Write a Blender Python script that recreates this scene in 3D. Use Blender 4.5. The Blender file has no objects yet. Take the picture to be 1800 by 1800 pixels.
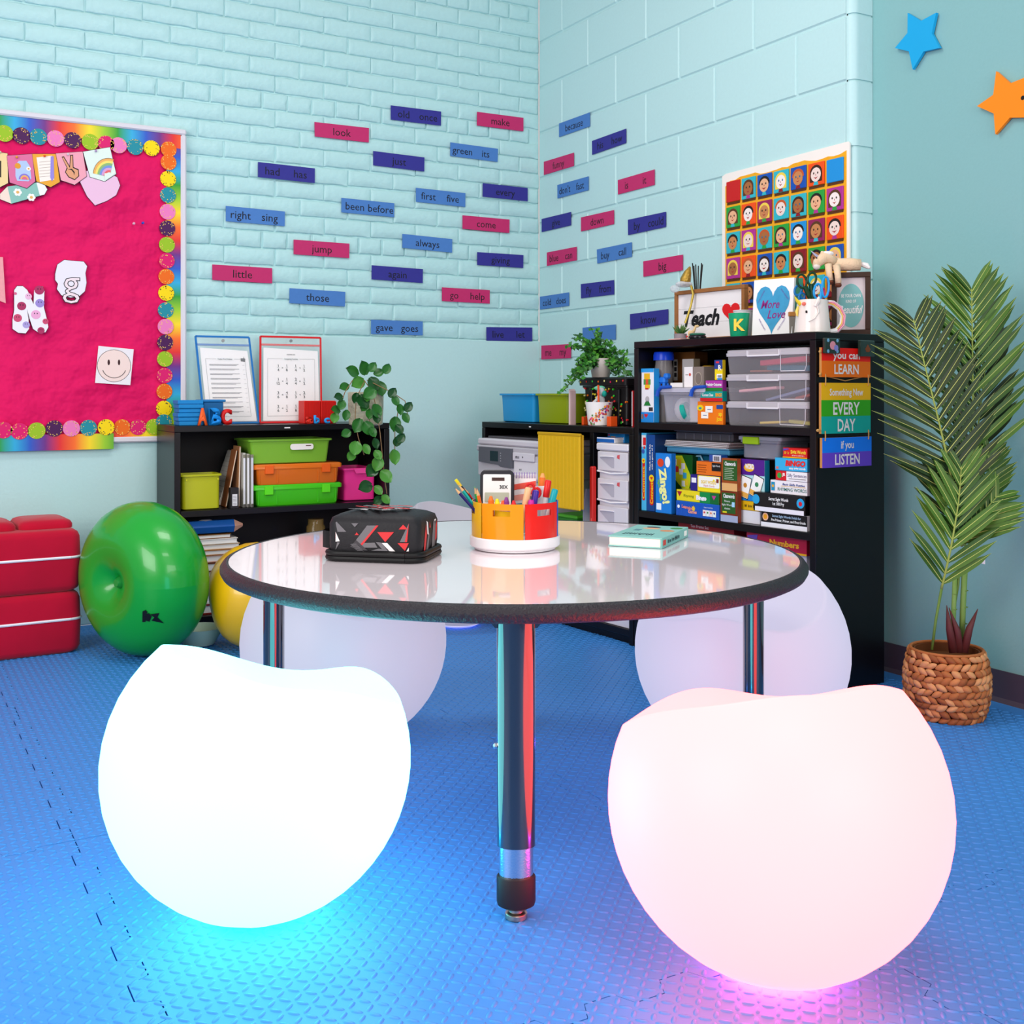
import bpy, math, random
import numpy as np
from mathutils import Vector, Matrix
R = math.radians
random.seed(7)
sc = bpy.context.scene
COL = sc.collection
# ------------------------------------------------------------------ camera
FPX, CPX, CPY, EYE = 1975.0, 900.0, 688.0, 0.85          # focal length / principal point in pixels of 1800, eye height in metres
CAM = Vector((-2.6035, -4.3285)); CXV = Vector((.8689, -.4949)); CZV = Vector((.4949, .8689))
cd = bpy.data.cameras.new('camera'); cam = bpy.data.objects.new('camera', cd); COL.objects.link(cam)
cam.location = (CAM.x, CAM.y, EYE); cam.rotation_euler = (R(90), 0, -math.atan2(CZV.x, CZV.y))
cd.sensor_width = 36; cd.lens = 36 * FPX / 1800; cd.shift_y = (CPY - 900) / 1800; cd.clip_start = .05
sc.camera = cam
# ------------------------------------------------------------------ world, lights, exposure
w = bpy.data.worlds.new('world'); sc.world = w; w.use_nodes = True
w.node_tree.nodes['Background'].inputs[0].default_value = (.96, .98, 1, 1)
w.node_tree.nodes['Background'].inputs[1].default_value = .55
def area(name, loc, target, sx, sy, power, col=(1, 1, 1)):
    l = bpy.data.lights.new(name, 'AREA'); l.shape = 'RECTANGLE'; l.size = sx; l.size_y = sy; l.energy = power; l.color = col
    o = bpy.data.objects.new(name, l); COL.objects.link(o); o.location = loc
    o.rotation_euler = (Vector(target) - Vector(loc)).to_track_quat('-Z', 'Y').to_euler()
    return o
area('window_daylight', (-5.2, -3.4, 1.9), (-.6, -.9, 1.1), 2.4, 1.8, 92, (1, .985, .96))
area('rear_fill_light', (-1.3, -7.0, 1.9), (-1.0, -.5, 1.0), 2.6, 1.6, 78, (1, .98, .96))  # unseen fill lamp added behind the camera to brighten faces turned that way
area('ceiling_panel_light', (-1.6, -1.9, 2.95), (-1.6, -1.9, 0), 1.2, .6, 24, (1, .98, .95))
area('ceiling_panel_light', (-2.2, -4.4, 2.95), (-2.2, -4.4, 0), 1.2, .6, 22, (1, .98, .95))
sc.view_settings.view_transform = 'Standard'; sc.view_settings.look = 'None'
sc.view_settings.gamma = 1; sc.view_settings.use_curve_mapping = False; sc.view_settings.exposure = 0.0
# ------------------------------------------------------------------ rays: where a measured direction meets a real plane of the room
def at(px, py, Z):
    p = CAM + CXV * ((px - CPX) / FPX * Z) + CZV * Z
    return Vector((p.x, p.y, EYE - (py - CPY) / FPX * Z))
def on_z(px, py, z=0.): return at(px, py, (EYE - z) * FPX / (py - CPY))
def on_brick(px, py, off=0.): return at(px, py, (-off - CAM.y) / (CZV.y + CXV.y * (px - CPX) / FPX))
def on_block(px, py, off=0.): return at(px, py, (-off - CAM.x) / (CZV.x + CXV.x * (px - CPX) / FPX))
class Frame:
    """local frame of a piece of furniture: x along its front, y into it, z up"""
    def __init__(s, o, rz): s.o = Vector((o[0], o[1])); s.rz = rz; s.x = Vector((math.cos(rz), math.sin(rz))); s.y = Vector((-math.sin(rz), math.cos(rz)))
    def hit(s, px, py, t):
        d = CXV * ((px - CPX) / FPX) + CZV
        Z = ((s.o + s.y * t - CAM).dot(s.y)) / d.dot(s.y)
        p = at(px, py, Z); return (Vector((p.x, p.y)) - s.o).dot(s.x), p.z
    def P(s, x, y, z): p = s.o + s.x * x + s.y * y; return Vector((p.x, p.y, z))
# ------------------------------------------------------------------ materials
def lin(h):
    if not isinstance(h, str): return tuple(h)
    h = h.lstrip('#'); c = [int(h[i:i + 2], 16) / 255 for i in (0, 2, 4)]
    return tuple(v / 12.92 if v <= .04045 else ((v + .055) / 1.055) ** 2.4 for v in c)
_M = {}
def M(col, rough=.5, metal=0, alpha=1, trans=0, noise=0, bump=0, scale=40, emit=None, estr=0, coat=0, spec=.28, sheen=0, sss=0):
    key = (col, rough, metal, alpha, trans, noise, bump, scale, emit, estr, coat, spec, sheen)
    if key in _M: return _M[key]
    m = bpy.data.materials.new('mat_%d' % len(_M)); m.use_nodes = True; nt = m.node_tree; b = nt.nodes['Principled BSDF']
    c = lin(col); I = b.inputs
    I['Base Color'].default_value = (*c, 1); I['Roughness'].default_value = rough; I['Metallic'].default_value = metal
    I['Alpha'].default_value = alpha; I['Transmission Weight'].default_value = trans; I['Coat Weight'].default_value = coat
    I['Specular IOR Level'].default_value = spec; I['Sheen Weight'].default_value = sheen
    if emit is not None: I['Emission Color'].default_value = (*lin(emit), 1); I['Emission Strength'].default_value = estr
    if noise or bump:
        tc = nt.nodes.new('ShaderNodeTexCoord'); n = nt.nodes.new('ShaderNodeTexNoise'); n.inputs['Scale'].default_value = scale; n.inputs['Detail'].default_value = 4
        nt.links.new(tc.outputs['Object'], n.inputs['Vector'])
        if noise:
            r = nt.nodes.new('ShaderNodeMix'); r.data_type = 'RGBA'
            r.inputs[6].default_value = (*[v * (1 - noise) for v in c], 1); r.inputs[7].default_value = (*[min(1, v * (1 + noise)) for v in c], 1)
            nt.links.new(n.outputs['Fac'], r.inputs[0]); nt.links.new(r.outputs[2], I['Base Color'])
        if bump:
            bp = nt.nodes.new('ShaderNodeBump'); bp.inputs['Distance'].default_value = bump; bp.inputs['Strength'].default_value = 1
            nt.links.new(n.outputs['Fac'], bp.inputs['Height']); nt.links.new(bp.outputs[0], I['Normal'])
    _M[key] = m; return m
# ------------------------------------------------------------------ mesh builder
class MB:
    def __init__(s): s.v = []; s.f = []; s.m = []
    def add(s, vs, fs, mi=0):
        o = len(s.v); s.v += [tuple(v) for v in vs]; s.f += [tuple(i + o for i in f) for f in fs]; s.m += [mi] * len(fs); return s
    def box(s, x0, x1, y0, y1, z0, z1, mi=0, b=0, rot=None):
        if b <= 0:
            vs = [(x, y, z) for z in (z0, z1) for y in (y0, y1) for x in (x0, x1)]
            fs = [(0, 2, 3, 1), (4, 5, 7, 6), (0, 1, 5, 4), (2, 6, 7, 3), (0, 4, 6, 2), (1, 3, 7, 5)]
        else:
            b = min(b, (x1 - x0) * .49, (y1 - y0) * .49, (z1 - z0) * .49)
            vs = []; fs = []; idx = {}
            X = (x0, x1); Y = (y0, y1); Z = (z0, z1); sg = (1, -1)
            for i in (0, 1):
                for j in (0, 1):
                    for k in (0, 1):
                        for a in range(3):
                            q = [X[i] + sg[i] * b, Y[j] + sg[j] * b, Z[k] + sg[k] * b]
                            q[a] = (X[i], Y[j], Z[k])[a]
                            idx[i, j, k, a] = len(vs); vs.append(tuple(q))
            for a in range(3):
                p, q = [c for c in range(3) if c != a]
                for side in (0, 1):
                    ring = []
                    for (u, v) in ((0, 0), (1, 0), (1, 1), (0, 1)):
                        c = [0, 0, 0]; c[a] = side; c[p] = u; c[q] = v; ring.append(idx[c[0], c[1], c[2], a])
                    if (side == 0) ^ (a == 1): ring.reverse()
                    fs.append(tuple(ring))
            for a in range(3):
                p, q = [c for c in range(3) if c != a]
                for u in (0, 1):
                    for v in (0, 1):
                        c0 = [0, 0, 0]; c1 = [0, 0, 0]; c0[p] = c1[p] = u; c0[q] = c1[q] = v; c1[a] = 1
                        fs.append((idx[(*c0, p)], idx[(*c1, p)], idx[(*c1, q)], idx[(*c0, q)]))
            for i in (0, 1):
                for j in (0, 1):
                    for k in (0, 1): fs.append(tuple(idx[i, j, k, a] for a in range(3)))
        if rot is not None: vs = [tuple(rot @ Vector(v)) for v in vs]
        return s.add(vs, fs, mi)
    def prism(s, poly, y0, y1, mi=0, ax='y', mi_side=None):
        """polygon in x,z (ax y) or x,y (ax z), extruded"""
        n = len(poly); P = (lambda a, b, t: (a, t, b)) if ax == 'y' else (lambda a, b, t: (a, b, t))
        o = len(s.v); s.v += [P(a, b, y0) for a, b in poly] + [P(a, b, y1) for a, b in poly]
        s.f.append(tuple(range(o, o + n))); s.f.append(tuple(range(o + 2 * n - 1, o + n - 1, -1))); s.m += [mi, mi]
        for i in range(n):
            j = (i + 1) % n; s.f.append((o + i, o + j, o + n + j, o + n + i)); s.m.append(mi if mi_side is None else mi_side)
        return s
    def loft(s, rings, mi=0, cap=True, closed=True):
        n = len(rings[0]); o = len(s.v)
        for r in rings: s.v += [tuple(p) for p in r]
        for k in range(len(rings) - 1):
            for i in range(n if closed else n - 1):
                j = (i + 1) % n; s.f.append((o + k * n + i, o + k * n + j, o + (k + 1) * n + j, o + (k + 1) * n + i)); s.m.append(mi)
        if cap:
            s.f.append(tuple(range(o + n - 1, o - 1, -1))); s.m.append(mi)
            e = o + (len(rings) - 1) * n; s.f.append(tuple(range(e, e + n))); s.m.append(mi)
        return s
    def lathe(s, prof, n=24, c=(0, 0, 0), mi=0, cap=True, sx=1, sy=1):
        return s.loft([[(c[0] + sx * r * math.cos(2 * math.pi * i / n), c[1] + sy * r * math.sin(2 * math.pi * i / n), c[2] + z) for i in range(n)] for r, z in prof], mi, cap)
    def tube(s, pts, r, n=8, mi=0, cap=True):
        pts = [Vector(p) for p in pts]; rs = r if isinstance(r, (list, tuple)) else [r] * len(pts); rings = []; up = None
        for i, p in enumerate(pts):
            t = (pts[min(i + 1, len(pts) - 1)] - pts[max(i - 1, 0)]).normalized()
            if up is None: up = Vector((0, 0, 1)) if abs(t.z) < .9 else Vector((1, 0, 0))
            a = t.cross(up).normalized(); b = a.cross(t); up = b
            rings.append([p + (a * math.cos(2 * math.pi * k / n) + b * math.sin(2 * math.pi * k / n)) * rs[i] for k in range(n)])
        return s.loft(rings, mi, cap)
    def ell(s, c, r, nu=16, nv=10, mi=0, rot=None):
        rings = []
        for j in range(1, nv):
            a = -math.pi / 2 + math.pi * j / nv
            ring = [Vector((r[0] * math.cos(a) * math.cos(2 * math.pi * i / nu), r[1] * math.cos(a) * math.sin(2 * math.pi * i / nu), r[2] * math.sin(a))) for i in range(nu)]
            rings.append([(Vector(c) + (rot @ p if rot else p)) for p in ring])
        return s.loft(rings, mi)
    def build(s, name, mats, parent=None, loc=(0, 0, 0), rz=0, rot=None, smooth=.6, scale=None):
        me = bpy.data.meshes.new(name); me.from_pydata(s.v, [], s.f)
        mats = mats if isinstance(mats, (list, tuple)) else [mats]
        for m in mats: me.materials.append(m)
        if any(s.m): me.polygons.foreach_set('material_index', s.m)
        if smooth: 
            me.polygons.foreach_set('use_smooth', [True] * len(s.f)); me.set_sharp_from_angle(angle=smooth)
        me.update()
        return place(name, me, parent, loc, rz, rot, scale)
def place(name, data, parent=None, loc=(0, 0, 0), rz=0, rot=None, scale=None):
    o = bpy.data.objects.new(name, data); COL.objects.link(o); o.parent = parent; o.location = loc
    o.rotation_euler = rot if rot is not None else (0, 0, rz)
    if scale: o.scale = scale
    return o
def tag(o, label, cat, group=None):
    o['label'] = label; o['category'] = cat
    if group: o['group'] = group
    return o
def thing(name, label, cat, loc=(0, 0, 0), rz=0, group=None):
    e = place(name, None, None, loc, rz); e.empty_display_size = .05
    return tag(e, label, cat, group)
def stuff(o): o['kind'] = 'stuff'; return o
_T = {}
def text(s, parent, x, z, h, mat, y=-.0007, w=None, rot=0, name='lettering', bold=0, shear=0, flat=False, frot=None):
    """flat printed lettering, centred on (x, z) of the face y of its parent; h = cap height; w = printed width"""
    k = (s, bold, shear)
    if k not in _T:
        cu = bpy.data.curves.new('t', 'FONT'); cu.body = s; cu.size = 1; cu.offset = bold; cu.shear = shear; cu.resolution_u = 2
        ob = bpy.data.objects.new('t', cu); me = bpy.data.meshes.new_from_object(ob); bpy.data.objects.remove(ob); bpy.data.curves.remove(cu)
        co = np.zeros(len(me.vertices) * 3); me.vertices.foreach_get('co', co); co = co.reshape(-1, 3)
        fs = [tuple(p.vertices) for p in me.polygons]; bpy.data.meshes.remove(me); _T[k] = (co, fs)
    co, fs = _T[k]; co = co.copy()
    x0, x1 = co[:, 0].min(), co[:, 0].max(); co[:, 0] -= (x0 + x1) / 2; co[:, 1] -= .36
    sy = h / .73; sx = (w / max(x1 - x0, 1e-6)) if w else sy
    c, q = math.cos(rot), math.sin(rot)
    X = co[:, 0] * sx; Y = co[:, 1] * sy
    if flat: vs = [(x + a * c - b * q, z + a * q + b * c, y) for a, b in zip(X, Y)]
    else: vs = [(x + a * c - b * q, y, z + a * q + b * c) for a, b in zip(X, Y)]
    return MB().add(vs, fs).build(name, mat, parent, smooth=0, rot=frot)
def marks(e, x, z, w, h, col, y=-.0009, seed=1, n=None):
    """a line of print too small to read: a row of irregular strokes"""
    rn = random.Random(seed); m = MB(); q = x - w / 2
    while q < x + w / 2 - h * .2:
        s = h * rn.uniform(.18, .34); k = rn.uniform(.6, 1); m.prism(rect(q, q + s * .45, z - h / 2, z - h / 2 + h * k), y - .0003, y); m.prism(rect(q, q + s, z - h * .1, z + h * .08), y - .0003, y); q += s * 1.55 + (h * .4 if rn.random() < .18 else 0)
    return stuff(m.build('small_print', M(col, .5) if isinstance(col, str) else col, e, smooth=0))
def circ(cx, cz, r, n=20, rz=None): rz = rz or r; return [(cx + r * math.cos(2 * math.pi * i / n), cz + rz * math.sin(2 * math.pi * i / n)) for i in range(n)]
def rect(x0, x1, z0, z1): return [(x0, z0), (x1, z0), (x1, z1), (x0, z1)]
def rrect(x0, x1, z0, z1, r, n=4):
    out = []
    for cx, cz, a0 in ((x1 - r, z0 + r, -90), (x1 - r, z1 - r, 0), (x0 + r, z1 - r, 90), (x0 + r, z0 + r, 180)):
        for i in range(n + 1): a = R(a0 + 90 * i / n); out.append((cx + r * math.cos(a), cz + r * math.sin(a)))
    return out
def heart(cx, cz, w, h, n=28):
    pts = []
    for i in range(n):
        t = 2 * math.pi * i / n; pts.append((cx + w / 2 * math.sin(t) ** 3, cz + h / 2 * ((13 * math.cos(t) - 5 * math.cos(2 * t) - 2 * math.cos(3 * t) - math.cos(4 * t)) + 2.5) / 14.5))
    return pts[::-1]
def star(cx, cz, r, ri, a0=90, n=5): return [(cx + (r if i % 2 == 0 else ri) * math.cos(R(a0 + 180 / n * i)), cz + (r if i % 2 == 0 else ri) * math.sin(R(a0 + 180 / n * i))) for i in range(2 * n)]
def copy_tree(o, parent=None):
    c = o.copy(); COL.objects.link(c); c.parent = parent
    for ch in o.children: copy_tree(ch, c)
    return c
RZC = math.atan2(CXV.y, CXV.x)      # heading of things that face the viewer
WHITE = M('f4f1f0', .5); BLACK = M('101012', .45); INK = M('17161c', .6); PAPER = M('f2eeee', .7)
# ================================================================== the room
AQUA = M('b6dcdd', .42, noise=.05, bump=.0022, scale=45, spec=.4)
AQUA2 = M('bbdedf', .38, noise=.03, bump=.0006, scale=90, spec=.4)
TEALW = M('84b5b6', .45, noise=.03, bump=.0004, scale=120, spec=.3)
TOPZ = 2.9
# --- brick wall, plane y = 0, painted courses above a rendered dado
wb = MB().box(-3.9, 0, .004, .12, 0, TOPZ).build('wall_brick', AQUA); wb['kind'] = 'structure'
LEDGE = 1.075
dado = MB().box(-3.9, -.0005, -.010, .004, 0, LEDGE, b=.004).build('plaster_dado', AQUA2, wb)
CH, BL = .0677, .2032
def brick_mesh(L, seed):
    rnd = random.Random(seed); nx, nz = 9, 4; hx, hz = L / 2 - .0028, CH / 2 - .0026; vs = []; fs = []
    for k in range(nz + 1):
        for i in range(nx + 1):
            e = min(i, nx - i, 1) and min(k, nz - k, 1)
            jx = rnd.uniform(-.0018, .0018); jz = rnd.uniform(-.0018, .0018)
            fx = (0, .022, .06, .2, .36, .52, .68, .84, .94, .978)[i] if i < nx else 1; fz = (0, .07, .5, .93, 1)[k]; jx *= .8; jz *= .8; vs.append((-hx + 2 * hx * fx + jx, (-.0036 + rnd.uniform(-.0010, .0010)) if e else rnd.uniform(-.0020, .0008), -hz + 2 * hz * fz + jz))
    for k in range(nz):
        for i in range(nx): a = k * (nx + 1) + i; fs.append((a, a + 1, a + nx + 2, a + nx + 1))
    # skirt back into the wall
    n = nx + 1; ring = list(range(0, n)) + [n * k + nx for k in range(1, nz + 1)] + [n * nz + i for i in range(nx - 1, -1, -1)] + [n * k for k in range(nz - 1, 0, -1)]
    o = len(vs); vs += [(vs[i][0] * 1.004, .0065, vs[i][2] * 1.01) for i in ring]
    for q in range(len(ring)): r2 = (q + 1) % len(ring); fs.append((ring[q], o + q, o + r2, ring[r2]))
    me = bpy.data.meshes.new('brick'); me.from_pydata(vs, [], fs); me.materials.append(AQUA)
    me.polygons.foreach_set('use_smooth', [True] * len(fs)); me.set_sharp_from_angle(angle=1.1); return me
FULL = [brick_mesh(BL, i) for i in range(9)]; HEADM = [brick_mesh(BL / 2, 50 + i) for i in range(6)]
cells = []; row = 0; z = LEDGE + CH / 2 + .004
while z < TOPZ - .02:
    header = row % 8 == 5; L = BL / 2 if header else BL; x = -(BL / 4 if header else (BL / 2 if row % 2 else 0)) - L / 2
    if x + L / 2 < -.01 and not header: cells.append((-(-(x + L / 2)) / 2 if False else (x + L / 2) / 2, z, -(x + L / 2)))
    while x > -3.9: cells.append((x, z, L)); x -= L
    row += 1; z += CH
vis = [c for c in cells if c[0] > -2.62 and c[1] < 2.42 and c[0] - 0 < -.03 and c[2] >= BL / 2 - .001]
vis = sorted(vis, key=lambda c: (c[1]))[:300]; vset = set((round(c[0], 4), round(c[1], 4)) for c in vis)
rest = MB(); rr = random.Random(3)
for (x, z, L) in cells:
    if (round(x, 4), round(z, 4)) in vset:
        o = place('brick', rr.choice(HEADM if L < BL * .75 else FULL), wb, (x + rr.uniform(-.002, .002), rr.uniform(-.0012, .0012), z + .0035 * math.sin(x * 2.1 + z * 5) + rr.uniform(-.0015, .0015)))
        if rr.random() < .5: o.scale = (-1 if False else 1, 1, 1)
    else:
        src = rr.choice(HEADM if L < BL * .75 else FULL); kx = L / (BL / 2 if L < BL * .75 else BL)
        rest.add([(v.co.x * kx + x, v.co.y, v.co.z + z) for v in src.vertices], [tuple(q.vertices) for q in src.polygons])
stuff(rest.build('brick_courses', AQUA, wb, smooth=1.1))
# --- concrete block wall, plane x = 0, from the corner to a bullnose edge
BY = -1.862; HB, LB = .2032, .4064
wk = MB().box(.005, .085, BY + .022, -.0, 0, TOPZ).build('wall_block', AQUA2); wk['kind'] = 'structure'
zb0 = EYE + (688 - 541.7) / FPX * (on_block(1046, 541.7) - Vector((CAM.x, CAM.y, EYE))).length * .9968
zline = on_block(1046, 541.7).z
z0 = zline - HB * math.floor(zline / HB); course = 0; zz = z0 - HB
hj = on_block(1034, 500).y            # a head joint measured on one course
ci = round((zline - z0) / HB)
def block(y0, y1, za, zb):
    g = .0035; MB().box(-.0, .012, y0 + g, y1 - g, za + g, zb - g, b=.0045).build('block', AQUA2, wk)
MB().prism([(.005, BY + .03), (.005, BY + .025)] + [(.026 - .021 * math.cos(R(a)), BY + .026 - .021 * math.sin(R(a))) for a in range(0, 91, 15)] + [(.0845, BY + .005), (.0845, BY + .03)], 0, TOPZ, ax='z').build('bullnose_joint', AQUA2, wk)
k = 0
while zz < TOPZ:
    za, zb = max(zz, 0), min(zz + HB, TOPZ)
    if zb - za > .02:
        off = 0 if (k - ci) % 2 == 0 else LB / 2
        ys = [0.]; y = hj - off + LB * 3
        js = sorted([hj + off + LB * n for n in range(-8, 8)], reverse=True)
        for j in js:
            if BY + .06 < j < -.04: ys.append(j)
        ys.append(BY + .026)
        for a, b in zip(ys[:-1], ys[1:]): block(b, a, za, zb)
        # bullnose end of the course
        m = MB(); g = .003; rr_ = .026; ring = []
        prof = [(.006, BY + .0265), (.0, BY + .0265)] + [(rr_ - rr_ * math.cos(R(a)), BY + .026 - rr_ * math.sin(R(a))) for a in range(0, 91, 15)] + [(.084, BY), (.084, BY + .02), (.03, BY + .0265)]
        m.prism(prof, za + g, zb - g, ax='z'); m.build('bullnose_block', AQUA2, wk)
    zz += HB; k += 1
# --- smooth teal wall set back beyond the block wall, with a dark cove base
wt = MB().box(.085, .2, -6, BY + .01, 0, TOPZ).build('wall_right', TEALW); wt['kind'] = 'structure'
bs = MB(); bs.prism([(.0845, 0), (.0845, .086), (.0805, .086), (.0790, .012), (.070, 0)], -6, BY - .001, 0, 'y')
o = bs.build('baseboard_right', M('4a4250', .45)); o['kind'] = 'structure'
# --- foam mat floor
MATB = M('3a84d0', .42, noise=.05, scale=18, bump=.0003, spec=.45)
fl = MB().box(-4.6, .085, -6, .0, -.05, -.014).build('floor', M('1a4a84', .8)); fl['kind'] = 'structure'
TS = .97
def edge(n=15, d=.016):
    p = []
    for i in range(n):
        q = 0 if i in (0, n - 1) else (d if i % 2 == 0 else -d); e = (.001 if i in (0, n - 1) else .12) / n; p += [(i / n + e, q), ((i + 1) / n - e, q)]
    return p
E_ = edge()
def mat(x0, x1, y0, y1):
    """one mat with jigsaw edges on its inner sides, cut straight where it meets a wall"""
    g = .0011; pts = []
    sr, st = x1 < x0 + TS - .01, y1 < y0 + TS - .01
    ex = [(x0 + TS * a, d) for a, d in E_ if not sr or x0 + TS * a < x1 - .02]; ey = [(y0 + TS * a, d) for a, d in E_ if not st or y0 + TS * a < y1 - .02]
    ex = [(min(max(x, x0 + g), x1 - g), d) for x, d in ex]; ey = ey[1:] if st else ey[1:-1]      # corners belong to the x edges
    for x, d in ex: pts.append((x, y0 + d + g))
    if sr: pts.append((x1, y0 + ex[-1][1] + g))
    else:
        for y, d in ey: pts.append((x1 + d - g, y))
    if st: pts += [(x1 if sr else x1 + ey[-1][1] - g, y1), (x0 + ey[-1][1] + g, y1)]
    else:
        if sr: pts.append((x1, y1 + ex[-1][1] - g))
        for x, d in reversed(ex): pts.append((x, y1 + d - g))
    for y, d in reversed(ey): pts.append((x0 + d + g, y))
    MB().prism(pts, -.0135, 0, 0, 'z').build('foam_mat', MATB, fl, smooth=0)
SX, SY = -.33, -2.07
for i in range(-4, 1):
    for j in range(-3, 3):
        x0, y0 = SX + i * TS, SY + j * TS
        if y0 > -.02: continue
        mat(x0, min(x0 + TS, .07), y0, min(y0 + TS, -.012))
# raised tread: thousands of shallow lozenges
p = .0192; xs = np.arange(-4.1, .02, p); ys = np.arange(-3.75, -.05, p)
gx, gy = np.meshgrid(xs, ys); ii = np.add.outer(np.arange(len(ys)), np.arange(len(xs))); gx = gx.ravel(); gy = gy.ravel(); par = (ii.ravel() % 2)
dx = gx - CAM.x; dy = gy - CAM.y; Zc = dx * CZV.x + dy * CZV.y; Xc = dx * CXV.x + dy * CXV.y
ok = (Zc > 1.4) & (np.abs(Xc) < .72 * Zc) & (gy > -3.72); gx, gy, par = gx[ok], gy[ok], par[ok]; n = len(gx)
NA = 8; th = np.arange(NA) * 2 * np.pi / NA; LA, LW = .0100, .0040
rx = np.concatenate([LA * np.cos(th), LA * .72 * np.cos(th)]); ry = np.concatenate([LW * np.sin(th), LW * .5 * np.sin(th)]); rz_ = np.concatenate([np.zeros(NA), np.full(NA, .0016)])
an = np.where(par == 0, np.pi / 4, -np.pi / 4); ca, sa = np.cos(an)[:, None], np.sin(an)[:, None]
V = np.stack([gx[:, None] + rx * ca - ry * sa, gy[:, None] + rx * sa + ry * ca, np.broadcast_to(rz_ - .0001, (n, 2 * NA))], -1).reshape(-1, 3)
base = (np.arange(n) * 2 * NA)[:, None]; a = np.arange(NA); b = (a + 1) % NA
quads = np.stack([a, b, b + NA, a + NA], -1).reshape(-1); loops = np.concatenate([base + quads, base + NA + a], 1).reshape(-1)
sizes = np.tile(np.array([4] * NA + [NA]), n); starts = np.concatenate([[0], np.cumsum(sizes)[:-1]])
me = bpy.data.meshes.new('tread_pattern'); me.vertices.add(len(V)); me.vertices.foreach_set('co', V.ravel().astype(np.float32))
me.loops.add(len(loops)); me.loops.foreach_set('vertex_index', loops.astype(np.int32)); me.polygons.add(len(sizes)); me.polygons.foreach_set('loop_start', starts.astype(np.int32))
me.polygons.foreach_set('use_smooth', np.ones(len(sizes), bool)); me.update(calc_edges=True); me.materials.append(MATB)
stuff(place('tread_pattern', me, fl))
# ================================================================== table and glowing stools
RW, TZ = .5685, .5206
tc = at(903.5, 800, 2.306); TC = Vector((tc.x, tc.y, 0)); CAMA = math.atan2(CZV.y, CZV.x)      # CAMA: heading of the view
tb = thing('round_table', 'round activity table with glossy white top and black rubber edge', 'table', TC, 0)
MB().lathe([(RW + .001, -.022), (RW + .001, -.0012), (RW, 0)], 128).build('table_top', M('fbecf2', .06, coat=.6, spec=.6), tb, (0, 0, TZ))
ring = []
for i in range(128):
    a = 2 * math.pi * i / 128
    ring.append([((RW + q) * math.cos(a), (RW + q) * math.sin(a), z) for q, z in ((0, 0), (.004, .0005), (.011, -.003), (.0165, -.011), (.0165, -.018), (.012, -.026), (.004, -.030), (-.01, -.030))])
ring.append(ring[0]); MB().loft(ring, cap=False).build('edge_band', M('2b262c', .38, bump=.0035, scale=190, noise=.25), tb, (0, 0, TZ + .0004), smooth=1.2)
BLK = M('100e12', .14, spec=1, coat=1); CHR = M('c9ced6', .22, metal=1); RUB = M('241c20', .5)
LR = .492
for a in (0, 90, 180, 270):
    ang = CAMA + math.pi + R(a) + R(.3); cx, cy = LR * math.cos(ang), LR * math.sin(ang)
    e = place('leg', None, tb, (cx, cy, 0), ang)
    k = .94
    MB().lathe([(.031, .118), (.031, TZ - .03)], 28, sx=.68, sy=1).build('upper_tube', BLK, e)
    MB().lathe([(.0285, .05), (.0285, .119)], 28, sx=.66, sy=.97).build('chrome_tube', M('c9ced6', .16, metal=1, bump=.0004, scale=300), e)
    MB().lathe([(.021, .018), (.030, .023), (.0315, .028), (.0315, .068), (.030, .070), (.0285, .070)], 28, sx=.75, sy=1).build('rubber_collar', RUB, e)
    MB().lathe([(.0165, .0005), (.018, .002), (.018, .009), (.016, .011), (.012, .012), (.012, .022)], 20).build('glide_foot', M('b9a899', .3, metal=1), e)
    MB().prism([(-.05, TZ - .033), (.05, TZ - .033), (.034, TZ - .052), (-.034, TZ - .052)], -.004, .004, 0, 'y').build('bracket', BLK, e, rot=(0, 0, R(90)))
    MB().lathe([(.005, 0), (.005, .004), (.002, .006)], 6).build('bolt', CHR, e, (0, .031 if a == 90 else -.031, .278), rot=(R(-90 if a == 90 else 90), 0, 0))
# stools: a ball with a scooped seat whose outer side rises
SR, SH = .2469, (.3961, -.0523, -.0128, .0023, -.0021, .0056, .005, .0018, .0067, .0011, .0041)
def rim_z(t): return SH[0] + sum(SH[2 * k - 1] * math.cos(k * t) + SH[2 * k] * math.sin(k * t) for k in range(1, 6))
def stool_mesh():
    N = 96; cols = []
    for i in range(N):
        t = 2 * math.pi * i / N; u, v = math.cos(t), math.sin(t); zr = rim_z(t); m = math.sqrt(SR * SR - (zr - SR) ** 2); ar = math.atan2(zr - SR, m)
        sz = lambda q: .352 + (zr - .352) * (q / m) ** 2.2
        col = []
        a0 = -math.pi / 2 + R(14)
        for k in range(17): a = a0 + (ar - .03 - a0) * k / 16; col.append((SR * math.cos(a), SR + SR * math.sin(a)))
        A = col[-1]; mi = m * .955; Bp = (mi, sz(mi)); C = (m, zr)
        for k in range(1, 7): s = k / 7; col.append(tuple((1 - s) ** 2 * A[q] + 2 * s * (1 - s) * C[q] + s * s * Bp[q] for q in (0, 1)))
        for k in range(9): q = mi * (1 - k / 9.); col.append((q, sz(q)))
        cols.append([(r * u, r * v, z) for r, z in col])
    n = len(cols[0]); mb = MB()
    mb.loft([[c[k] for c in cols] for k in range(n)], cap=False)
    o = len(mb.v); mb.v += [(0, 0, .352)]
    for i in range(N): mb.f.append(((n - 1) * N + i, (n - 1) * N + (i + 1) % N, o)); mb.m.append(0)
    return mb
SM = stool_mesh()
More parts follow.
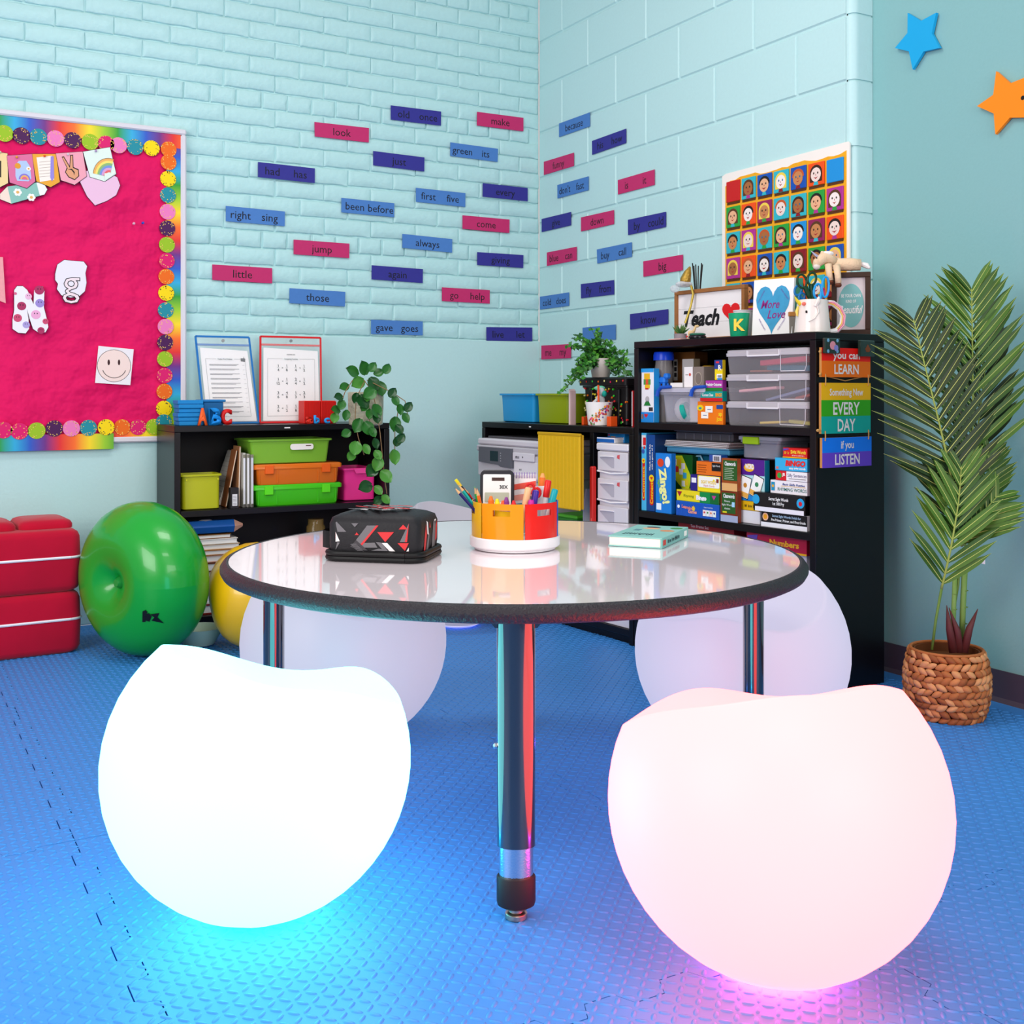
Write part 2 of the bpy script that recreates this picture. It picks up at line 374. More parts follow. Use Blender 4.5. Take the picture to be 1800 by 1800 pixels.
def stool(px, Z, az, col, estr, base, bstr, label):
    e = thing('glowing_stool', label, 'stool', (0, 0, 0), az, 'glowing ball stools around the table')
    if isinstance(px, tuple): e.location = (px[0], px[1], 0)
    else: p = at(px, 900, Z); e.location = (p.x, p.y, 0)
    SM.build('shell', M('7c7a7e', .45, emit=col, estr=estr, spec=.2), e, smooth=1.5)
    MB().lathe([(.05, .0005), (.062, .003), (.079, .0115), (.078, .013), (.06, .0085)], 40).build('led_base', M('ffffff', .5, emit=base, estr=bstr), e)
    return e
stool((-2.0542, -2.5291), 0, 0, (.76, 3.8, 4.2), 1, (.02, 1, 1), 16, 'white glowing ball stool casting cyan light, left of the front table leg')
stool((-1.4468, -3.0834), 0, 1.196, (7.0, .62, .60), 1, (1, .04, .34), 42, 'white glowing ball stool casting pink light, in front of the table at right')
stool(605, 2.72, R(-75), (.42, .42, .54), 1, (.1, .4, 1), 6, 'pale ball stool behind the left table leg, tinted cyan and lavender')
stool(1303, 2.62, R(200), (.50, .47, .64), 1, (.6, .1, 1), 26, 'lavender glowing ball stool behind the right table leg beside the tall bookshelf')
stool(806, 4.08, R(-60), (.3, .28, .34), 1, (.4, .4, 1), .6, 'pale ball stool seen over the far table edge, left of the printer')
# ================================================================== things on and by the brick wall
# ---- bulletin board
bx1 = on_brick(327, 500, .02).x; bx0 = -3.35; bzt = on_brick(327, 229, .02).z; bzb = on_brick(300, 776, .02).z
bb = thing('bulletin_board', 'pink bulletin board with white frame, rainbow and polka dot border', 'board', (bx1, -.001, bzb), 0)
BWD, BH = bx1 - bx0, bzt - bzb
FRM = M('ddd6de', .3, metal=.0); fw = .021
for nm, a in (('top', (-BWD, 0, BH - fw, BH)), ('bottom', (-BWD, 0, 0, fw)), ('right', (-fw, 0, fw, BH - fw)), ('left', (-BWD, -BWD + fw, fw, BH - fw))):
    MB().box(a[0], a[1], -.030, -.011, a[2], a[3], b=.005).build('frame_rail', FRM, bb)
# crumpled fabric
m = MB(); nx, nz = 90, 60; rnd = random.Random(5); fold = [(rnd.uniform(-.9, .05), rnd.uniform(0, BH), rnd.uniform(-1.2, 1.2), rnd.uniform(.014, .035), rnd.uniform(-.003, .0085)) for _ in range(46)]
vs = []
for k in range(nz + 1):
    for i in range(nx + 1):
        x = -BWD + fw + (BWD - 2 * fw) * i / nx; zz_ = fw + (BH - 2 * fw) * k / nz; y = -.014
        for (cx, cz, sl, wd, am) in fold:
            d = (zz_ - cz) - .35 * sl * (x - cx); l = (x - cx)
            y -= am * math.exp(-(d / wd) ** 2) * math.exp(-(l / .22) ** 2)
        vs.append((x, max(min(y, -.0115), -.0265), zz_))
fs = [(k * (nx + 1) + i, k * (nx + 1) + i + 1, (k + 1) * (nx + 1) + i + 1, (k + 1) * (nx + 1) + i) for k in range(nz) for i in range(nx)]
m.add(vs, fs).build('pink_fabric', M('e4105f', .75, noise=.05, bump=.07, scale=4.5, spec=.2), bb, smooth=1.5)
def rainbow(axis, period, ph):
    m = bpy.data.materials.new('rainbow_%s' % axis); m.use_nodes = True; nt = m.node_tree; b = nt.nodes['Principled BSDF']; b.inputs['Roughness'].default_value = .45
    tcn = nt.nodes.new('ShaderNodeTexCoord'); sp = nt.nodes.new('ShaderNodeSeparateXYZ'); nt.links.new(tcn.outputs['Object'], sp.inputs[0])
    ma = nt.nodes.new('ShaderNodeMath'); ma.operation = 'MULTIPLY_ADD'; ma.inputs[1].default_value = 1 / period; ma.inputs[2].default_value = ph; nt.links.new(sp.outputs[axis], ma.inputs[0])
    fr = nt.nodes.new('ShaderNodeMath'); fr.operation = 'FRACT'; nt.links.new(ma.outputs[0], fr.inputs[0])
    cr = nt.nodes.new('ShaderNodeValToRGB'); nt.links.new(fr.outputs[0], cr.inputs[0]); nt.links.new(cr.outputs[0], b.inputs['Base Color'])
    cols = ['e81010', 'ff6a00', 'ffd800', '9ccc10', '0c9a1c', '10a8d8', '0a50c0', '6a1080', 'e81010']
    el = cr.color_ramp.elements
    while len(el) < len(cols): el.new(.5)
    for i, (e, c) in enumerate(zip(el, cols)): e.position = i / (len(cols) - 1); e.color = (*lin(c), 1)
    return m
RBX, RBZ = rainbow('X', .40, .12), rainbow('Z', .42, .2); bwid = .052
MB().prism([(-BWD + fw, BH - fw - bwid), (-fw, BH - fw - bwid), (-fw, BH - fw), (-BWD + fw, BH - fw)], -.0225, -.0215).build('rainbow_strip', RBX, bb, smooth=0)
MB().prism(rect(-fw - bwid, -fw, fw, BH - fw), -.0222, -.0212).build('rainbow_strip', RBZ, bb, smooth=0)
MB().prism(rect(-BWD + fw, -.265, -.022, .035), -.0335, -.0325).build('rainbow_strip', RBX, bb, smooth=0)
MB().prism(rect(-.27, -fw, .02, .044), -.0228, -.0222).build('rainbow_strip', rainbow('X', .5, .55), bb, smooth=0)
# polka dot border
DC = dict(o='f26a10', y='ffd800', t='1a8c9c', p='f07cba', v='4a1050', g='9cc020', m='e0106a')
DOTM = {k: M(c, .55) for k, c in DC.items()}; SPECK = M('f6c860', .5); SPK2 = M('3a3028', .5)
def dot(px, py, k, seed, lift=0):
    p = on_brick(px, py, .03); r = .0292; rn = random.Random(seed); mb = MB(); mb.prism(circ(0, 0, r, 24), -.0012, 0, 0)
    e = mb.build('border_dot', DOTM[k], bb, (p.x - bx1, -.0235 - lift, p.z - bzb), smooth=0)
    s2 = MB()
    for _ in range(30):
        a = rn.uniform(0, 6.283); q = r * (1 - .42 * rn.random() ** 1.6) * .95; s2.prism(circ(q * math.cos(a), q * math.sin(a), rn.uniform(.0012, .0021), 6), -.0016, -.0012)
    stuff(s2.build('speckles', SPK2 if k == 'y' else SPECK, e, smooth=0))
for i, (px, py, k) in enumerate([(8, 234, 'g'), (38, 238, 'v'), (68, 240, 't'), (98, 243, 'p'), (128, 246, 'v'), (159, 249, 'g'), (187, 252, 'm'), (209, 255, 'p'), (238, 258, 't'), (267, 260, 'y'), (-22, 231, 'm'), (-52, 228, 'o'), (-82, 225, 'y')]): dot(px, py, k, i)
seq = 'oyt pvgmo ytpvgmo y t'.replace(' ', '')
for i, (py, k) in enumerate([(262, 'o'), (285, 'o'), (314, 'y'), (343, 't'), (372, 'p'), (401, 'v'), (430, 'g'), (458, 'm'), (486, 'o'), (515, 'y'), (545, 't'), (574, 'p'), (602, 'v'), (631, 'g'), (660, 'm'), (688, 'o'), (718, 'y'), (742, 't')]): dot(297 - (py - 262) * .018, py, k, 40 + i, .0016 * (i % 2))
for i, (px, py, k) in enumerate([(6, 756, 'm'), (34, 758, 'm'), (64, 757, 'g'), (95, 753, 'v'), (125, 753, 'p'), (155, 752, 't'), (186, 751, 'y'), (215, 751, 'o'), (243, 751, 'm'), (271, 750, 'g'), (-24, 757, 'o'), (-54, 758, 'y')]): dot(px, py, k, 80 + i, .011 if px < 215 else .0014)
# ---- things pinned to the board
OUT = M('1c1a20', .6)
def pinned(name, label, cat, px, py, group=None, off=.0285): p = on_brick(px, py, off); return thing(name, label, cat, (p.x, p.y, p.z), 0, group)
def bq(px, py, o, off=.0285): p = on_brick(px, py, off); return (p.x - o.location.x, p.z - o.location.z)
def poly_px(o, pts): return [bq(x, y, o) for x, y in pts]
def card(o, name, poly, mat, y=0, t=.0008):
    if sum(a[0] * b[1] - b[0] * a[1] for a, b in zip(poly, poly[1:] + poly[:1])) < 0: poly = poly[::-1]
    return MB().prism(poly, y - t, y).build(name, mat, o, smooth=0)
def grow(poly, d):
    cx = sum(p[0] for p in poly) / len(poly); cz = sum(p[1] for p in poly) / len(poly); out = []
    for x, z in poly: l = math.hypot(x - cx, z - cz) or 1; out.append((x + (x - cx) / l * d, z + (z - cz) / l * d))
    return out
pens = [([(-30, 263), (13, 270), (14, 322), (-2, 330), (-32, 316)], 'f4d49a', 'tan pennant with a dark squared picture, cut by the left edge of the picture'),
        ([(12, 274), (56, 271), (62, 319), (47, 331), (17, 321)], 'e0709c', 'pink pennant with a smiling schoolbag drawing'),
        ([(56, 271), (98, 271), (105, 320), (89, 329), (64, 319)], 'f0a838', 'orange pennant with notebook and pen drawing'),
        ([(98, 270), (145, 267), (152, 310), (131, 325), (107, 317)], 'f4a4b4', 'pink pennant with a peace sign hand drawing'),
        ([(146, 267), (193, 259), (204, 306), (184, 319), (158, 311)], 'e4f0e6', 'pale green pennant with a rainbow drawing')]
for i, (pts, c, lab) in enumerate(pens):
    o = pinned('pennant', lab, 'pennant', sum(q[0] for q in pts) / 5, sum(q[1] for q in pts) / 5, 'pennants of the banner', .0300 + .0012 * (i % 2))
    pl = poly_px(o, pts); card(o, 'outline', grow(pl, .0018), OUT, .0012); card(o, 'pennant_card', pl, M(c, .6))
    def dsc(name, cx, cy, r, col, y=-.0009, rz=None): q = bq(cx, cy, o); card(o, name, circ(q[0], q[1], r, 18, rz), M(col, .6), y, .0004)
    def ply(name, pts2, col, y=-.0009): card(o, name, poly_px(o, pts2), M(col, .6), y, .0004)
    if i == 0: ply('picture', [(-10, 282), (2, 283), (2, 312), (-10, 310)], '3a3428')
    if i == 1:
        ply('bag', [(27, 290), (33, 283), (46, 283), (52, 292), (55, 314), (50, 319), (30, 318), (27, 310)], 'b4c8f0'); dsc('face', 31, 292, .010, 'e89a30', -.0014)
        for q, (rr2, cc) in enumerate(((.019, '8a78d0'), (.014, 'f0b060'), (.009, 'e06a8a'))):
            c0 = bq(43, 316, o); card(o, 'bow', [(c0[0] + rr2 * math.cos(R(a)), c0[1] + rr2 * 1.1 * math.sin(R(a))) for a in range(0, 181, 15)], M(cc, .6), -.0014 - .0004 * q, .0003)
        dsc('flower', 50, 297, .0075, 'f6f0ea', -.0014); dsc('flower_eye', 50, 297, .003, 'e8a030', -.0019)
    if i == 2:
        ply('notebook', [(64, 277), (91, 274), (95, 316), (70, 320)], 'fbeee4')
        for q in range(6): y = 285 + q * 5.2; ply('ruled_line', [(69, y), (90, y - 2), (90, y - 1.3), (69, y + .7)], 'c0a8a0', -.0014)
        ply('pen', [(89, 275), (94, 275), (95, 313), (91, 319), (88, 312)], '9a88d8', -.0015)
    if i == 3:
        ply('hand', [(108, 276), (112, 275), (122, 292), (123, 273), (128, 272), (129, 294), (138, 298), (139, 310), (131, 317), (120, 312), (114, 303), (117, 295)], '1e1614')
        ply('palm', [(109.3, 277.5), (111.5, 277), (122.8, 296), (124.3, 274.5), (126.7, 274), (127.7, 295.5), (136.7, 299.5), (137.6, 309.4), (131, 315.3), (121, 310.8), (115.4, 302.8), (118.6, 296)], 'e6a078', -.0014)
        ply('knuckle_line', [(119, 298), (126, 297), (131, 303), (130, 309), (129, 304), (125, 299)], '1e1614', -.0019)
    if i == 4:
        c0 = bq(192, 311, o)
        for q, (rr2, cc) in enumerate(((.072, '1e1a20'), (.0705, 'f0b060'), (.0615, 'f6e070'), (.0525, '90b878'), (.0435, '7a94d8'), (.0345, 'dba0d0'), (.0255, 'e8686c'), (.0165, 'e4f0e6'))):
            card(o, 'rainbow_arc', [(c0[0] + rr2 * .80 * math.cos(R(a)), c0[1] + rr2 * .95 * math.sin(R(a))) for a in range(75, 181, 9)] + [(c0[0], c0[1])], M(cc, .6), -.0009 - .0003 * q, .0003)
        ply('corner', [(183, 305), (203.5, 305), (184, 318.5)], 'e4f0e6', -.0035)
    px, py = [(0, 268), (29, 277), (78, 275), (119, 272), (168, 266)][i]; q = bq(px, py, o)
    MB().ell((q[0], -.006, q[1]), (.0042, .0042, .0042), 10, 6).build('push_pin', M(['d0c8b0', 'e8a020', 'e85010', 'd8d4dc', 'b090c0'][i], .25), o)
o = pinned('paper_heart', 'large pale pink paper heart hanging below the rainbow pennant', 'paper heart', 177, 330)
hp = poly_px(o, [(141, 320), (144, 303), (158, 299), (176, 308), (190, 303), (206, 312), (211, 326), (204, 343), (188, 353), (167, 361), (153, 345)])
card(o, 'outline', grow(hp, .0016), OUT, .001); card(o, 'heart', hp, M('f0c0dc', .65))
o = pinned('paper_pencil', 'paper pencil cutout with daisies below the pennants', 'paper cutout', 40, 340)
card(o, 'outline', grow(poly_px(o, [(0, 341), (13, 328), (64, 321), (76, 321), (83, 333), (78, 342), (20, 358), (0, 350)]), .0016), OUT, .001)
card(o, 'pencil_body', poly_px(o, [(13, 328), (64, 321), (70, 344), (20, 358)]), M('8cc0b4', .6)); card(o, 'pencil_tip', poly_px(o, [(0, 341), (13, 328), (20, 358), (0, 350)]), M('f6dccc', .6)); card(o, 'eraser', poly_px(o, [(64, 321), (76, 321), (83, 333), (78, 342), (70, 344)]), M('f4f0f2', .6))
for (fx, fy) in ((31, 338), (55, 347)):
    for a in range(6): q = bq(fx, fy, o); card(o, 'petal', circ(q[0] + .0085 * math.cos(a * 1.047), q[1] + .0085 * math.sin(a * 1.047), .0055, 10), M('fbf8f4', .6), -.0009 - .0001 * a, .0003)
    card(o, 'flower_eye', circ(q[0], q[1], .0052, 12), M('e8b060', .6), -.0019, .0004)
o = pinned('paper_letter', 'pale outlined letter g cutout on the pink board', 'letter', 124, 490)
gp = poly_px(o, [(97, 482), (101, 465), (113, 457), (132, 459), (147, 460), (153, 468), (150, 480), (152, 497), (149, 512), (140, 520), (124, 523), (108, 519), (100, 508), (102, 499), (97, 492)])
card(o, 'outline', grow(gp, .0015), OUT, .001); card(o, 'backing', gp, M('f0e6f2', .6))
text('g', o, *bq(125, 494, o), .100, OUT, -.0012, bold=.014); text('g', o, *bq(125, 494, o), .100, M('f6dee4', .6), -.0016, bold=-.006)
o = pinned('paper_letter', 'letter N cutout printed with pink and purple smiley faces', 'letter', 52, 545)
NP = [(25, 510), (30, 503), (40, 503), (48, 510), (59, 535), (60, 510), (66, 503), (75, 504), (78, 512), (77, 540), (82, 560), (85, 575), (80, 584), (68, 585), (58, 578), (52, 560), (47, 542), (50, 560), (51, 578), (45, 586), (32, 585), (22, 578), (22, 562), (25, 545)]
pl = poly_px(o, NP); card(o, 'outline', grow(pl, .0016), OUT, .001); card(o, 'backing', pl, M('f4ecf2', .6))
for q, (x, y, r, c) in enumerate([(69, 510, .016, 'b03060'), (38, 538, .015, 'b03060'), (70, 533, .015, 'a08ad0'), (63, 553, .016, 'f0a8d0'), (31, 559, .014, 'd04a70'), (46, 571, .012, 'b0a0d8'), (80, 565, .010, 'd04a70'), (72, 581, .012, 'b03060'), (50, 521, .011, 'f0b8d8'), (27, 516, .005, 'e06a90')]):
    a = bq(x, y, o); card(o, 'smiley', circ(a[0], a[1], r, 16), M(c, .6), -.0009 - .00005 * q, .0004)
    for sx in (-1, 1): card(o, 'eye', circ(a[0] + sx * r * .28, a[1] + r * .25, r * .10, 8, r * .18), OUT, -.0015, .0003)
o = pinned('paper_flag', 'salmon paper flag cut by the left edge of the picture', 'paper flag', 4, 490); card(o, 'flag_card', poly_px(o, [(-40, 452), (5, 452), (10, 533), (-5, 527), (-40, 524)]), M('f2a0a4', .65, noise=.12, scale=60))
o = pinned('smiley_print', 'square print of a smiling face on the pink board', 'print', 201, 642)
card(o, 'sheet', poly_px(o, [(173, 608), (235, 614), (229, 677), (167, 673)]), M('f4eaee', .6)); a = bq(200.5, 643, o)
card(o, 'face_outline', circ(a[0], a[1], .0595, 32), OUT, -.0009, .0003); card(o, 'face', circ(a[0], a[1], .0580, 32), M('fadcd4', .6), -.0013, .0003)
for sx in (191, 209): q = bq(sx, 637, o); card(o, 'eye', circ(q[0], q[1], .0042, 12, .0105), M('3a1418', .5), -.0017, .0003)
sm = MB(); pts = [(a[0] + .042 * math.sin(t), -.0018, a[1] - .004 - .040 * math.cos(t)) for t in np.linspace(-1.25, 1.25, 17)]; sm.tube(pts, .0011, 6).build('smile', OUT, o)
for px, py, c, lab in ((251, 392, '2040b0', 'blue push pin in the bare pink fabric'), (235, 393, 'd8a0b8', 'clear push pin left of the blue pin')):
    p = on_brick(px, py, .03); tag(MB().lathe([(.0045, 0), (.0035, .002), (.0024, .004), (.003, .009), (.0045, .011), (.003, .012)], 12).build('push_pin', M(c, .2), None, (p.x, -.0265, p.z), rot=(R(90), 0, 0)), lab, 'pin')
for px, py, c, lab in ((292, 225, 'c8b090', 'brass screw head in the top frame rail'),):
    pass
# ---- sight word strips
def strip(word, pts, col, plane, label):
    """pts: four measured corners"""
    hit = (lambda x, y: on_brick(x, y, .0105)) if plane == 'brick' else (lambda x, y: on_block(x, y, .0035))
    P = [hit(*q) for q in pts]; c = sum(P, Vector()) / 4
    ux = ((P[1] - P[0]) + (P[2] - P[3])).normalized(); rz = math.atan2(ux.y, ux.x)
    if plane == 'brick': rz = 0; ax = Vector((1, 0, 0))
    else: rz = -math.pi / 2; ax = Vector((0, -1, 0))
    e = thing('word_strip', label, 'word strip', c, rz, 'sight word strips on the %s wall' % plane)
    loc = [((p - c).dot(ax), p.z - c.z) for p in P]
    card(e, 'paper_strip', loc, M(col, .6, noise=.05, scale=60))
    ww = abs(loc[1][0] - loc[0][0]); hh = abs(loc[0][1] - loc[3][1]); ws = word.split(); til = math.atan2(loc[1][1] - loc[0][1], loc[1][0] - loc[0][0])
    fsz = hh * .54
    if len(ws) == 1: text(word, e, 0, 0, fsz, INK, -.0012, rot=til)
    else:
        n0, n1 = len(ws[0]), len(ws[1]); mx = ww * .44 / (max(n0, n1) * .52)
        for wd, sx in zip(ws, (-.25, .24)): text(wd, e, sx * ww, sx * ww * math.tan(til), min(fsz, mx), INK, -.0012, rot=til)
    return e
MG, NV, BU = 'c42a68', '33308c', '4a7cc0'; CN = {MG: 'magenta', NV: 'navy', BU: 'blue'}
S = 620 / 1800
for wd, col, x0, y0, x1, y1, x2, y2, x3, y3 in [
    ('old once', NV, 1007, 102, 1264, 134, 1263, 206, 1007, 175), ('make', MG, 1447, 135, 1684, 166, 1684, 235, 1446, 205), ('look', MG, 617, 187, 896, 218, 895, 292, 619, 261),
    ('green its', BU, 1311, 291, 1554, 324, 1552, 391, 1310, 360), ('just', NV, 917, 335, 1179, 368, 1178, 440, 917, 408), ('had has', NV, 329, 391, 620, 424, 619, 499, 329, 468),
    ('every', NV, 1476, 499, 1706, 524, 1706, 592, 1476, 568), ('first five', BU, 1135, 523, 1388, 550, 1387, 621, 1135, 594), ('been before', BU, 755, 574, 1025, 602, 1024, 673, 755, 648),
    ('right sing', BU, 165, 615, 467, 644, 466, 719, 165, 693), ('come', MG, 1373, 663, 1613, 685, 1612, 754, 1373, 732), ('always', BU, 1066, 758, 1321, 785, 1320, 854, 1066, 829),
    ('jump', MG, 511, 787, 796, 808, 795, 882, 511, 862), ('giving', NV, 1448, 851, 1684, 866, 1683, 932, 1448, 917), ('little', MG, 96, 914, 402, 933, 402, 1011, 96, 993),
    ('again', NV, 909, 918, 1171, 938, 1170, 1009, 909, 990), ('go help', MG, 1268, 1031, 1512, 1045, 1512, 1114, 1268, 1101), ('those', BU, 490, 1035, 775, 1054, 773, 1129, 489, 1111),
    ('gave goes', BU, 906, 1196, 1170, 1205, 1170, 1276, 906, 1269), ('live let', NV, 1495, 1234, 1729, 1236, 1729, 1306, 1495, 1303)]:
    strip(wd, [(340 + x * S, 150 + y * S) for x, y in ((x0, y0), (x1, y1), (x2, y2), (x3, y3))], col, 'brick', "%s paper strip reading '%s' on the brick wall" % (CN[col], wd))
S = 400 / 1440
for wd, col, x0, y0, x1, y1, x2, y2, x3, y3 in [
    ('because', BU, 190, 242, 385, 171, 386, 259, 190, 328), ('his how', NV, 399, 352, 615, 274, 615, 365, 400, 440), ('funny', MG, 94, 484, 284, 426, 284, 511, 94, 568),
    ("don't fast", BU, 179, 631, 377, 576, 377, 663, 180, 716), ('is it', MG, 562, 600, 795, 532, 795, 630, 563, 691), ('give', NV, 80, 846, 266, 801, 266, 886, 80, 929),
    ('down', MG, 329, 836, 538, 789, 538, 878, 329, 925), ('by could', NV, 626, 851, 867, 800, 867, 896, 627, 948), ('blue can', MG, 113, 1058, 302, 1021, 302, 1107, 113, 1144),
    ('buy call', BU, 429, 1039, 650, 993, 651, 1085, 432, 1128), ('big', MG, 723, 1114, 974, 1071, 973, 1170, 724, 1212), ('fly from', NV, 328, 1258, 538, 1232, 539, 1323, 329, 1348),
    ('cold does', BU, 69, 1338, 253, 1310, 253, 1395, 69, 1419), ('know', NV, 639, 1448, 881, 1416, 881, 1509, 640, 1546), ('may', BU, 339, 1534, 549, 1513, 549, 1609, 339, 1610), ('me my', MG, 78, 1647, 266, 1637, 265, 1726, 78, 1735)]:
    strip(wd, [(930 + x * S, 150 + y * S) for x, y in ((x0, y0), (x1, y1), (x2, y2), (x3, y3))], col, 'block',
          "%s paper strip reading '%s' on the block wall" % (CN[col], wd) if wd != 'may' else 'blue paper strip partly hidden by the bushy plant on the block wall')
# ---- two stars on the teal wall
def wall_star(px, py, pts, col, label, face):
    f = lambda x, y: at(x, y, (.083 - CAM.x) / (CZV.x + CXV.x * (x - CPX) / FPX))
    c = f(px, py); e = thing('wall_star', label, 'star', c, -math.pi / 2); q = [((c.y - f(*p).y), f(*p).z - c.z) for p in pts]
    if sum(a[0] * b[1] - b[0] * a[1] for a, b in zip(q, q[1:] + q[:1])) < 0: q = q[::-1]
    MB().prism(q, -.012, -.002).build('star_panel', M(col, .45), e, smooth=0)
    if face: a = f(1803, 173); MB().prism(circ(c.y - a.y, a.z - c.z, .006, 12), -.0126, -.012).build('printed_eye', BLACK, e, smooth=0)
sp = lambda L: [(1540 + a * 260 / 1800, b * 260 / 1800) for a, b in L]
wall_star(1617, 72, sp([(418, 165), (580, 262), (765, 162), (712, 412), (808, 590), (610, 635), (478, 852), (432, 633), (262, 592), (415, 408)]), '10a4dc', 'small blue star on the teal wall', False)
wall_star(1785, 180, sp([(1495, 875), (1665, 1022), (1960, 905), (1885, 1190), (2100, 1400), (1900, 1435), (1660, 1438), (1485, 1640), (1465, 1388), (1262, 1298), (1460, 1160)]), 'ff8a10', 'orange star on the teal wall at the picture edge', True)
# ================================================================== shelf units
LAM = M('0d0b0f', .32, spec=.28, noise=.08, scale=14); LAMI = M('0a090b', .5, spec=.2)
def unit(name, label, fr, W, D, Hh, levels, divs=(), back=True, t=.022, base=.05):
    e = thing(name, label, 'bookshelf', fr.P(0, 0, 0), fr.rz)
    MB().box(0, W, 0, D, Hh - t, Hh, b=.0015).build('top_panel', LAM, e)
    for x in (0, W - t): MB().box(x, x + t, 0, D, 0, Hh - t - .0003, b=.0015).build('side_panel', LAM, e)
    for z in levels: MB().box(t + .0003, W - t - .0003, .002, D - .008, z - t, z, b=.0012).build('shelf_board', LAM, e)
    MB().box(t + .0003, W - t - .0003, D - .007, D - .001, .0, Hh - t - .0005).build('back_panel', LAMI, e)
    for x, z0, z1 in divs: MB().box(x - t / 2, x + t / 2, .002, D - .008, z0, z1, b=.0012).build('divider', LAM, e)
    MB().box(t + .0003, W - t - .0003, .02, .035, 0, base - t).build('plinth', LAM, e)
    return e
o_ = CAM + CXV * .406 + CZV * 3.743
FB = Frame(o_, math.atan2(-.9965, .0834)); WB, DB, HBK = .768, .2987, 1.015
FB.lim = (.0238, WB - .0238); FB.top = HBK
B1, B2, B0 = .7477, .4558, .05
unit('tall_bookshelf', 'tall black bookshelf packed with games and clear boxes', FB, WB, DB, HBK, (B1, B2, B0), base=.05)
o_ = CAM + CXV * -.121 + CZV * 4.511
FM = Frame(o_, FB.rz); WM, HM = .9316 - .004, .7285; DM = .33
FM.lim = (.0238, WM - .0238); FM.top = HM
M1 = EYE - (915 - 688) * 4.05 / FPX
dvx = FM.hit(1039, 800, 0)[0]
unit('low_bookshelf', 'low black bookshelf in the room corner holding printer and drawers', FM, WM, DM, HM, (.05,), ((dvx, .0503, HM - .0223),))
FL_ = Frame((-1.682, -.318), 0); WL, HL, DL = .818, .728, .28
FL_.lim = (.0238, WL - .0238); FL_.top = HL
L1 = EYE - (900 - 688) * 3.941 / FPX
unit('low_bookshelf', 'low black bookshelf with bright bins against the brick wall', FL_, WL, DL, HL, (L1, .05))
MB().box(0, .022, -.0004, 0, 0, .004).build('maker_label', WHITE, bpy.data.objects['low_bookshelf.001'], FL_.P(FL_.hit(505, 753, 0)[0], 0, 0).xyz * 0 + Vector((FL_.hit(505, 753, 0)[0] - .011, 0, HL - .014)))
MB().box(0, .012, -.0004, 0, 0, .004).build('maker_label', WHITE, bpy.data.objects['low_bookshelf'], (FM.hit(930, 750, 0)[0], 0, HM - .014))
# ------------------------------------------------------------------ generic containers placed by what the photograph shows of their fronts
def spot(fr, px0, px1, pyt, z0, t):
    """position and size of a front face: left/right edge, top edge, resting height, distance behind the shelf front"""
    ym = (pyt + 760) / 2; s0 = fr.hit(px0, pyt, t)[0]; s1 = fr.hit(px1, pyt, t)[0]; z1 = fr.hit((px0 + px1) / 2, pyt, t)[1]
    lo, hi = getattr(fr, 'lim', (-9, 9))
    if z0 < getattr(fr, 'top', 9) - .01: s0 = max(s0, lo); s1 = min(s1, hi)
    return (s0 + s1) / 2, s1 - s0, z1 - z0
def carton(fr, name, label, px0, px1, pyt, z0, t, depth, col, cat='game box', group='games and boxes on the bookshelves', rz=0, side=None, lid=None, rough=.35, h=None, top=None):
    s, w_, hh = spot(fr, px0, px1, pyt, z0, t); hh = h or hh
    e = thing(name, label, cat, fr.P(s, t, z0 + .0004), fr.rz + rz, group); e['w'] = w_; e['h'] = hh
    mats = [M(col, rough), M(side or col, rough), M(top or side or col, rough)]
    z1 = hh
    mb = MB().box(-w_ / 2 + .0004, w_ / 2 - .0004, 0, depth, 0, hh, b=.0008)
    if side or top:
        for i, f in enumerate(mb.f):
            c = [sum(mb.v[q][k] for q in f) / len(f) for k in range(3)]
            if c[2] > hh - .0005: mb.m[i] = 2
            elif c[1] > .002: mb.m[i] = 1
    mb.build('carton', mats, e)
    return e, w_, hh
def panel(e, x0, x1, z0, z1, col, name='printed_panel', y=-.0004, r=0, t=.0003):
    return MB().prism(rrect(x0, x1, z0, z1, r) if r else rect(x0, x1, z0, z1), y - t, y).build(name, M(col, .4) if isinstance(col, str) else col, e, smooth=0)
def shape(e, poly, col, name='printed_shape', y=-.0008, t=.0003):
    if sum(a[0] * b[1] - b[0] * a[1] for a, b in zip(poly, poly[1:] + poly[:1])) < 0: poly = poly[::-1]
    return MB().prism(poly, y - t, y).build(name, M(col, .4) if isinstance(col, str) else col, e, smooth=0)
def tub(e, w_, d, h, col, taper=.88, wall=.003, rim=.006, rimh=.007, name='tub', alpha=1, y0=0, lidless=True, mat=None, r=.012):
    """open plastic bin: tapered rounded walls with an out-turned rim; local front at y0"""
    m = mat or M(col, .3, alpha=alpha)
    def ring(k, ins, z): return [(x, y + y0 + d / 2, z) for x, y in rrect(-w_ / 2 * k + ins, w_ / 2 * k - ins, -d / 2 * k + ins, d / 2 * k - ins, r)]
    rings = [ring(taper, r * .4, 0), ring(taper + .01, 0, .004), ring(.985, rim, h - rimh - .001), ring(1, 0, h - rimh), ring(1, 0, h), ring(1, rim, h), ring(taper, wall, .005), ring(taper, r, .0045)]
    return MB().loft(rings).build(name, m, e, smooth=.7)
# ================================================================== on and in the left bookshelf
def standing(fr, name, label, cat, px, z, t, rz=0, group=None):
    s = fr.hit(px, 700, t)[0]; return thing(name, label, cat, fr.P(s, t, z + .0004), fr.rz + rz, group)
LB_ = M('0f7fc0', .45); RD = M('e02018', .4)
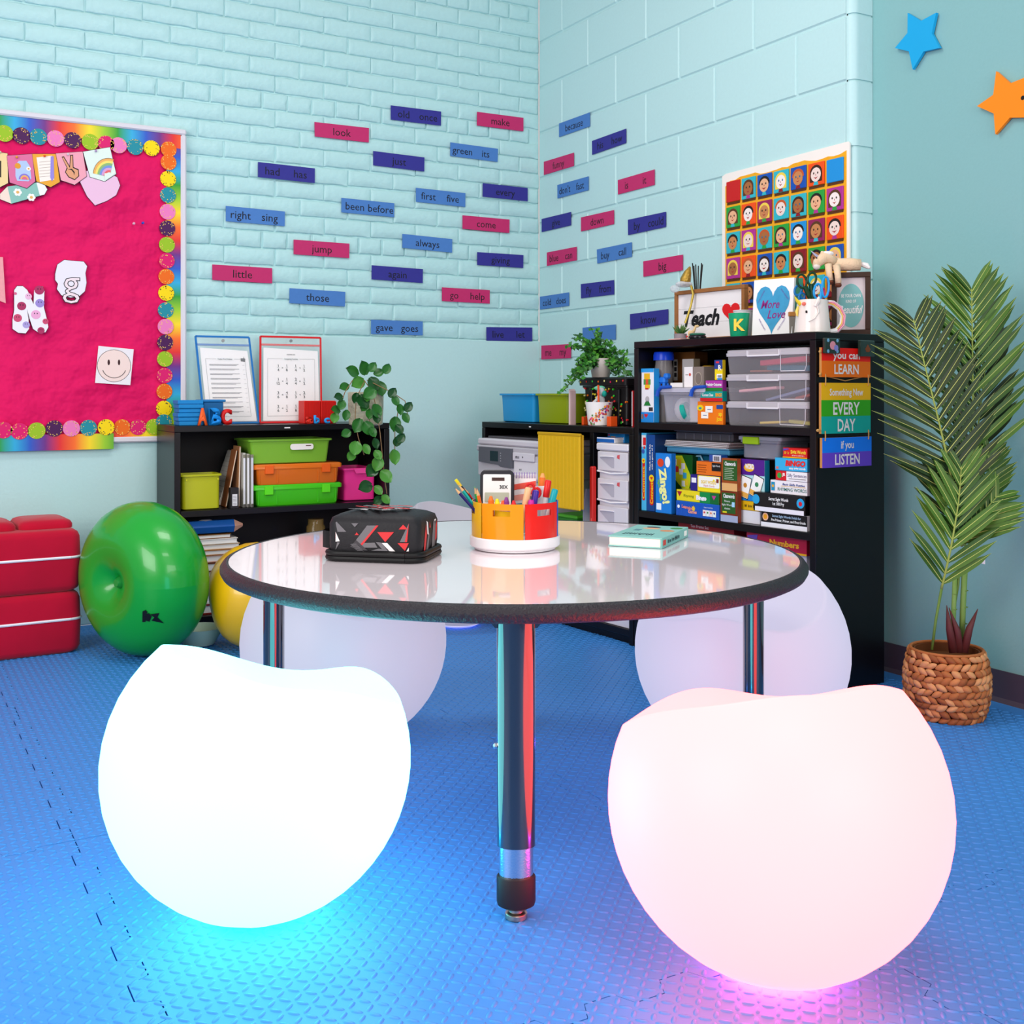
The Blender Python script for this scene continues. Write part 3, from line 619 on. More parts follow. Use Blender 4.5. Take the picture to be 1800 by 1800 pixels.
# stack of blue foam tiles in an angled box
e = standing(FL_, 'foam_block', 'blue stack of foam sheets with an angled cover at the shelf end', 'block', 338, HL, .05, 0)
for k in range(6): MB().box(-.048 - .002 * (k % 3), .038, -.012 + .004 * (k % 2), .075, .0152 * k, .0152 * k + .0142, b=.002).build('foam_sheet', M('1583c6', .6, noise=.08, scale=30), e)
MB().box(.040, .112, .0, .07, 0, .083, b=.002).build('cover_box', M('0a5c94', .5), e); MB().box(.030, .120, -.004, .078, .0835, .092, b=.002).build('cover_lid', M('1a74b4', .5), e)
def solid_letter(fr, ch, px, wpx, hpx, col, t, label, tilt=0, depth=.014):
    s = fr.hit(px, 745, t)[0]; Zs = wpx; e_ = fr.P(s, t, HL + .0006)
    cu = bpy.data.curves.new('t', 'FONT'); cu.body = ch; cu.size = 1; cu.extrude = .0; cu.offset = .045; cu.resolution_u = 4
    ob = bpy.data.objects.new('t', cu); me0 = bpy.data.meshes.new_from_object(ob); bpy.data.objects.remove(ob)
    import bmesh
    bm = bmesh.new(); bm.from_mesh(me0); bpy.data.meshes.remove(me0); bmesh.ops.remove_doubles(bm, verts=bm.verts, dist=1e-4)
    ys = [v.co.y for v in bm.verts]; xs_ = [v.co.x for v in bm.verts]; k = hpx / (max(ys) - min(ys)); kx = wpx / (max(xs_) - min(xs_)); y0 = min(ys); xc = (max(xs_) + min(xs_)) / 2
    g = bmesh.ops.extrude_face_region(bm, geom=bm.faces[:]); top = [v for v in g['geom'] if isinstance(v, bmesh.types.BMVert)]
    for v in top: v.co.z = depth
    for v in bm.verts: x, y, z = v.co; v.co = ((x - xc) * kx, -z, (y - y0) * k)
    bmesh.ops.recalc_face_normals(bm, faces=bm.faces[:])
    me = bpy.data.meshes.new('magnet_letter'); bm.to_mesh(me); bm.free(); me.materials.append(M(col, .35))
    o = place('toy_letter', me, None, e_, fr.rz + tilt); return tag(o, label, 'letter', 'plastic toy letters on the low bookshelf')
kz = 3.95 / FPX
solid_letter(FL_, 'A', 355, 17 * kz, 31 * kz, 'ff6428', .03, 'large orange toy letter A by the blue foam stack')
solid_letter(FL_, 'B', 377, 21 * kz, 31 * kz, '1a8ee8', .03, 'large blue toy letter B between orange A and red C')
solid_letter(FL_, 'C', 396, 20 * kz, 29 * kz, 'e01c1c', .045, 'large red toy letter C leaning beside blue B', R(12))
solid_letter(FL_, 'a', 543, 13 * kz, 14 * kz, 'e02818', .03, 'small red toy letter a before the red box', 0, .008)
solid_letter(FL_, 'b', 556, 11 * kz, 16 * kz, '28a0f0', .03, 'small blue toy letter b before the red box', 0, .008)
solid_letter(FL_, 'c', 574, 11 * kz, 11 * kz, '28a0f0', .03, 'small blue toy letter c beside the trailing plant', 0, .008)
# dry erase pockets leaning on the wall
def pocket(pts, col, title, label, answers):
    """corners tl tr br bl as seen; stands on the shelf top and leans back"""
    tb_, tt = .16, .255
    q = []
    for (px, py), t in zip(pts, (tt, tt, tb_, tb_)): s, z = FL_.hit(px, py, t); q.append(FL_.P(s, t, z))
    o = (q[2] + q[3]) / 2; o.z = HL + .0006
    ux = (q[1] - q[0]); W_ = ((q[1] - q[0]).length + (q[2] - q[3]).length) / 2
    Ht = math.hypot(((q[0].z + q[1].z) / 2 - HL), tt - tb_); lean = math.atan2(tt - tb_, (q[0].z + q[1].z) / 2 - HL)
    e = thing('dry_erase_pocket', label, 'plastic pocket', o, FL_.rz, 'dry erase pockets on the low bookshelf')
    k = place('pocket_body', None, e, (0, 0, .0), rot=(-lean, 0, 0)); sk = ((q[0] + q[1]) / 2 - (q[2] + q[3]) / 2).x
    X = lambda x, z: x + sk * (z / Ht)
    cm = M(col, .4); bw = .0075
    def bar(a, b, wd): d = Vector((b[0] - a[0], b[1] - a[1])).normalized() * wd / 2; n = Vector((-d.y, d.x)); MB().prism([(a[0] - n.x, a[1] - n.y), (b[0] - n.x, b[1] - n.y), (b[0] + n.x, b[1] + n.y), (a[0] + n.x, a[1] + n.y)], -.002, .002).build('binding', cm, e, rot=(-lean, 0, 0), smooth=0)
    w2 = W_ / 2
    bar((X(-w2, 0), .004), (X(w2, 0), .004), bw); bar((X(-w2, 0), .004), (X(-w2, Ht), Ht), bw); bar((X(w2, 0), .004), (X(w2, Ht), Ht), bw); bar((X(-w2, Ht), Ht), (X(w2, Ht), Ht), bw); bar((X(-w2, Ht * .905), Ht * .905), (X(w2, Ht * .905), Ht * .905), bw)
    rt = (-lean, 0, 0)
    MB().prism([(X(-w2 + .012, .01), .01), (X(w2 - .006, .01), .01), (X(w2 - .012, Ht * .84), Ht * .84), (X(-w2 + .012, Ht * .87), Ht * .87)], -.0004, .0012).build('worksheet', M('f6eeee', .6), e, rot=rt, smooth=0)
    MB().prism([(X(-w2 + .003, .006), .006), (X(w2 - .003, .006), .006), (X(w2 - .003, Ht - .004), Ht - .004), (X(-w2 + .003, Ht - .004), Ht - .004)], -.0032, -.0030).build('clear_front', M('ffffff', .08, alpha=.10, coat=.5), e, rot=rt, smooth=0)
    MB().prism(circ(X(0, Ht * .955), Ht * .955, .006, 14), -.0036, .002).build('grommet', M('a0a0a4', .3, metal=1), e, rot=rt)
    iy = -.0012
    def tx(s_, x, z, h_, w=None): text(s_, e, X(x, z), z, h_, INK, iy, w=w, frot=rt, bold=.03)
    def ln(x0, x1, z, th=.0007): MB().prism([(X(x0, z), z), (X(x1, z), z), (X(x1, z), z + th), (X(x0, z), z + th)], iy - .0002, iy).build('printed_line', M('5a5660', .6), e, rot=rt, smooth=0)
    fx0, fx1, fz0, fz1 = -w2 + .028, w2 - .026, .028, Ht * .74
    for a in (fz0, fz1): ln(fx0, fx1, a)
    for a in (fx0, fx1): MB().prism([(X(a, fz0), fz0), (X(a + .0007, fz0), fz0), (X(a + .0007, fz1), fz1), (X(a, fz1), fz1)], iy - .0002, iy).build('printed_line', M('5a5660', .6), e, rot=rt, smooth=0)
    panel_ = MB().prism(rrect(X(0, fz1) - .034, X(0, fz1) + .034, fz1 - .006, fz1 + .006, .005), iy - .0003, iy - .0001).build('title_plate', PAPER, e, rot=rt, smooth=0)
    text(title, e, X(0, fz1), fz1, .0062, INK, iy - .0006, w=.055, frot=rt, bold=.02)
    if answers:
        tx('ANSWER KEY', 0, fz1 + .018, .0042)
        for r_, (l, rgt) in enumerate(answers):
            z = fz1 - .036 - r_ * (fz1 - .062) / 3.6
            for x, ex in ((-.034, l), (.036, rgt)):
                a, op, b = ex.split()
                for xx, fr_ in ((x - .017, a), (x + .017, b)):
                    n_, d_ = fr_.split('/'); tx(n_, xx, z + .0085, .0105); ln(xx - .005, xx + .005, z, .0009); tx(d_, xx, z - .0085, .0105)
                tx(op, x, z, .008)
    else:
        for r_ in range(11):
            z = fz1 - .022 - r_ * (fz1 - fz0 - .03) / 10.6
            ln(fx0 + .012, fx1 - .026, z, .0016); ln(fx0 + .012, fx1 - .034 - .01 * (r_ % 3), z - .0036, .0014); ln(fx1 - .012, fx1 - .004, z - .002)
        MB().prism([(X(fx1 - .01, fz1) + a, fz1 + b) for a, b in ((-.006, -.008), (.01, -.01), (.012, .002), (.008, .004), (.007, .012), (.005, .004), (-.006, .004))], iy - .0004, iy).build('printed_drawing', M('2c2a30', .6), e, rot=rt, smooth=0)
    return e
pocket([(341, 593), (440, 592), (452, 742), (362, 742)], '1470b8', 'Fraction Word Problems', 'blue edged pocket holding a worksheet of word problems', None)
pocket([(458, 592), (563, 594), (565, 744), (457, 746)], 'd81c24', 'Comparing Fractions', 'red edged pocket holding a comparing fractions answer key',
       [('1/4 > 1/8', '1/4 < 1/2'), ('1/12 < 1/4', '2/4 = 1/2'), ('3/6 = 4/8', '1/3 < 2/3'), ('2/6 < 1/2', '1/8 < 3/8')])
# red corrugated box
e = standing(FL_, 'red_box', 'red ribbed box beside the trailing plant', 'box', 563, HL, .055, 0)
for k in range(2):
    MB().box(-.062 + .066 * k, .002 + .06 * k, .004 - .004 * k, .07, 0, .086, b=.0015).build('box_half', M('e01c14', .45), e)
    rb = MB()
    for q in range(13): x = -.06 + .066 * k + q * .0046; rb.box(x, x + .0022, .0028 - .004 * k, .004, .003, .083)
    stuff(rb.build('ribs', M('c8140e', .45), e, smooth=0))
# plant in a textured pot with trailing round leaves
def leaf_mesh(nm, L, Wd, mat, curl=.12):
    me = MB(); rows = 6; vs = []; fs = []
    for k in range(rows + 1):
        t = k / rows; wk_ = Wd * math.sin(math.pi * min(.02 + t * .98, 1)) ** .62 * (1 - .18 * t); 
        for j in (-1, -.5, 0, .5, 1): vs.append((j * wk_ / 2, t * L, curl * Wd * (abs(j) ** 1.6) - curl * L * t * t))
    for k in range(rows):
        for j in range(4): a = k * 5 + j; fs.append((a, a + 1, a + 6, a + 5))
    me.add(vs, fs); m = bpy.data.meshes.new(nm); m.from_pydata(me.v, [], me.f); m.materials.append(mat); m.polygons.foreach_set('use_smooth', [True] * len(me.f)); return m
G1 = M('2c6a28', .28, noise=.25, scale=30); G2 = M('4a8a34', .28, noise=.2, scale=30); G3 = M('1c4a22', .25, noise=.2, scale=30)
LV = [leaf_mesh('round_leaf', .040, .036, g) for g in (G1, G2, G3)] + [leaf_mesh('round_leaf', .055, .052, g) for g in (G1, G2, G3)]
pp = at(643, 700, 4.03); pot_t = (pp.y + .318)
e = thing('trailing_plant', 'potted plant with round leaves trailing over the bookshelf end', 'plant', (pp.x, pp.y, HL + .0004), 0)
MB().lathe([(.052, 0), (.060, .004), (.063, .06), (.064, .118), (.058, .120), (.056, .10), (.0, .098)], 32).build('pot', M('b8b49a', .3, noise=.3, bump=.006, scale=60), e)
MB().lathe([(.055, .1), (.03, .106), (.001, .108)], 16).build('soil', M('2a2018', .9), e)
STEM = M('8a6a48', .6)
def lp(px, py, dz=0.): 
    Z = 4.03 + dz; q = at(px, py, Z); return q - e.location
strands = [[(640, 668), (655, 690), (662, 720), (668, 760), (672, 800), (676, 840), (680, 868)], [(645, 668), (690, 690), (700, 720), (694, 760), (694, 790)], [(620, 668), (606, 690), (598, 715), (592, 740)], [(640, 672), (626, 700), (624, 740), (630, 770), (640, 800)], [(650, 668), (648, 700), (650, 745)], [(690, 690), (712, 705), (718, 735)]]
for st in strands:
    MB().tube([lp(x, y, -.085 if y > 680 else -.05) for x, y in st], .0016, 5).build('stem', STEM, e)
leaves = [(680, 648, 70, 0), (640, 650, 110, 3), (622, 655, 150, 3), (655, 645, 60, 0), (666, 655, 20, 0), (632, 672, 200, 4), (655, 672, 300, 5), (668, 680, 280, 3), (605, 680, 190, 0), (595, 698, 175, 2), (600, 712, 240, 0), (608, 730, 260, 0), (588, 735, 250, 1), (590, 720, 170, 0), (625, 700, 250, 2), (637, 703, 290, 5), (645, 697, 260, 1), (660, 720, 300, 3), (650, 728, 250, 0), (662, 735, 280, 2), (630, 745, 240, 3), (645, 750, 290, 3), (655, 760, 300, 0), (608, 762, 200, 0), (625, 785, 250, 4), (644, 790, 300, 1), (660, 780, 290, 2), (664, 800, 300, 1), (617, 802, 230, 1), (664, 812, 250, 4), (676, 835, 310, 4), (655, 825, 220, 5), (645, 855, 190, 5), (665, 862, 310, 1), (678, 878, 320, 1), (664, 880, 210, 2), (690, 690, 60, 2), (695, 705, 300, 0), (703, 720, 280, 0), (718, 715, 60, 2), (713, 735, 300, 0), (694, 742, 260, 3), (702, 755, 300, 2), (698, 775, 80, 2), (692, 800, 280, 4), (705, 770, 60, 2), (640, 715, 230, 0), (652, 690, 210, 3)]
for i, (px, py, a, kd) in enumerate(leaves):
    dz = -.1 if py > 685 else -.06 + .02 * (i % 3); q = lp(px, py, dz)
    o = place('leaf', LV[kd], e, q); ar = R(a)
    # leaf plane roughly faces the room, tip along angle a in the view plane, tilted a little
    yv = Vector((math.cos(ar) * .94, -.28 + .12 * (i % 3 - 1), math.sin(ar))).normalized(); zv = Vector((.15 * (i % 3 - 1), -1, .45)).normalized(); xv = yv.cross(zv).normalized(); zv = xv.cross(yv)
    o.matrix_local = Matrix.Translation(q - yv * .02) @ Matrix((xv, yv, zv)).transposed().to_4x4()
# ---- upper bay
e = None
def binbox(fr, name, label, px0, px1, pyt, z0, t, depth, col, group='plastic bins on the shelves', alpha=1, taper=.88, mat=None, cat='bin'):
    s, w_, hh = spot(fr, px0, px1, pyt, z0, t); e = thing(name, label, cat, fr.P(s, t, z0 + .0004), fr.rz, group)
    tub(e, w_, depth, hh, col, taper, alpha=alpha, mat=mat); return e, w_, hh
zt = L1
e, w_, hh = binbox(FL_, 'storage_bin', 'olive plastic bin at the left of the low bookshelf bay', 318, 391, 834, zt, .02, .11, 'b8b81c')
for x in (-1, 1): MB().lathe([(.003, 0), (.003, .004)], 10).build('peg', M('d0cc20', .3), e, (x * w_ * .38, -.004, hh - .018), rot=(R(90), 0, 0))
def leaning(name, label, px, z0, t, w_, d, h_, lean, col, fr=FL_, group='folders between the bins', cat='folder', sheets=None):
    e = thing(name, label, cat, fr.P(fr.hit(px, 850, t)[0], t, z0 + .0006 + w_ * math.sin(lean)), fr.rz, group)
    rt = (0, lean, 0); MB().box(0, w_, 0, d, 0, h_, b=.001).build('cover', M(col, .5), e, rot=rt)
    if sheets: MB().box(w_ * .2, w_ * .8, -.001, d * .98, .004, h_ - .004).build('pages', M(sheets, .7, noise=.1, scale=200), e, rot=rt)
    return e
e = thing('clipboard', 'leaning tan pad with ruled cover behind the olive bin', 'pad', FL_.P(FL_.hit(384, 850, .135)[0], .135, zt + .0045), 0)
MB().box(0, .010, 0, .115, 0, .208, b=.001).build('pad_block', M('c8b8a8', .6), e, rot=(0, R(19), 0)); MB().box(-.002, -.0002, -.002, .112, .01, .205).build('ruled_sheet', M('ded6cc', .7), e, rot=(0, R(19), 0))
for i in range(9): MB().box(-.0026, -.0022, -.001, .11, .03 + i * .019, .0308 + i * .019).build('ruled_line', M('8a8078', .7), e, rot=(0, R(19), 0))
leaning('folder', 'brown folder standing upright behind the clear cases', 418, zt, .05, .006, .08, .222, R(1.5), 'b07850', sheets='e8d8c8')
leaning('folder', 'orange brown folder leaning at the pad', 396, zt, .06, .005, .065, .212, R(11), '9a5c38', sheets='e0c8b0')
e = thing('label_box', 'dark slim box with white label at the folder foot', 'box', FL_.P(FL_.hit(406, 850, .0)[0], .004, zt + .0004), 0); MB().box(0, .030, 0, .03, 0, .075, b=.001).build('box_body', M('221e22', .5), e); panel(e, .006, .024, .01, .052, 'e8e4ea')
for i in range(7): panel(e, .008, .022, .014 + i * .005, .0152 + i * .005, '3a3640', 'printed_line', -.0008)
for i, px in enumerate((427, 434, 441)):
    e = leaning('clear_case', ['leftmost of three slim clear cases beside the green tubs', 'middle of three slim clear cases beside the green tubs', 'rightmost of three slim clear cases beside the green tubs'][i], px, zt, .03, .010, .09, .198 - .004 * i, 0, 'c4c0b8', group='slim clear cases')
    MB().box(.002, .008, -.0015, -.0004, .012, .18).build('spine_slip', M(['e8e8f0', 'f0eef4', 'd8d8e8'][i], .4), e); MB().box(.001, .009, -.003, -.0002, .181, .192).build('clasp', M('8a8470', .3), e); MB().box(.001, .009, -.003, -.0002, .002, .011).build('clasp', M('5a5650', .3), e)
def latch_box(label, px0, px1, pyt, z0, t, depth, col, latch):
    s, w_, hh = spot(FL_, px0, px1, pyt, z0, t); e = thing('latch_box', label, 'storage box', FL_.P(s, t, z0 + .0004), 0, 'latched boxes in the low bookshelf')
    m = M(col, .25, alpha=.93); w2 = w_ * .93
    def ring(w, d, z, r=.012): return [(x, y + depth / 2, z) for x, y in rrect(-w / 2, w / 2, -d / 2, d / 2, r)]
    MB().loft([ring(w2 * .95, depth * .93, 0), ring(w2 * .97, depth * .95, .006), ring(w2, depth * .97, hh - .018)]).build('box_body', m, e, smooth=.7)
    MB().loft([ring(w_, depth, hh - .0178), ring(w_, depth, hh - .004), ring(w_ * .97, depth * .97, hh)]).build('lid', M(col, .25), e, smooth=.7)
    for x in (-.33, .31):
        MB().box(x * w_ - .016, x * w_ + .016, -.006, .008, hh - .036, hh - .004, b=.002).build('latch', M(latch, .3), e)
    for x in (-.44, -.24, .22, .42): MB().box(x * w_ - .002, x * w_ + .002, .002, .010, .006, hh - .02).build('rib', m, e)
    return e, hh
e, h1 = latch_box('bright green latched box at the bottom of the bin stack', 445, 602, 851, zt, .03, .21, '46c41c', '60e020')
e, h2 = latch_box('orange latched box between two green boxes', 446, 602, 815, zt + h1 + .0006, .03, .21, 'e0701c', 'f0641c')
zz_ = zt + h1 + h2 + .0012
e, w_, hh = binbox(FL_, 'green_basket', 'translucent green basket of papers on top of the bin stack', 437, 585, 772, zz_, .03, .2, '8cc83c', mat=M('8cc83c', .3, alpha=.72))
MB().prism(rrect(-.005, .085, hh * .56, hh * .80, .009), -.0018, -.0008).build('handle_slot', M('f4ece8', .4), e, smooth=0); panel(e, .055, .075, hh * .70, hh * .74, '5a3030', y=-.002)
for k, (x0, x1, a, c) in enumerate(((-.10, .06, 5, 'c8c890'), (-.03, .10, -8, 'dedeb0'), (-.06, .08, 12, 'e8e4d0'))): MB().box(x0, x1, .05 + .035 * k, .052 + .035 * k, .022, hh + .004 * k - .01).build('paper_sheet', M(c, .7), e, rot=(R(-4), R(a * .3), 0))
e, w_, hh = binbox(FL_, 'storage_bin', 'hot pink plastic bin under the trailing leaves', 604, 664, 823, zt, .05, .2, 'e8308c'); 
MB().prism([(-.03, hh - .001), (.035, hh - .001), (.026, hh - .02), (-.02, hh - .02)], -.0035, .001).build('front_dip', M('f04898', .3), e, smooth=0)
# ---- lower bay: pencil case, books, jar
s = FL_.hit(330, 925, .02)[0]; e = thing('pencil_case', 'blue case shaped like a giant pencil in the lower bay', 'pencil case', FL_.P(s, .05, .30), 0)
zl = FL_.hit(380, 937, .05)[1]; e.location.z = zl + .001
MB().tube([(0, 0, .024), (.17, 0, .024)], .026, 6).build('case_body', M('1a5cb0', .35), e, smooth=0); MB().tube([(.1705, 0, .024), (.205, 0, .024)], [.026, .006], 6).build('case_tip', M('e0a890', .5), e, smooth=0)
MB().ell((.07, -.002, .046), (.026, .012, .006), 14, 6).build('badge', M('c8c8e0', .2, metal=.5), e)
yb = .0504
st = [('8a2018', .20, .03), ('e8d8d0', .21, .034), ('c02818', .2, .03), ('f0e0d8', .21, .03), ('6a3018', .19, .028), ('e4b0a0', .21, .02), ('b07030', .19, .016), ('e8c098', .19, .016), ('f2eae4', .18, .016), ('8a5a2a', .16, .012)]
tot = sum(x[2] for x in st); kz2 = (zl - .002 - yb) / (tot + .0008 * len(st)); z = yb
nmz = ['dark red', 'ivory', 'bright red', 'cream', 'brown', 'salmon', 'amber', 'peach', 'white', 'tan']; pos = ['lowest', 'second', 'third', 'fourth', 'fifth', 'sixth', 'seventh', 'eighth', 'ninth', 'topmost']
for i, (c, wd, hh) in enumerate(st):
    hh *= kz2; e = thing('book', '%s book, %s of the stack under the giant pencil case' % (nmz[i], pos[i]), 'book', FL_.P(FL_.hit(328, 950, .03)[0] + .002 * (i % 3), .03 + .003 * (i % 2), z), 0, 'books stacked in the lower bay')
    MB().box(0, wd, 0, .2, 0, hh * .14).build('cover', M(c, .5), e); MB().box(.003, wd - .003, .003, .197, hh * .14, hh * .86).build('pages', PAPER, e); MB().box(0, wd, 0, .2, hh * .86, hh).build('cover', M(c, .5), e); z += hh + .0008 * kz2
e = standing(FL_, 'glass_jar', 'small amber glass jar in the dark lower bay', 'jar', 555, .05, .1); zj = FL_.hit(555, 912, .1)[1] - .05
MB().lathe([(.03, 0), (.036, .005), (.036, zj - .03), (.03, zj - .02), (.03, zj)], 20).build('jar_body', M('8a7040', .1, alpha=.75), e)
# ================================================================== on the floor by the brick wall
# folded red foam seat: two cushions
p0 = on_z(144, 1146, 0); RV = M('bc002c', .85, noise=.2, scale=9, sheen=.15, spec=.2)
e = thing('foam_sofa', 'red velvet folding foam sofa with white piping by the brick wall', 'sofa', (p0.x, p0.y, 0), R(3))
CHh = .1985
for k in range(2):
    z = .0006 + k * (CHh + .002); 
    def cring(ins, zz): return [(x, y, z + zz) for x, y in rrect(-.92 + ins, -ins, ins * .7 - .0, .29 - ins * .7, .035)]
    c = MB().loft([cring(.018, 0), cring(.006, .008), cring(0, .022), cring(-.003, CHh / 2), cring(0, CHh - .022), cring(.006, CHh - .008), cring(.018, CHh)]).build('cushion', RV, e, smooth=.9)
    pr = rrect(-.922, .002, -.002, .292, .037); MB().tube([(x, y, z + CHh * .56) for x, y in pr] + [(pr[0][0], pr[0][1], z + CHh * .56)], .0045, 6).build('piping', M('f0e8f0', .5), c)
for x0, x1 in ((-.92 + .02, -.185), (-.178, -.01)):
    MB().loft([[(x, y, .4 + zz) for x, y in rrect(x0 + i, x1 - i, .07 + i, .285 - i, .03)] for i, zz in ((0, 0), (0, .012), (.006, .022), (.02, .028))]).build('top_pad', RV, e, smooth=.9)
# inflatable rings
def donut(name, label, loc, Rm, rt_, axis, col, valve, logo=False):
    e = thing(name, label, 'inflatable', loc, 0); z = Vector(axis).normalized(); x = Vector((0, 0, 1)).cross(z).normalized(); y = z.cross(x); mt = Matrix((x, y, z)).transposed().to_4x4()
    mb = MB(); N, K = 56, 24; rings = []
    for i in range(N + 1):
        a = 2 * math.pi * i / N; rings.append([((Rm + rt_[0] * math.cos(b)) * math.cos(a), (Rm + rt_[0] * math.cos(b)) * math.sin(a), rt_[1] * math.sin(b)) for b in [2 * math.pi * k / K for k in range(K)]])
    o = mb.loft(rings, cap=False).build('ring_body', M(col, .28, coat=.3, spec=.5, bump=.002, scale=9), e, smooth=2); o.matrix_local = mt
    return e, mt
gl = at(252, 1005, 3.62); Rg, rg = .116, .132
e, mt = donut('inflatable_ring', 'large green inflatable ring standing on its side by the red foam sofa', (gl.x, gl.y, .2485), Rg, (rg, .132), (-.9, -.42, -.02), '08a02c', None)
MB().ell((0, 0, .02), (.03, .03, .09), 14, 8).build('hub', M('2a9a40', .3), e).matrix_local = mt
def logo_px(px, py): return at(px, py, 3.46) - e.location
for pts in ([(262, 1091), (268, 1071), (275, 1068), (278, 1072), (272, 1078), (269, 1090)], [(270, 1076), (280, 1074), (283, 1080), (276, 1090), (270, 1088)], [(281, 1076), (297, 1074), (292, 1082), (296, 1094), (280, 1088), (287, 1082)]):
    pl = [mt.inverted() @ logo_px(*q) for q in pts]
    mm2 = []
    for q in pl:   # onto the ring surface
        rho = math.hypot(q.x, q.y); b = math.acos(max(-1, min(1, (rho - Rg) / rg))); mm2.append(Vector((q.x, q.y, .1345 * math.sin(b))))
    MB().add(mm2, [tuple(range(len(mm2)))]).build('printed_logo', BLACK, e, smooth=0).matrix_local = mt
yl = at(450, 1031, 3.72); e, mt = donut('inflatable_ball', 'yellow inflatable ball half hidden behind the table', (yl.x, yl.y, .1755), .045, (.130, .145), (.9, -.35, .2), 'f6bc08', None)
bw = at(354, 1060, 3.74); e = thing('white_bowl', 'pale bowl under the shelf behind the green ring', 'bowl', (bw.x, bw.y + .03, .0004), 0); MB().lathe([(.03, 0), (.05, .004), (.075, .045), (.078, .06), (.074, .06), (.05, .012), (.0, .008)], 24).build('bowl_body', M('c8dccc', .4), e)
# ================================================================== on and in the corner bookshelf
e, w_, hh = binbox(FM, 'storage_bin', 'sky blue plastic bin on the corner bookshelf', 876, 937, 692, HM, .05, .19, '1f90cc', group='bins on the corner bookshelf')
e, w_, hh = binbox(FM, 'storage_bin', 'olive green plastic bin beside the sky blue bin', 939, 997, 692, HM, .05, .19, '8a9c14', group='bins on the corner bookshelf')
e = standing(FM, 'paper_stack', 'thin upright stack of white folders beside the dotted crate', 'papers', 1001.5, HM, .03); h_ = FM.hit(1004, 684, .03)[1] - HM
for k in range(2): MB().box(-.006 + .006 * k, -.001 + .006 * k, .002 * k, .024, 0, h_ - .006 * k).build('folder_sheet', M(['e8d0d0', 'c8a8a8'][k], .6), e)
# black crate with coloured dots
s, w_, hh = spot(FM, 1021, 1103, 678, HM, .105); e = thing('dotted_crate', 'black plastic crate with lid and confetti coloured dots', 'crate', FM.P(s, .105, HM + .0004), FM.rz)
CB = M('141214', .35); tub(e, w_ * .98, .21, hh, None, .93, mat=CB)
ztop = FM.hit(1058, 663, .07)[1] - HM
MB().loft([[(x, y + .105, z) for x, y in rrect(-w_ / 2 * k, w_ / 2 * k, -.112 * k, .112 * k, .015)] for k, z in ((1.03, hh + .0005), (1.04, ztop - .006), (1.0, ztop))]).build('lid', CB, e)
for x in (-.28, .30): MB().box(x * w_ - .008, x * w_ + .008, -.002, .004, 0, hh - .012, b=.003).build('crate_rib', CB, e)
rn = random.Random(9); cols = ['f0e040', 'e83030', '40e040', 'f07820', 'f8f0a0', 'e01858']
for i in range(96):
    x = rn.uniform(-.46, .46) * w_; z = rn.uniform(.03, .95) * hh
    if i < 8: x = (-.45 + .13 * i) * w_; z = (hh + ztop) / 2 + rn.uniform(-.003, .003)
    MB().prism(circ(x, z, .0028, 8, .0036), (.105 * (1 - .94 - .045 * z / hh) - .001) if i >= 8 else -.0125, .012 if i >= 8 else .004).build('dot', M(cols[i % 6], .4), e, smooth=0)
e = standing(FM, 'red_folder', 'thin red folder beside the dotted crate', 'folder', 1111.5, HM, .04); MB().box(-.003, .002, 0, .16, 0, FM.hit(1111, 687, .04)[1] - HM, b=.0008).build('cover', M('d82028', .4), e); MB().box(-.002, .001, -.001, .158, .003, FM.hit(1111, 687, .04)[1] - HM - .003).build('pages', PAPER, e)
# floral cup, plush toy and pencil in it
cs, cw, chh = spot(FM, 1019, 1066, 707, HM, .015); FC = FM.P(cs - .008, .05, HM + .0004)
e = thing('floral_cup', 'white cup printed with bright flowers before the dotted crate', 'cup', FC, RZC); r1 = 24 * 4.02 / FPX; r0 = r1 * .80
MB().lathe([(r0 * .9, 0), (r0, .003), (r1, chh), (r1 - .003, chh), (r0 - .003, .006), (.001, .005)], 32).build('cup_body', M('f4eeea', .25), e)
rn = random.Random(2); fc = ['e8402c', 'f08c20', 'e0508c', 'c03020', '3a48a0', 'f2b830', 'b02858', '4a8a3c']
for i in range(70):
    u = rn.uniform(-1, 1); zf = chh * (.5 + .38 * u + rn.uniform(-.2, .2)); a = R(-90 + 52 * u + rn.uniform(-12, 12))
    if not .06 * chh < zf < .94 * chh: continue
    rad = r0 + (r1 - r0) * zf / chh + .0003; q = .0032 + .0034 * rn.random(); c_ = Vector((math.cos(a), math.sin(a), 0)); tt_ = Vector((-math.sin(a), math.cos(a), 0))
    MB().add([c_ * rad + tt_ * (q * math.cos(b) * (1 if k % 2 else .55)) + Vector((0, 0, zf + q * math.sin(b) * (1 if k % 2 else .55))) for k, b in enumerate([k * .6283 for k in range(10)])], [tuple(range(10))]).build('printed_flower', M(fc[i % 8], .4), e, smooth=0)
e = thing('plush_toy', 'grey plush pony with mint mane sitting in the floral cup', 'toy', FC + Vector((0, 0, chh * .75)), RZC)
GP = M('c4c8cc', .8, bump=.002, scale=200); MT = M('6ac8a4', .8, bump=.002, scale=150); TE = M('109c8c', .7)
MB().ell((.004, .002, .024), (.017, .014, .026), 14, 10).build('body', GP, e); MB().ell((.006, -.004, .058), (.014, .013, .015), 14, 8).build('head', GP, e); MB().ell((.017, -.013, .050), (.009, .010, .011), 12, 8).build('muzzle', TE, e)
MB().ell((.002, .004, .070), (.020, .010, .009), 12, 8).build('mane', MT, e); MB().tube([(-.008, -.006, .028), (-.022, -.01, .016), (-.032, -.012, .002)], [.007, .006, .006], 8).build('leg', GP, e); MB().ell((-.035, -.013, .000), (.008, .008, .007), 10, 6).build('hoof', TE, e)
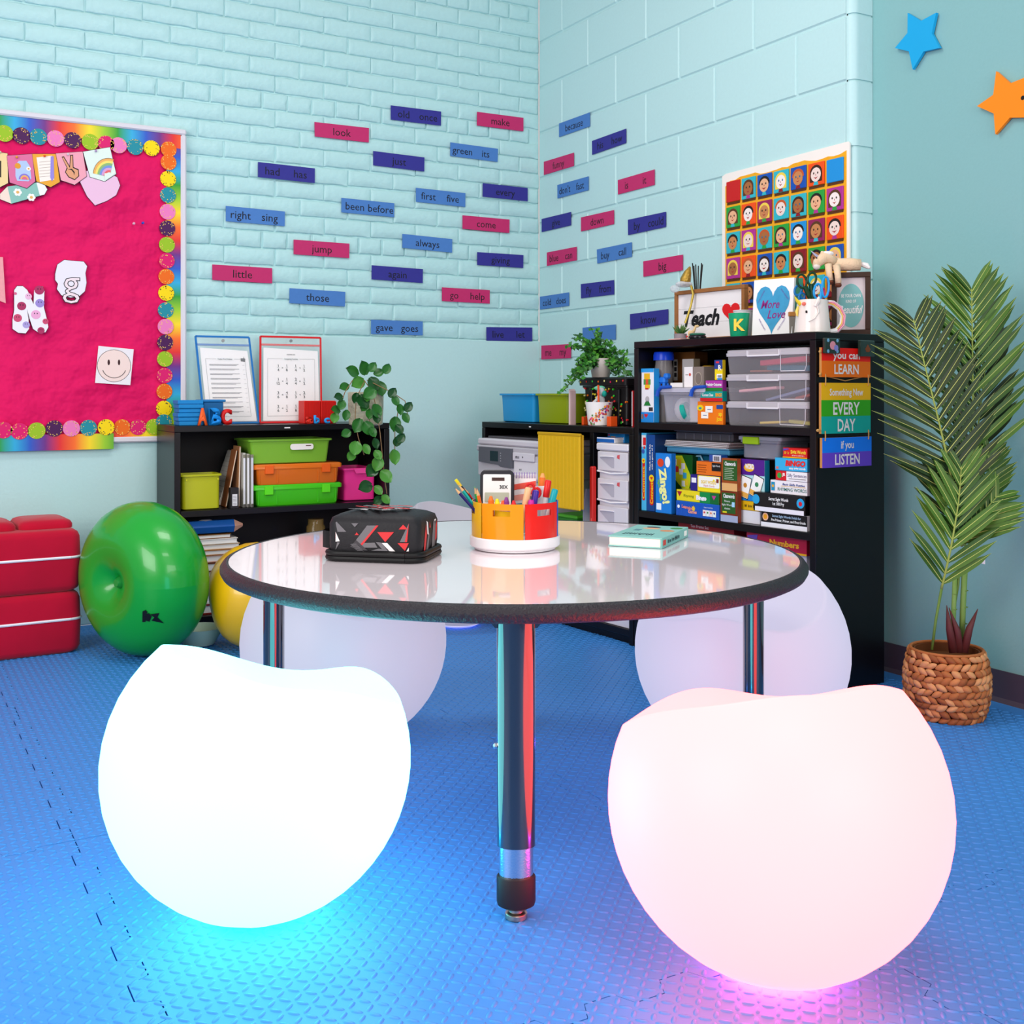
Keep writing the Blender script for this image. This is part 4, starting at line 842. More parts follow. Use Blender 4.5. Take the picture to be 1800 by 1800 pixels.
e = thing('pencil', 'orange marker standing in the floral cup', 'marker', FC + Vector((0, 0, .002)), RZC); zt_ = FM.hit(1041, 678, .02)[1] - HM; MB().tube([(-.003, -.024, .01), (-.005, -.026, zt_)], .0038, 8).build('barrel', M('e8501c', .35), e)
for px, wd, lab in ((1024, .012, 'small orange box behind the left of the floral cup'), (1070, .022, 'orange box at the right of the floral cup')):
    e = standing(FM, 'orange_box', lab, 'box', px, HM, .06 if px < 1050 else .03); MB().box(-wd / 2, wd / 2, 0, .02 if px < 1050 else .03, 0, .034 if px > 1050 else .03, b=.001).build('box_body', M('f0561c', .4), e)
# bushy plant in a white pot on the crate
pz = HM + ztop + .0008; pc = FM.P(FM.hit(1056, 650, .17)[0], .17, pz)
e = thing('bushy_plant', 'bushy small leaved plant in a white pot on the dotted crate', 'plant', pc, 0)
pr = 21 * 4.1 / FPX; ph = (661 - 627) * 4.1 / FPX
MB().lathe([(pr * .72, 0), (pr * .76, .003), (pr, ph), (pr - .004, ph), (pr * .7, .01), (.001, ph * .85)], 28).build('pot', M('e0d4cc', .45), e)
rn = random.Random(31); lv = MB(); stm = MB()
tips = [(1045, 578), (1030, 600), (1010, 590), (1000, 610), (1070, 600), (1085, 612), (1100, 620), (1110, 640), (1108, 660), (1095, 650), (1020, 625), (1005, 650), (995, 672), (985, 690), (1010, 665), (1035, 620), (1060, 615), (1075, 630), (1090, 635), (1025, 645), (1015, 640), (1050, 600), (1080, 655), (1100, 672), (1018, 658), (1040, 640), (1065, 640)]
c0 = Vector((0, 0, ph * .9)); vx = Vector((CXV.x, CXV.y, 0)); vz = Vector((CZV.x, CZV.y, 0))
Zp = (Vector((pc.x, pc.y)) - CAM).dot(CZV)
for (px, py) in tips:
    for rep in range(4):
        tip = at(px + rn.uniform(-7, 7), py + rn.uniform(-5, 7), Zp + rn.uniform(-.075, .06) - (.11 if py > 655 else 0)) - pc
        mid = (c0 + tip) / 2 + Vector((0, 0, .03)); pts = [c0 * (1 - t) ** 2 + mid * 2 * t * (1 - t) + tip * t * t for t in (0, .25, .5, .75, 1)]
        stm.tube(pts, .0009, 4)
        for k in range(13):
            t = .22 + .8 * k / 13; q = c0 * (1 - t) ** 2 + mid * 2 * t * (1 - t) + tip * t * t
            d = Vector((rn.uniform(-1, 1), rn.uniform(-1, 1), rn.uniform(-.5, .7))).normalized(); n = Vector((rn.uniform(-.6, .6), -1, rn.uniform(.2, 1.2))).normalized(); x = d.cross(n).normalized(); L = rn.uniform(.014, .023); wd = L * .38
            lv.add([q, q + d * L * .4 + x * wd, q + d * L, q + d * L * .4 - x * wd], [(0, 1, 2, 3)], rn.choice((0, 0, 1, 2)))
stuff(lv.build('foliage', [M('357a26', .35), M('52962f', .35), M('1e5022', .35)], e, smooth=0)); stm.build('stems', M('4a6a2c', .5), e)
# ---- printer
t_ = -.05; s0 = FM.hit(838, 850, t_)[0]; s1 = FM.hit(947, 790, t_)[0]; zb = EYE - (772 - 688) * 4.3 / FPX; ztp = FM.hit(880, 771, t_)[1]
e = thing('printer', 'grey office printer with dark control panel in the corner bookshelf', 'printer', FM.P(s0, t_, .0), FM.rz)
PW = s1 - s0; PG = M('c6c3ca', .45); PD = M('8e8d96', .4); zf = lambda py: FM.hit(890, py, t_)[1]; xf = lambda px: FM.hit(px, 820, t_)[0] - s0
zs = .0504; ztop_p = ztp
MB().box(.0, PW, .03, .36, zs, zf(842), b=.006).build('lower_body', PG, e); MB().box(.0, PW, .004, .36, zf(841.5), zf(797), b=.006).build('upper_body', PG, e)
MB().box(-.004, PW + .004, 0, .365, zf(796.5), zf(785), b=.005).build('scanner_base', M('b8b4bc', .45), e); MB().box(-.002, PW + .002, .004, .36, zf(784.5), zf(773), b=.006).build('scanner_lid', M('cdc8d0', .45), e)
MB().box(.02, PW - .02, .04, .3, zf(772.6), zf(769), b=.002).build('feeder_cover', M('4a464c', .5), e)
MB().prism([(xf(846), zf(788)), (xf(902), zf(788)), (xf(902), zf(822)), (xf(884), zf(821)), (xf(880), zf(818)), (xf(846), zf(815))][::-1], -.012, .004).build('control_panel', M('5c5e66', .35), e)
panel(e, xf(866), xf(880), zf(812), zf(794), M('2a3c40', .1), 'screen', -.0122)
for k in range(4): MB().prism(circ(xf(884.5), zf(797 + k * 4.5), .0022, 10), -.0126, -.012).build('button', M('b0b0b8', .4), e)
MB().box(xf(903), xf(940), -.006, .004, zf(808), zf(794), b=.002).build('card_slot_panel', M('d4d0d8', .45), e); MB().box(xf(908), xf(915), -.0068, -.006, zf(804), zf(800)).build('card_slot', M('88868e', .5), e)
for px in (910, 921): MB().prism(circ(xf(px), zf(801), .003, 8), -.007, -.006).build('logo_dot', M('3a3a40', .4), e)
MB().box(xf(903), xf(944), .0, .006, zf(838), zf(809), b=.002).build('door_panel', M('dcd8de', .45), e); marks(e, xf(915), zf(823), .014, .008, INK, -.0006, 3)
MB().box(xf(846), xf(902), .012, .032, zf(842), zf(824)).build('output_tray', M('a8a6b0', .5), e)
# yellow folder hung at the front of the bay
yt = -.075; x0 = FM.hit(945, 800, yt)[0]; x1 = FM.hit(1019, 800, yt)[0]; z1 = FM.hit(980, 761, yt)[1]; z0 = FM.hit(980, 893, yt)[1]
e = thing('yellow_folder', 'tall yellow ribbed fabric folder hanging beside the printer', 'folder', FM.P(x0, yt, z0), FM.rz)
YM = M('dcae14', .6, noise=.08, scale=60); MB().box(0, x1 - x0, 0, .008, 0, z1 - z0, b=.003).build('front_cover', YM, e); MB().box(.012, x1 - x0 + .007, .009, .014, .004, z1 - z0 - .004, b=.002).build('back_cover', M('b88c0c', .6), e)
rb = MB()
for k in range(12): x = .008 + k * (x1 - x0 - .016) / 11; rb.box(x - .0022, x + .0022, -.0012, 0, .006, z1 - z0 - .014, b=.0006)
stuff(rb.build('ribs', M('e0b41c', .6), e)); MB().box(-.001, x1 - x0 + .001, -.002, .009, z1 - z0 - .009, z1 - z0 + .001, b=.002).build('top_binding', M('c89c10', .6), e)
e = standing(FM, 'paper_sheets', 'curled white paper sheets behind the yellow folder', 'papers', 1026, .0504, .03)
for k in range(4): MB().loft([[(.004 * k - .012 + .016 * (j / 8 - .5) ** 2 * 4 - .006, .01, .30 + .2 * j / 8 - .05), (.004 * k - .012 + .016 * (j / 8 - .5) ** 2 * 4 - .005, .16, .30 + .2 * j / 8 - .05)] for j in range(9)], cap=False, closed=False).build('sheet', M(['d8d8e4', 'e8e8f0', 'c4c8d4', 'f0eef4'][k], .6), e)
MB().box(-.02, .008, .01, .17, 0, .25, b=.002).build('folder', M('3c4a54', .6), e)
e = standing(FM, 'red_binder', 'slim red binder standing left of the drawer unit', 'binder', 1038.5, .0504, -.026); MB().box(-.009, .009, 0, .02, 0, FM.hit(1038, 820, -.026)[1] - .0504, b=.004).build('cover', M('c42018', .4), e); MB().prism([(-.006, .2), (-.004, .2), (.004, .36), (.002, .36)], -.0006, -.0002).build('printed_line', M('e88878', .5), e, smooth=0)
# ---- drawer unit
dt = .0; x0 = FM.hit(1049, 850, dt)[0]; x1 = min(FM.hit(1108, 850, dt)[0], FM.lim[1] - .003); zf = lambda py: FM.hit(1080, py, dt)[1]; DWd = x1 - x0
e = thing('drawer_unit', 'white plastic three drawer unit beside the tall bookshelf', 'drawer unit', FM.P(x0, dt, .0504), FM.rz); zf2 = lambda py: zf(py) - .0504
WP = M('e4dee4', .4); MB().box(0, DWd, .012, .24, 0, zf2(793), b=.002).build('cabinet', WP, e); MB().box(-.002, DWd + .002, -.002, .245, zf2(792.8), zf2(780), b=.004).build('top', WP, e)
tops = [(795, 829), (843, 880), (891, 930)]
for k, (a, b) in enumerate(tops):
    d = place('drawer', None, e); MB().box(.003, DWd - .003, .0, .0115, zf2(b), zf2(a), b=.003).build('drawer_front', M('dad4da', .4), d)
    q = [(DWd * .12 + (DWd * .45) * i / 8, zf2(a + 8) + .004 * (1 - ((i - 4) / 4) ** 2) - .006) for i in range(9)]
    MB().prism([(DWd * .57, zf2(b - 6)), (DWd * .57, zf2(a + 8))] + [(DWd * .12, zf2(a + 9)), (DWd * .12, zf2(a + 12)), (DWd * .50, zf2(b - 6))], -.0008, -.0002).build('handle_recess', M('b8b2bc', .5), d, smooth=0)
    MB().tube([(DWd * .12, -.002, zf2(a + 9)), (DWd * .35, -.004, zf2(a + 8)), (DWd * .57, -.002, zf2(a + 8))], .0022, 6).build('handle', M('f0ecf0', .35), d)
    MB().tube([(.004, .0, zf2(b + 1)), (DWd / 2, -.006, zf2(b + 4)), (DWd - .004, .0, zf2(b + 1))], .0035, 6).build('drawer_lip', M('eeeaee', .35), e)
    if k < 2: MB().prism([(DWd * .66, zf2(a + 10)), (DWd * .74, zf2(a + 12)), (DWd * .75, zf2(a + 4)), (DWd * .67, zf2(a + 5))], -.0008, -.0004).build('sticker', M('d85a60', .5), e, smooth=0)
e, w_, hh = carton(FM, 'flat_box', 'thin blue and white box on the drawer unit', 1049, 1080, 769, zf(780) + .0008, .01, .05, 'f0eef2', cat='box', group='boxes on the drawer unit', top='2a70c0'); panel(e, -w_ / 2 + .001, w_ / 2 - .001, .001, hh * .72, '1c60b0')
e, w_, hh = carton(FM, 'marker_box', 'bright blue marker box on the drawer unit', 1068, 1098, 761, zf(780) + .0008, .05, .1, '1a8cd8', cat='box', group='boxes on the drawer unit'); text('MARKERS', e, w_ * .22, hh * .45, hh * .24, WHITE, w=w_ * .5, bold=.03); panel(e, -w_ * .30, -w_ * .03, hh * .34, hh * .60, 'f0a020'); panel(e, -w_ * .46, -w_ * .36, hh * .66, hh * .85, 'd02840')
gm = FM.P(FM.hit(985, 905, -.02)[0] - .075, .02, .0504 + .0004); e = thing('green_tray', 'green tray lying in the bottom of the corner bookshelf', 'tray', gm, FM.rz); zz2 = FM.hit(985, 902, .02)[1] - .052
MB().box(0, .12, 0, .22, 0, zz2 - .012, b=.003).build('tray_stack', M('2c7a28', .5), e); MB().box(-.004, .124, -.004, .224, zz2 - .0118, zz2, b=.004).build('tray_rim', M('50b028', .4), e)
# ================================================================== tall bookshelf, upper bay
W_ = WHITE
GY, GR = 'f4d414', '1c7a2c'
# tall toy box with a robot
e, w_, hh = carton(FB, 'robot_game_box', 'tall white and blue toy box with a robot picture', 1127, 1149, 648, B1, .012, .025, 'f2eef2', side='2a96dc')
panel(e, -w_ / 2, w_ / 2, hh * .93, hh, '2a9ce4'); panel(e, -w_ / 2, w_ / 2, 0, hh * .19, '2088d8')
panel(e, -w_ * .26, w_ * .2, hh * .80, hh * .91, 'f0b81c'); panel(e, -w_ * .30, w_ * .26, hh * .70, hh * .80, '4a9a4a'); panel(e, -w_ * .12, w_ * .08, hh * .70, hh * .80, 'e8502c', y=-.0008); panel(e, -w_ * .2, w_ * .2, hh * .63, hh * .70, 'f0c020'); panel(e, -w_ * .16, w_ * .1, hh * .61, hh * .64, 'c83020', y=-.0008)
shape(e, circ(0, hh * .43, w_ * .16, 14), 'b8b4b8'); shape(e, [(-w_ * .28, hh * .31), (w_ * .28, hh * .31), (w_ * .1, hh * .4), (-w_ * .1, hh * .4)], '1c7c34'); panel(e, -w_ * .46, 0, hh * .21, hh * .28, 'fbf6f6'); panel(e, w_ * .12, w_ * .44, hh * .21, hh * .28, '3a3438'); shape(e, heart(-w_ * .1, hh * .12, w_ * .3, hh * .08), 'd02430'); panel(e, -w_ * .48, -w_ * .3, hh * .06, hh * .15, 'e0a020')
# jar with blue lid
jr = .0345; js = max(FB.hit(1156, 650, .075)[0], .026 + jr); e = thing('plastic_jar', 'clear plastic jar with bright blue screw lid', 'jar', FB.P(js, .078, B1 + .0004), FB.rz); ztl = FB.hit(1154, 619, .075)[1] - B1; zll = FB.hit(1154, 634, .075)[1] - B1
MB().lathe([(jr * .85, 0), (jr * .9, .004), (jr * .9, zll - .03), (jr * .8, zll - .012), (jr * .8, zll)], 28).build('jar_body', M('b0a8a8', .1, alpha=.45), e); MB().lathe([(jr, zll), (jr, ztl - .012), (jr * .92, ztl - .002), (jr * .8, ztl)], 28).build('lid', M('1448e0', .25), e)
# plastic bin with lid and blue handles
BZ = FB.hit(1180, 690, .03)[1]; s, w_, hh = spot(FB, 1158, 1238, 690, B1, .006); e = thing('clear_bin', 'clear plastic bin with blue clip handles and white contents', 'bin', FB.P(s, .006, B1 + .0004), FB.rz)
CL = M('dcd8e4', .15, alpha=.28); d_ = .19; tub(e, w_, d_, hh, None, .86, mat=CL, name='bin_body')
MB().loft([[(x, y + d_ / 2, z) for x, y in rrect(-w_ / 2 * k - .004, w_ / 2 * k + .004, -d_ / 2 * k - .002, d_ / 2 * k + .002, .014)] for k, z in ((1, hh + .0006), (1.01, hh + .012), (.95, hh + .0155))]).build('lid', M('cfcad8', .3, alpha=.9), e)
LIDZ = B1 + hh + .0165
for x in (-.42, .33):
    MB().tube([(x * w_ - .012, -.012, hh - .012), (x * w_ - .008, -.010, hh + .006), (x * w_ + .002, -.008, hh + .016), (x * w_ + .05, -.008, hh + .018)], [.007, .006, .0055, .005], 8).build('clip_handle', M('1c50b8', .3), e)
MB().ell((-w_ * .22, .06, hh * .45), (w_ * .16, .035, hh * .40), 14, 8).build('white_bag', M('ece4e4', .5, bump=.01, scale=30), e); MB().lathe([(.03, -.008), (.03, .008), (.02, .008), (.02, -.008), (.03, -.008)], 24, cap=False).build('tape_roll', M('14a090', .4), e, (-w_ * .03, .03, hh * .38), rot=(0, R(70), R(20)))
MB().box(w_ * .04, w_ * .36, .03, .12, .006, hh * .82).build('paper_pack', M('f0dcdc', .6), e)
# on the bin lid
e = standing(FB, 'plastic_animal', 'chunky blue plastic dog on the clear bin lid', 'toy', 1166, LIDZ, .05); BM_ = M('2a7ae0', .35)
MB().box(-.014, .016, -.012, .012, .012, .034, b=.005).build('body', BM_, e)
for x in (-.011, .012):
    for y in (-.008, .008): MB().box(x - .005, x + .005, y - .004, y + .004, 0, .014, b=.002).build('leg', BM_, e)
MB().box(.008, .028, -.011, .011, .028, .046, b=.005).build('head', BM_, e); MB().tube([(-.013, 0, .03), (-.02, 0, .038), (-.022, 0, .048)], .004, 8).build('tail', BM_, e); MB().box(-.02, -.012, -.013, .013, .0, .022, b=.002).build('red_block', M('d02c20', .4), e)
e, w_, hh = carton(FB, 'cardboard_box', 'brown cardboard box at the back of the upper bay', 1184, 1221, 619, LIDZ, .15, .06, '7a4c24', cat='box', side='5c3818'); panel(e, -w_ * .5, -w_ * .3, hh * .2, hh * .8, 'd8d0c8')
for k in range(3): panel(e, -w_ * .46, -w_ * .34, hh * (.3 + .16 * k), hh * (.42 + .16 * k), '2a2428', y=-.0008)
e, w_, hh = carton(FB, 'white_box', 'plain white box behind the speaker carton', 1199, 1219, 631, LIDZ, .10, .03, 'c8c4c0', cat='box', side='a89880')
e, w_, hh = carton(FB, 'flat_white_box', 'flat white box under the small cartons', 1178, 1200, 673, LIDZ, .04, .07, 'f4f0f0', cat='box')
e, w_, hh = carton(FB, 'speaker_carton', 'small carton with white side and grey oval grille picture', 1203, 1237, 645, LIDZ, .03, .05, '8c8078', cat='box'); panel(e, -w_ / 2, -w_ * .06, 0, hh, 'f4eeee'); shape(e, circ(w_ * .24, hh * .42, w_ * .18, 20, hh * .32), 'b0a498'); shape(e, circ(w_ * .24, hh * .42, w_ * .15, 20, hh * .28), '7c7068', y=-.0012); shape(e, circ(-w_ * .2, hh * .62, w_ * .06, 10), 'd05a50'); marks(e, -w_ * .34, hh * .62, w_ * .16, hh * .06, INK)
e = standing(FB, 'amber_jar', 'small amber jar beside the speaker carton', 'jar', 1246, LIDZ, .13); zj = FB.hit(1246, 643, .13)[1] - LIDZ; MB().lathe([(.016, 0), (.017, .003), (.017, zj * .3), (.019, zj * .35), (.019, zj * .9), (.015, zj)], 20).build('jar_body', M('8a5c18', .12, alpha=.85), e); MB().lathe([(.0205, zj * .78), (.0205, zj * .98), (.016, zj + .001)], 20).build('lid', M('c89818', .3), e)
# stack of games
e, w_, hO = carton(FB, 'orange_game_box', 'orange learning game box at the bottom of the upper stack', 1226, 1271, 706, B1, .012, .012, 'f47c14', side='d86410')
shape(e, circ(-w_ * .38, hO * .72, w_ * .13, 16, hO * .13), 'f0d020'); shape(e, circ(-w_ * .38, hO * .70, w_ * .06, 12, hO * .05), '2a8ca8', y=-.0012)
for x, z in ((-.05, .62), (-.22, .36)): panel(e, w_ * (x - .12), w_ * (x + .16), hO * (z - .1), hO * (z + .18), 'fbf4ea', y=-.0012); panel(e, w_ * (x - .04), w_ * (x + .10), hO * (z + .02), hO * (z + .05), '3a5a9a', y=-.0016)
panel(e, w_ * .25, w_ * .5, hO * .68, hO * .86, '1c4a98', r=.002); text('sp', e, w_ * .40, hO * .48, hO * .18, M('f8d820', .4), bold=.03); text('jou', e, w_ * .36, hO * .26, hO * .18, M('f8d820', .4), bold=.03)
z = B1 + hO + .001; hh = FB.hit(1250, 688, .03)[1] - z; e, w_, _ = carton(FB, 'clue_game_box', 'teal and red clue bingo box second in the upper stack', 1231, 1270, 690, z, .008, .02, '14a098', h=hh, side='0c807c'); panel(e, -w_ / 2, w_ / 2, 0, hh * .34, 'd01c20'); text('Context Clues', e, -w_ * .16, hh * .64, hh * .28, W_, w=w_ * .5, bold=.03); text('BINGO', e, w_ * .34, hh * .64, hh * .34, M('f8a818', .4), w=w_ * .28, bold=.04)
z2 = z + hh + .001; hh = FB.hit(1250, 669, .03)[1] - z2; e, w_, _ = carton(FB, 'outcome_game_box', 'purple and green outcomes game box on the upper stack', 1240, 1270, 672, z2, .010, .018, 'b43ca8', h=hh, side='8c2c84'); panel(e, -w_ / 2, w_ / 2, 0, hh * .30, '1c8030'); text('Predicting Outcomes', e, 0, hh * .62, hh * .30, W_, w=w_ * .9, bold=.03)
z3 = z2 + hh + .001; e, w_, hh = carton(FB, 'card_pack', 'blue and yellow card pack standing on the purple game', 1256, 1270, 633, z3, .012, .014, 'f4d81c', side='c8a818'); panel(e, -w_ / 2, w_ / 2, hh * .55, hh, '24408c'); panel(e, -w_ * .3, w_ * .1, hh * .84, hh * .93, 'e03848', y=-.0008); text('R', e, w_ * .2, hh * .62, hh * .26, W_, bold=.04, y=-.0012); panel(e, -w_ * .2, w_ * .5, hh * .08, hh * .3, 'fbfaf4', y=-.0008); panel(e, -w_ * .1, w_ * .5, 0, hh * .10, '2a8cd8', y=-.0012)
for k in range(6): panel(e, w_ * (-.05 + .08 * k), w_ * (-.01 + .08 * k), hh * .12, hh * .24, '1a1a1a', 'bar_code', -.0012)
# three clear shoe boxes
def shoe_box(px0, px1, pyt, z0, t, label, items):
    s, w_, hh = spot(FB, px0, px1, pyt, z0, t); e = thing('clear_box', label, 'storage box', FB.P(s, t, z0 + .0004), FB.rz, 'clear lidded boxes in the upper bay'); d_ = .17
    m = M('d8d2d8', .12, alpha=.24); lidh = .020
    def ring(k, z, ins=0): return [(x, y + d_ / 2, z) for x, y in rrect(-w_ / 2 * k + ins, w_ / 2 * k - ins, -d_ / 2 * k + ins, d_ / 2 * k - ins, .012)]
    MB().loft([ring(.93, 0), ring(.95, .004), ring(.975, hh - lidh)], cap=True).build('box_body', m, e, smooth=.7)
    MB().loft([ring(1, hh - lidh + .0005), ring(1.005, hh - .010), ring(.985, hh - .0095), ring(.985, hh - .002), ring(.95, hh)]).build('lid', M('e4dee6', .15, alpha=.62), e, smooth=.7)
    for x in (-.21, .17): MB().box(x * w_ - .0016, x * w_ + .0016, -.0035, .004, hh - lidh, hh - .004).build('lid_rib', M('f4f0f6', .3, alpha=.8), e)
    MB().box(-w_ * .21, w_ * .17, -.0045, -.001, hh - lidh - .002, hh - lidh + .003, b=.001).build('lid_latch', M('f0ecf2', .3, alpha=.85), e)
    MB().tube([(w_ * .17, -.001 + .004, hh - lidh), (w_ * .17, .005, .006), (w_ * .44, .005, .006), (w_ * .465, .003, .02), (w_ * .468, .002, hh - lidh)], .0013, 6).build('moulded_edge', M('f4f0f6', .2, alpha=.85), e)
    for k, (x0, x1, z0_, z1_, c, a) in enumerate(items): MB().box(-(x1 - x0) / 2 * w_, (x1 - x0) / 2 * w_, .012 + .03 * k, .05 + .03 * k, -(z1_ - z0_) / 2 * hh, (z1_ - z0_) / 2 * hh, b=.002).build('contents', M(c, .6), e, ((x0 + x1) / 2 * w_, 0, (z0_ + z1_) / 2 * hh), rot=(0, R(a), 0))
    return e, hh
e, h1 = shoe_box(1274, 1420, 706, B1, .01, 'lowest clear lidded box with yellow and red cards', [(-.1, .15, .1, .2, 'e0c05c', -3), (.16, .42, .1, .24, 'd8c860', 4), (.22, .42, .08, .2, 'd04848', -5)])
e, h2 = shoe_box(1274, 1421, 657, B1 + h1 + .001, .01, 'middle clear lidded box with pale pink and blue strips', [(-.36, .1, .38, .48, 'e8a8b0', -4), (-.12, .4, .2, .3, '8890b8', -12), (.15, .44, .16, .26, 'd86858', -10), (-.1, .2, .06, .14, 'b07060', 2)])
e, h3 = shoe_box(1274, 1422, 613, B1 + h1 + h2 + .002, .01, 'topmost clear lidded box with pink and blue felt', [(-.1, .44, .38, .6, 'c02c50', -3), (-.1, .4, .1, .34, '2c7490', 2), (-.4, -.12, .08, .16, 'c87868', 0)])
# ================================================================== middle bay
Z0 = B2
def vtext(s, e, x, z, h, mat, w=None, bold=0.02, y=-.0009): return text(s, e, x, z, h, mat, y, w=w, rot=R(90), bold=bold)
YT, RT = M('f8d018', .4), M('d81c18', .4)
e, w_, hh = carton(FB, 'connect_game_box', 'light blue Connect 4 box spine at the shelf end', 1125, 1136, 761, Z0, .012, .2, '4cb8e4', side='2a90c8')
panel(e, -w_ * .26, w_ * .26, hh * .13, hh * .66, RT, r=w_ * .2); shape(e, circ(0, hh * .64, w_ * .34, 16), YT, y=-.0012); vtext('Connect', e, -.0005, hh * .36, w_ * .42, YT, w=hh * .42); vtext('4', e, 0, hh * .64, w_ * .4, RT, y=-.0018); panel(e, -w_ * .4, w_ * .4, hh * .82, hh * .97, 'e8e0e0'); panel(e, -w_ * .1, w_ * .46, hh * .84, hh * .94, 'd82028', y=-.0008, r=.002); shape(e, circ(-w_ * .1, hh * .76, w_ * .3, 12), '3c5aa8'); shape(e, circ(w_ * .15, hh * .81, w_ * .2, 10), 'd83030', y=-.0012)
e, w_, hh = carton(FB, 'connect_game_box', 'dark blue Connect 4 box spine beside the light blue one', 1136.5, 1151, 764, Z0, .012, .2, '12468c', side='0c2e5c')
panel(e, -w_ * .1, w_ * .36, hh * .08, hh * .44, RT, r=w_ * .2); shape(e, circ(w_ * .14, hh * .43, w_ * .3, 16), YT, y=-.0012); vtext('Connect', e, w_ * .13, hh * .24, w_ * .36, YT, w=hh * .28); vtext('4', e, w_ * .14, hh * .43, w_ * .36, RT, y=-.0018); vtext('Check out the fun', e, -w_ * .08, hh * .70, w_ * .17, W_, w=hh * .34); vtext('with a game of 4', e, w_ * .2, hh * .70, w_ * .15, W_, w=hh * .32)
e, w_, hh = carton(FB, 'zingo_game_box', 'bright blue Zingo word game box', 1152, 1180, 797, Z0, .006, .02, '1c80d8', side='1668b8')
shape(e, circ(-w_ * .16, hh * .84, w_ * .2, 18, hh * .07), 'e04428'); shape(e, circ(w_ * .28, hh * .86, w_ * .16, 16, hh * .09), 'f0f4fa'); text('Zingo!', e, w_ * .08, hh * .46, w_ * .42, M('fbf8a0', .4), rot=R(-80), w=hh * .60, bold=.05, y=-.0009); text('Sight Words', e, -w_ * .2, hh * .38, w_ * .14, M('70c838', .4), rot=R(-80), w=hh * .36, bold=.02); panel(e, -w_ * .42, -w_ * .12, hh * .05, hh * .16, 'f4f8fc')
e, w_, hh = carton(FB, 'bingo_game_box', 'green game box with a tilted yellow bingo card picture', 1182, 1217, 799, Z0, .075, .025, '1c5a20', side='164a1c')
q = [(-.50, .97), (.0, .98), (.46, .62), (.28, .30), (-.5, .62)]; shape(e, [(a * w_, b * hh) for a, b in q], 'd8e020'); 
for k, (x, z_, c) in enumerate(((-.36, .86, 'fbf4e8'), (-.14, .86, 'f4c420'), (.06, .8, 'f4e8f0'), (-.26, .74, 'd83030'), (-.04, .70, 'f8f4f4'), (.14, .64, '40a8d8'), (.08, .5, 'fbfbf4'), (.24, .52, 'f0d030'))): panel(e, w_ * (x - .09), w_ * (x + .09), hh * (z_ - .05), hh * (z_ + .05), c, y=-.0012 - .0001 * k)
e, w_, hb = carton(FB, 'learning_game_box', 'striped blue learning game box at the bottom of the middle stack', 1188, 1264, 884, Z0, .006, .06, '1a56b8', side='2478d8')
for k in range(9): panel(e, w_ * (-.45 + .1 * k), w_ * (-.445 + .1 * k), .001, hb - .001, '2a6cd0')
text('Learning', e, -w_ * .22, hb * .62, hb * .22, M('f08878', .4), w=w_ * .26, bold=.04, rot=R(-6), y=-.0012); text('Games', e, -w_ * .1, hb * .36, hb * .22, M('f4a090', .4), w=w_ * .2, bold=.04, y=-.0012); shape(e, star(-w_ * .08, hb * .58, hb * .2, hb * .13, 90, 8), 'f4c430'); shape(e, circ(-w_ * .43, hb * .62, hb * .12, 12), 'f4f4f4'); text('Ages 3 and Up', e, w_ * .26, hb * .76, hb * .09, W_, w=w_ * .2)
for k in range(4): panel(e, w_ * (.14 + .075 * k), w_ * (.21 + .075 * k), hb * .18, hb * .58, ['f8e8e0', 'f4f0ea', 'f8e0e0', 'f0f4ea'][k], y=-.0008); shape(e, circ(w_ * (.175 + .075 * k), hb * .42, hb * .07, 8), ['d03040', '3a8a40', 'e07020', '5a3a90'][k], y=-.0012)
zr = Z0 + hb + .001; e, w_, hr = carton(FB, 'rhyming_game_box', 'yellow and green rhyming bingo box on the striped blue box', 1189, 1264, 864, zr, .008, .055, 'f0d824', side='146a30', top='c8b820')
panel(e, w_ * .06, w_ * .5, 0, hr, '108c48'); panel(e, w_ * .3, w_ * .5, 0, hr, '0e6a34', y=-.0008); shape(e, [(-w_ * .48, hr * .85), (-w_ * .36, hr * .85), (-w_ * .42, hr * .4)], 'a01c38'); shape(e, [(w_ * .34, hr * .75), (w_ * .44, hr * .75), (w_ * .39, hr * .35)], 'c04090', y=-.0012); text('Rhyming', e, -w_ * .2, hr * .52, hr * .26, M('3a6a1c', .4), w=w_ * .24); text('Bingo', e, w_ * .1, hr * .46, hr * .4, M('f8f0f8', .4), w=w_ * .24, bold=.06, y=-.0012)
zf_ = zr + hr + .001; e, w_, hf = carton(FB, 'flash_card_box', 'yellow and white sight words flash card box', 1214, 1266, 836, zf_, .012, .05, 'f8e024', side='241c78'); panel(e, -w_ * .5, -w_ * .26, 0, hf, '2a2080'); panel(e, -w_ * .46, -w_ * .3, hf * .5, hf * .8, 'f4f0f8', y=-.0008); panel(e, -w_ * .22, w_ * .48, hf * .26, hf * .94, 'fcf8f0', y=-.0008, r=.004); text('SIGHT WORDS', e, w_ * .12, hf * .60, hf * .2, M('f0c81c', .4), w=w_ * .5, bold=.03, y=-.0013); text('Flash Cards', e, w_ * .14, hf * .38, hf * .13, RT, w=w_ * .36, y=-.0013); panel(e, w_ * .38, w_ * .46, hf * .6, hf * .84, '8a3020', y=-.0013); shape(e, circ(w_ * .3, hf * .72, hf * .08, 10), 'f4d820', y=-.0013)
zo = zf_ + hf + .001; e, w_, ho = carton(FB, 'orange_card_box', 'orange card box with a black label on the flash cards', 1224, 1267, 812, zo, .014, .045, 'ec7420', side='c85c14'); panel(e, w_ * .14, w_ * .5, hf * .0 + ho * .35, ho * .95, '1c1a1c', r=.002); text('Sight Words', e, w_ * .33, ho * .74, ho * .14, W_, w=w_ * .3, y=-.0012)
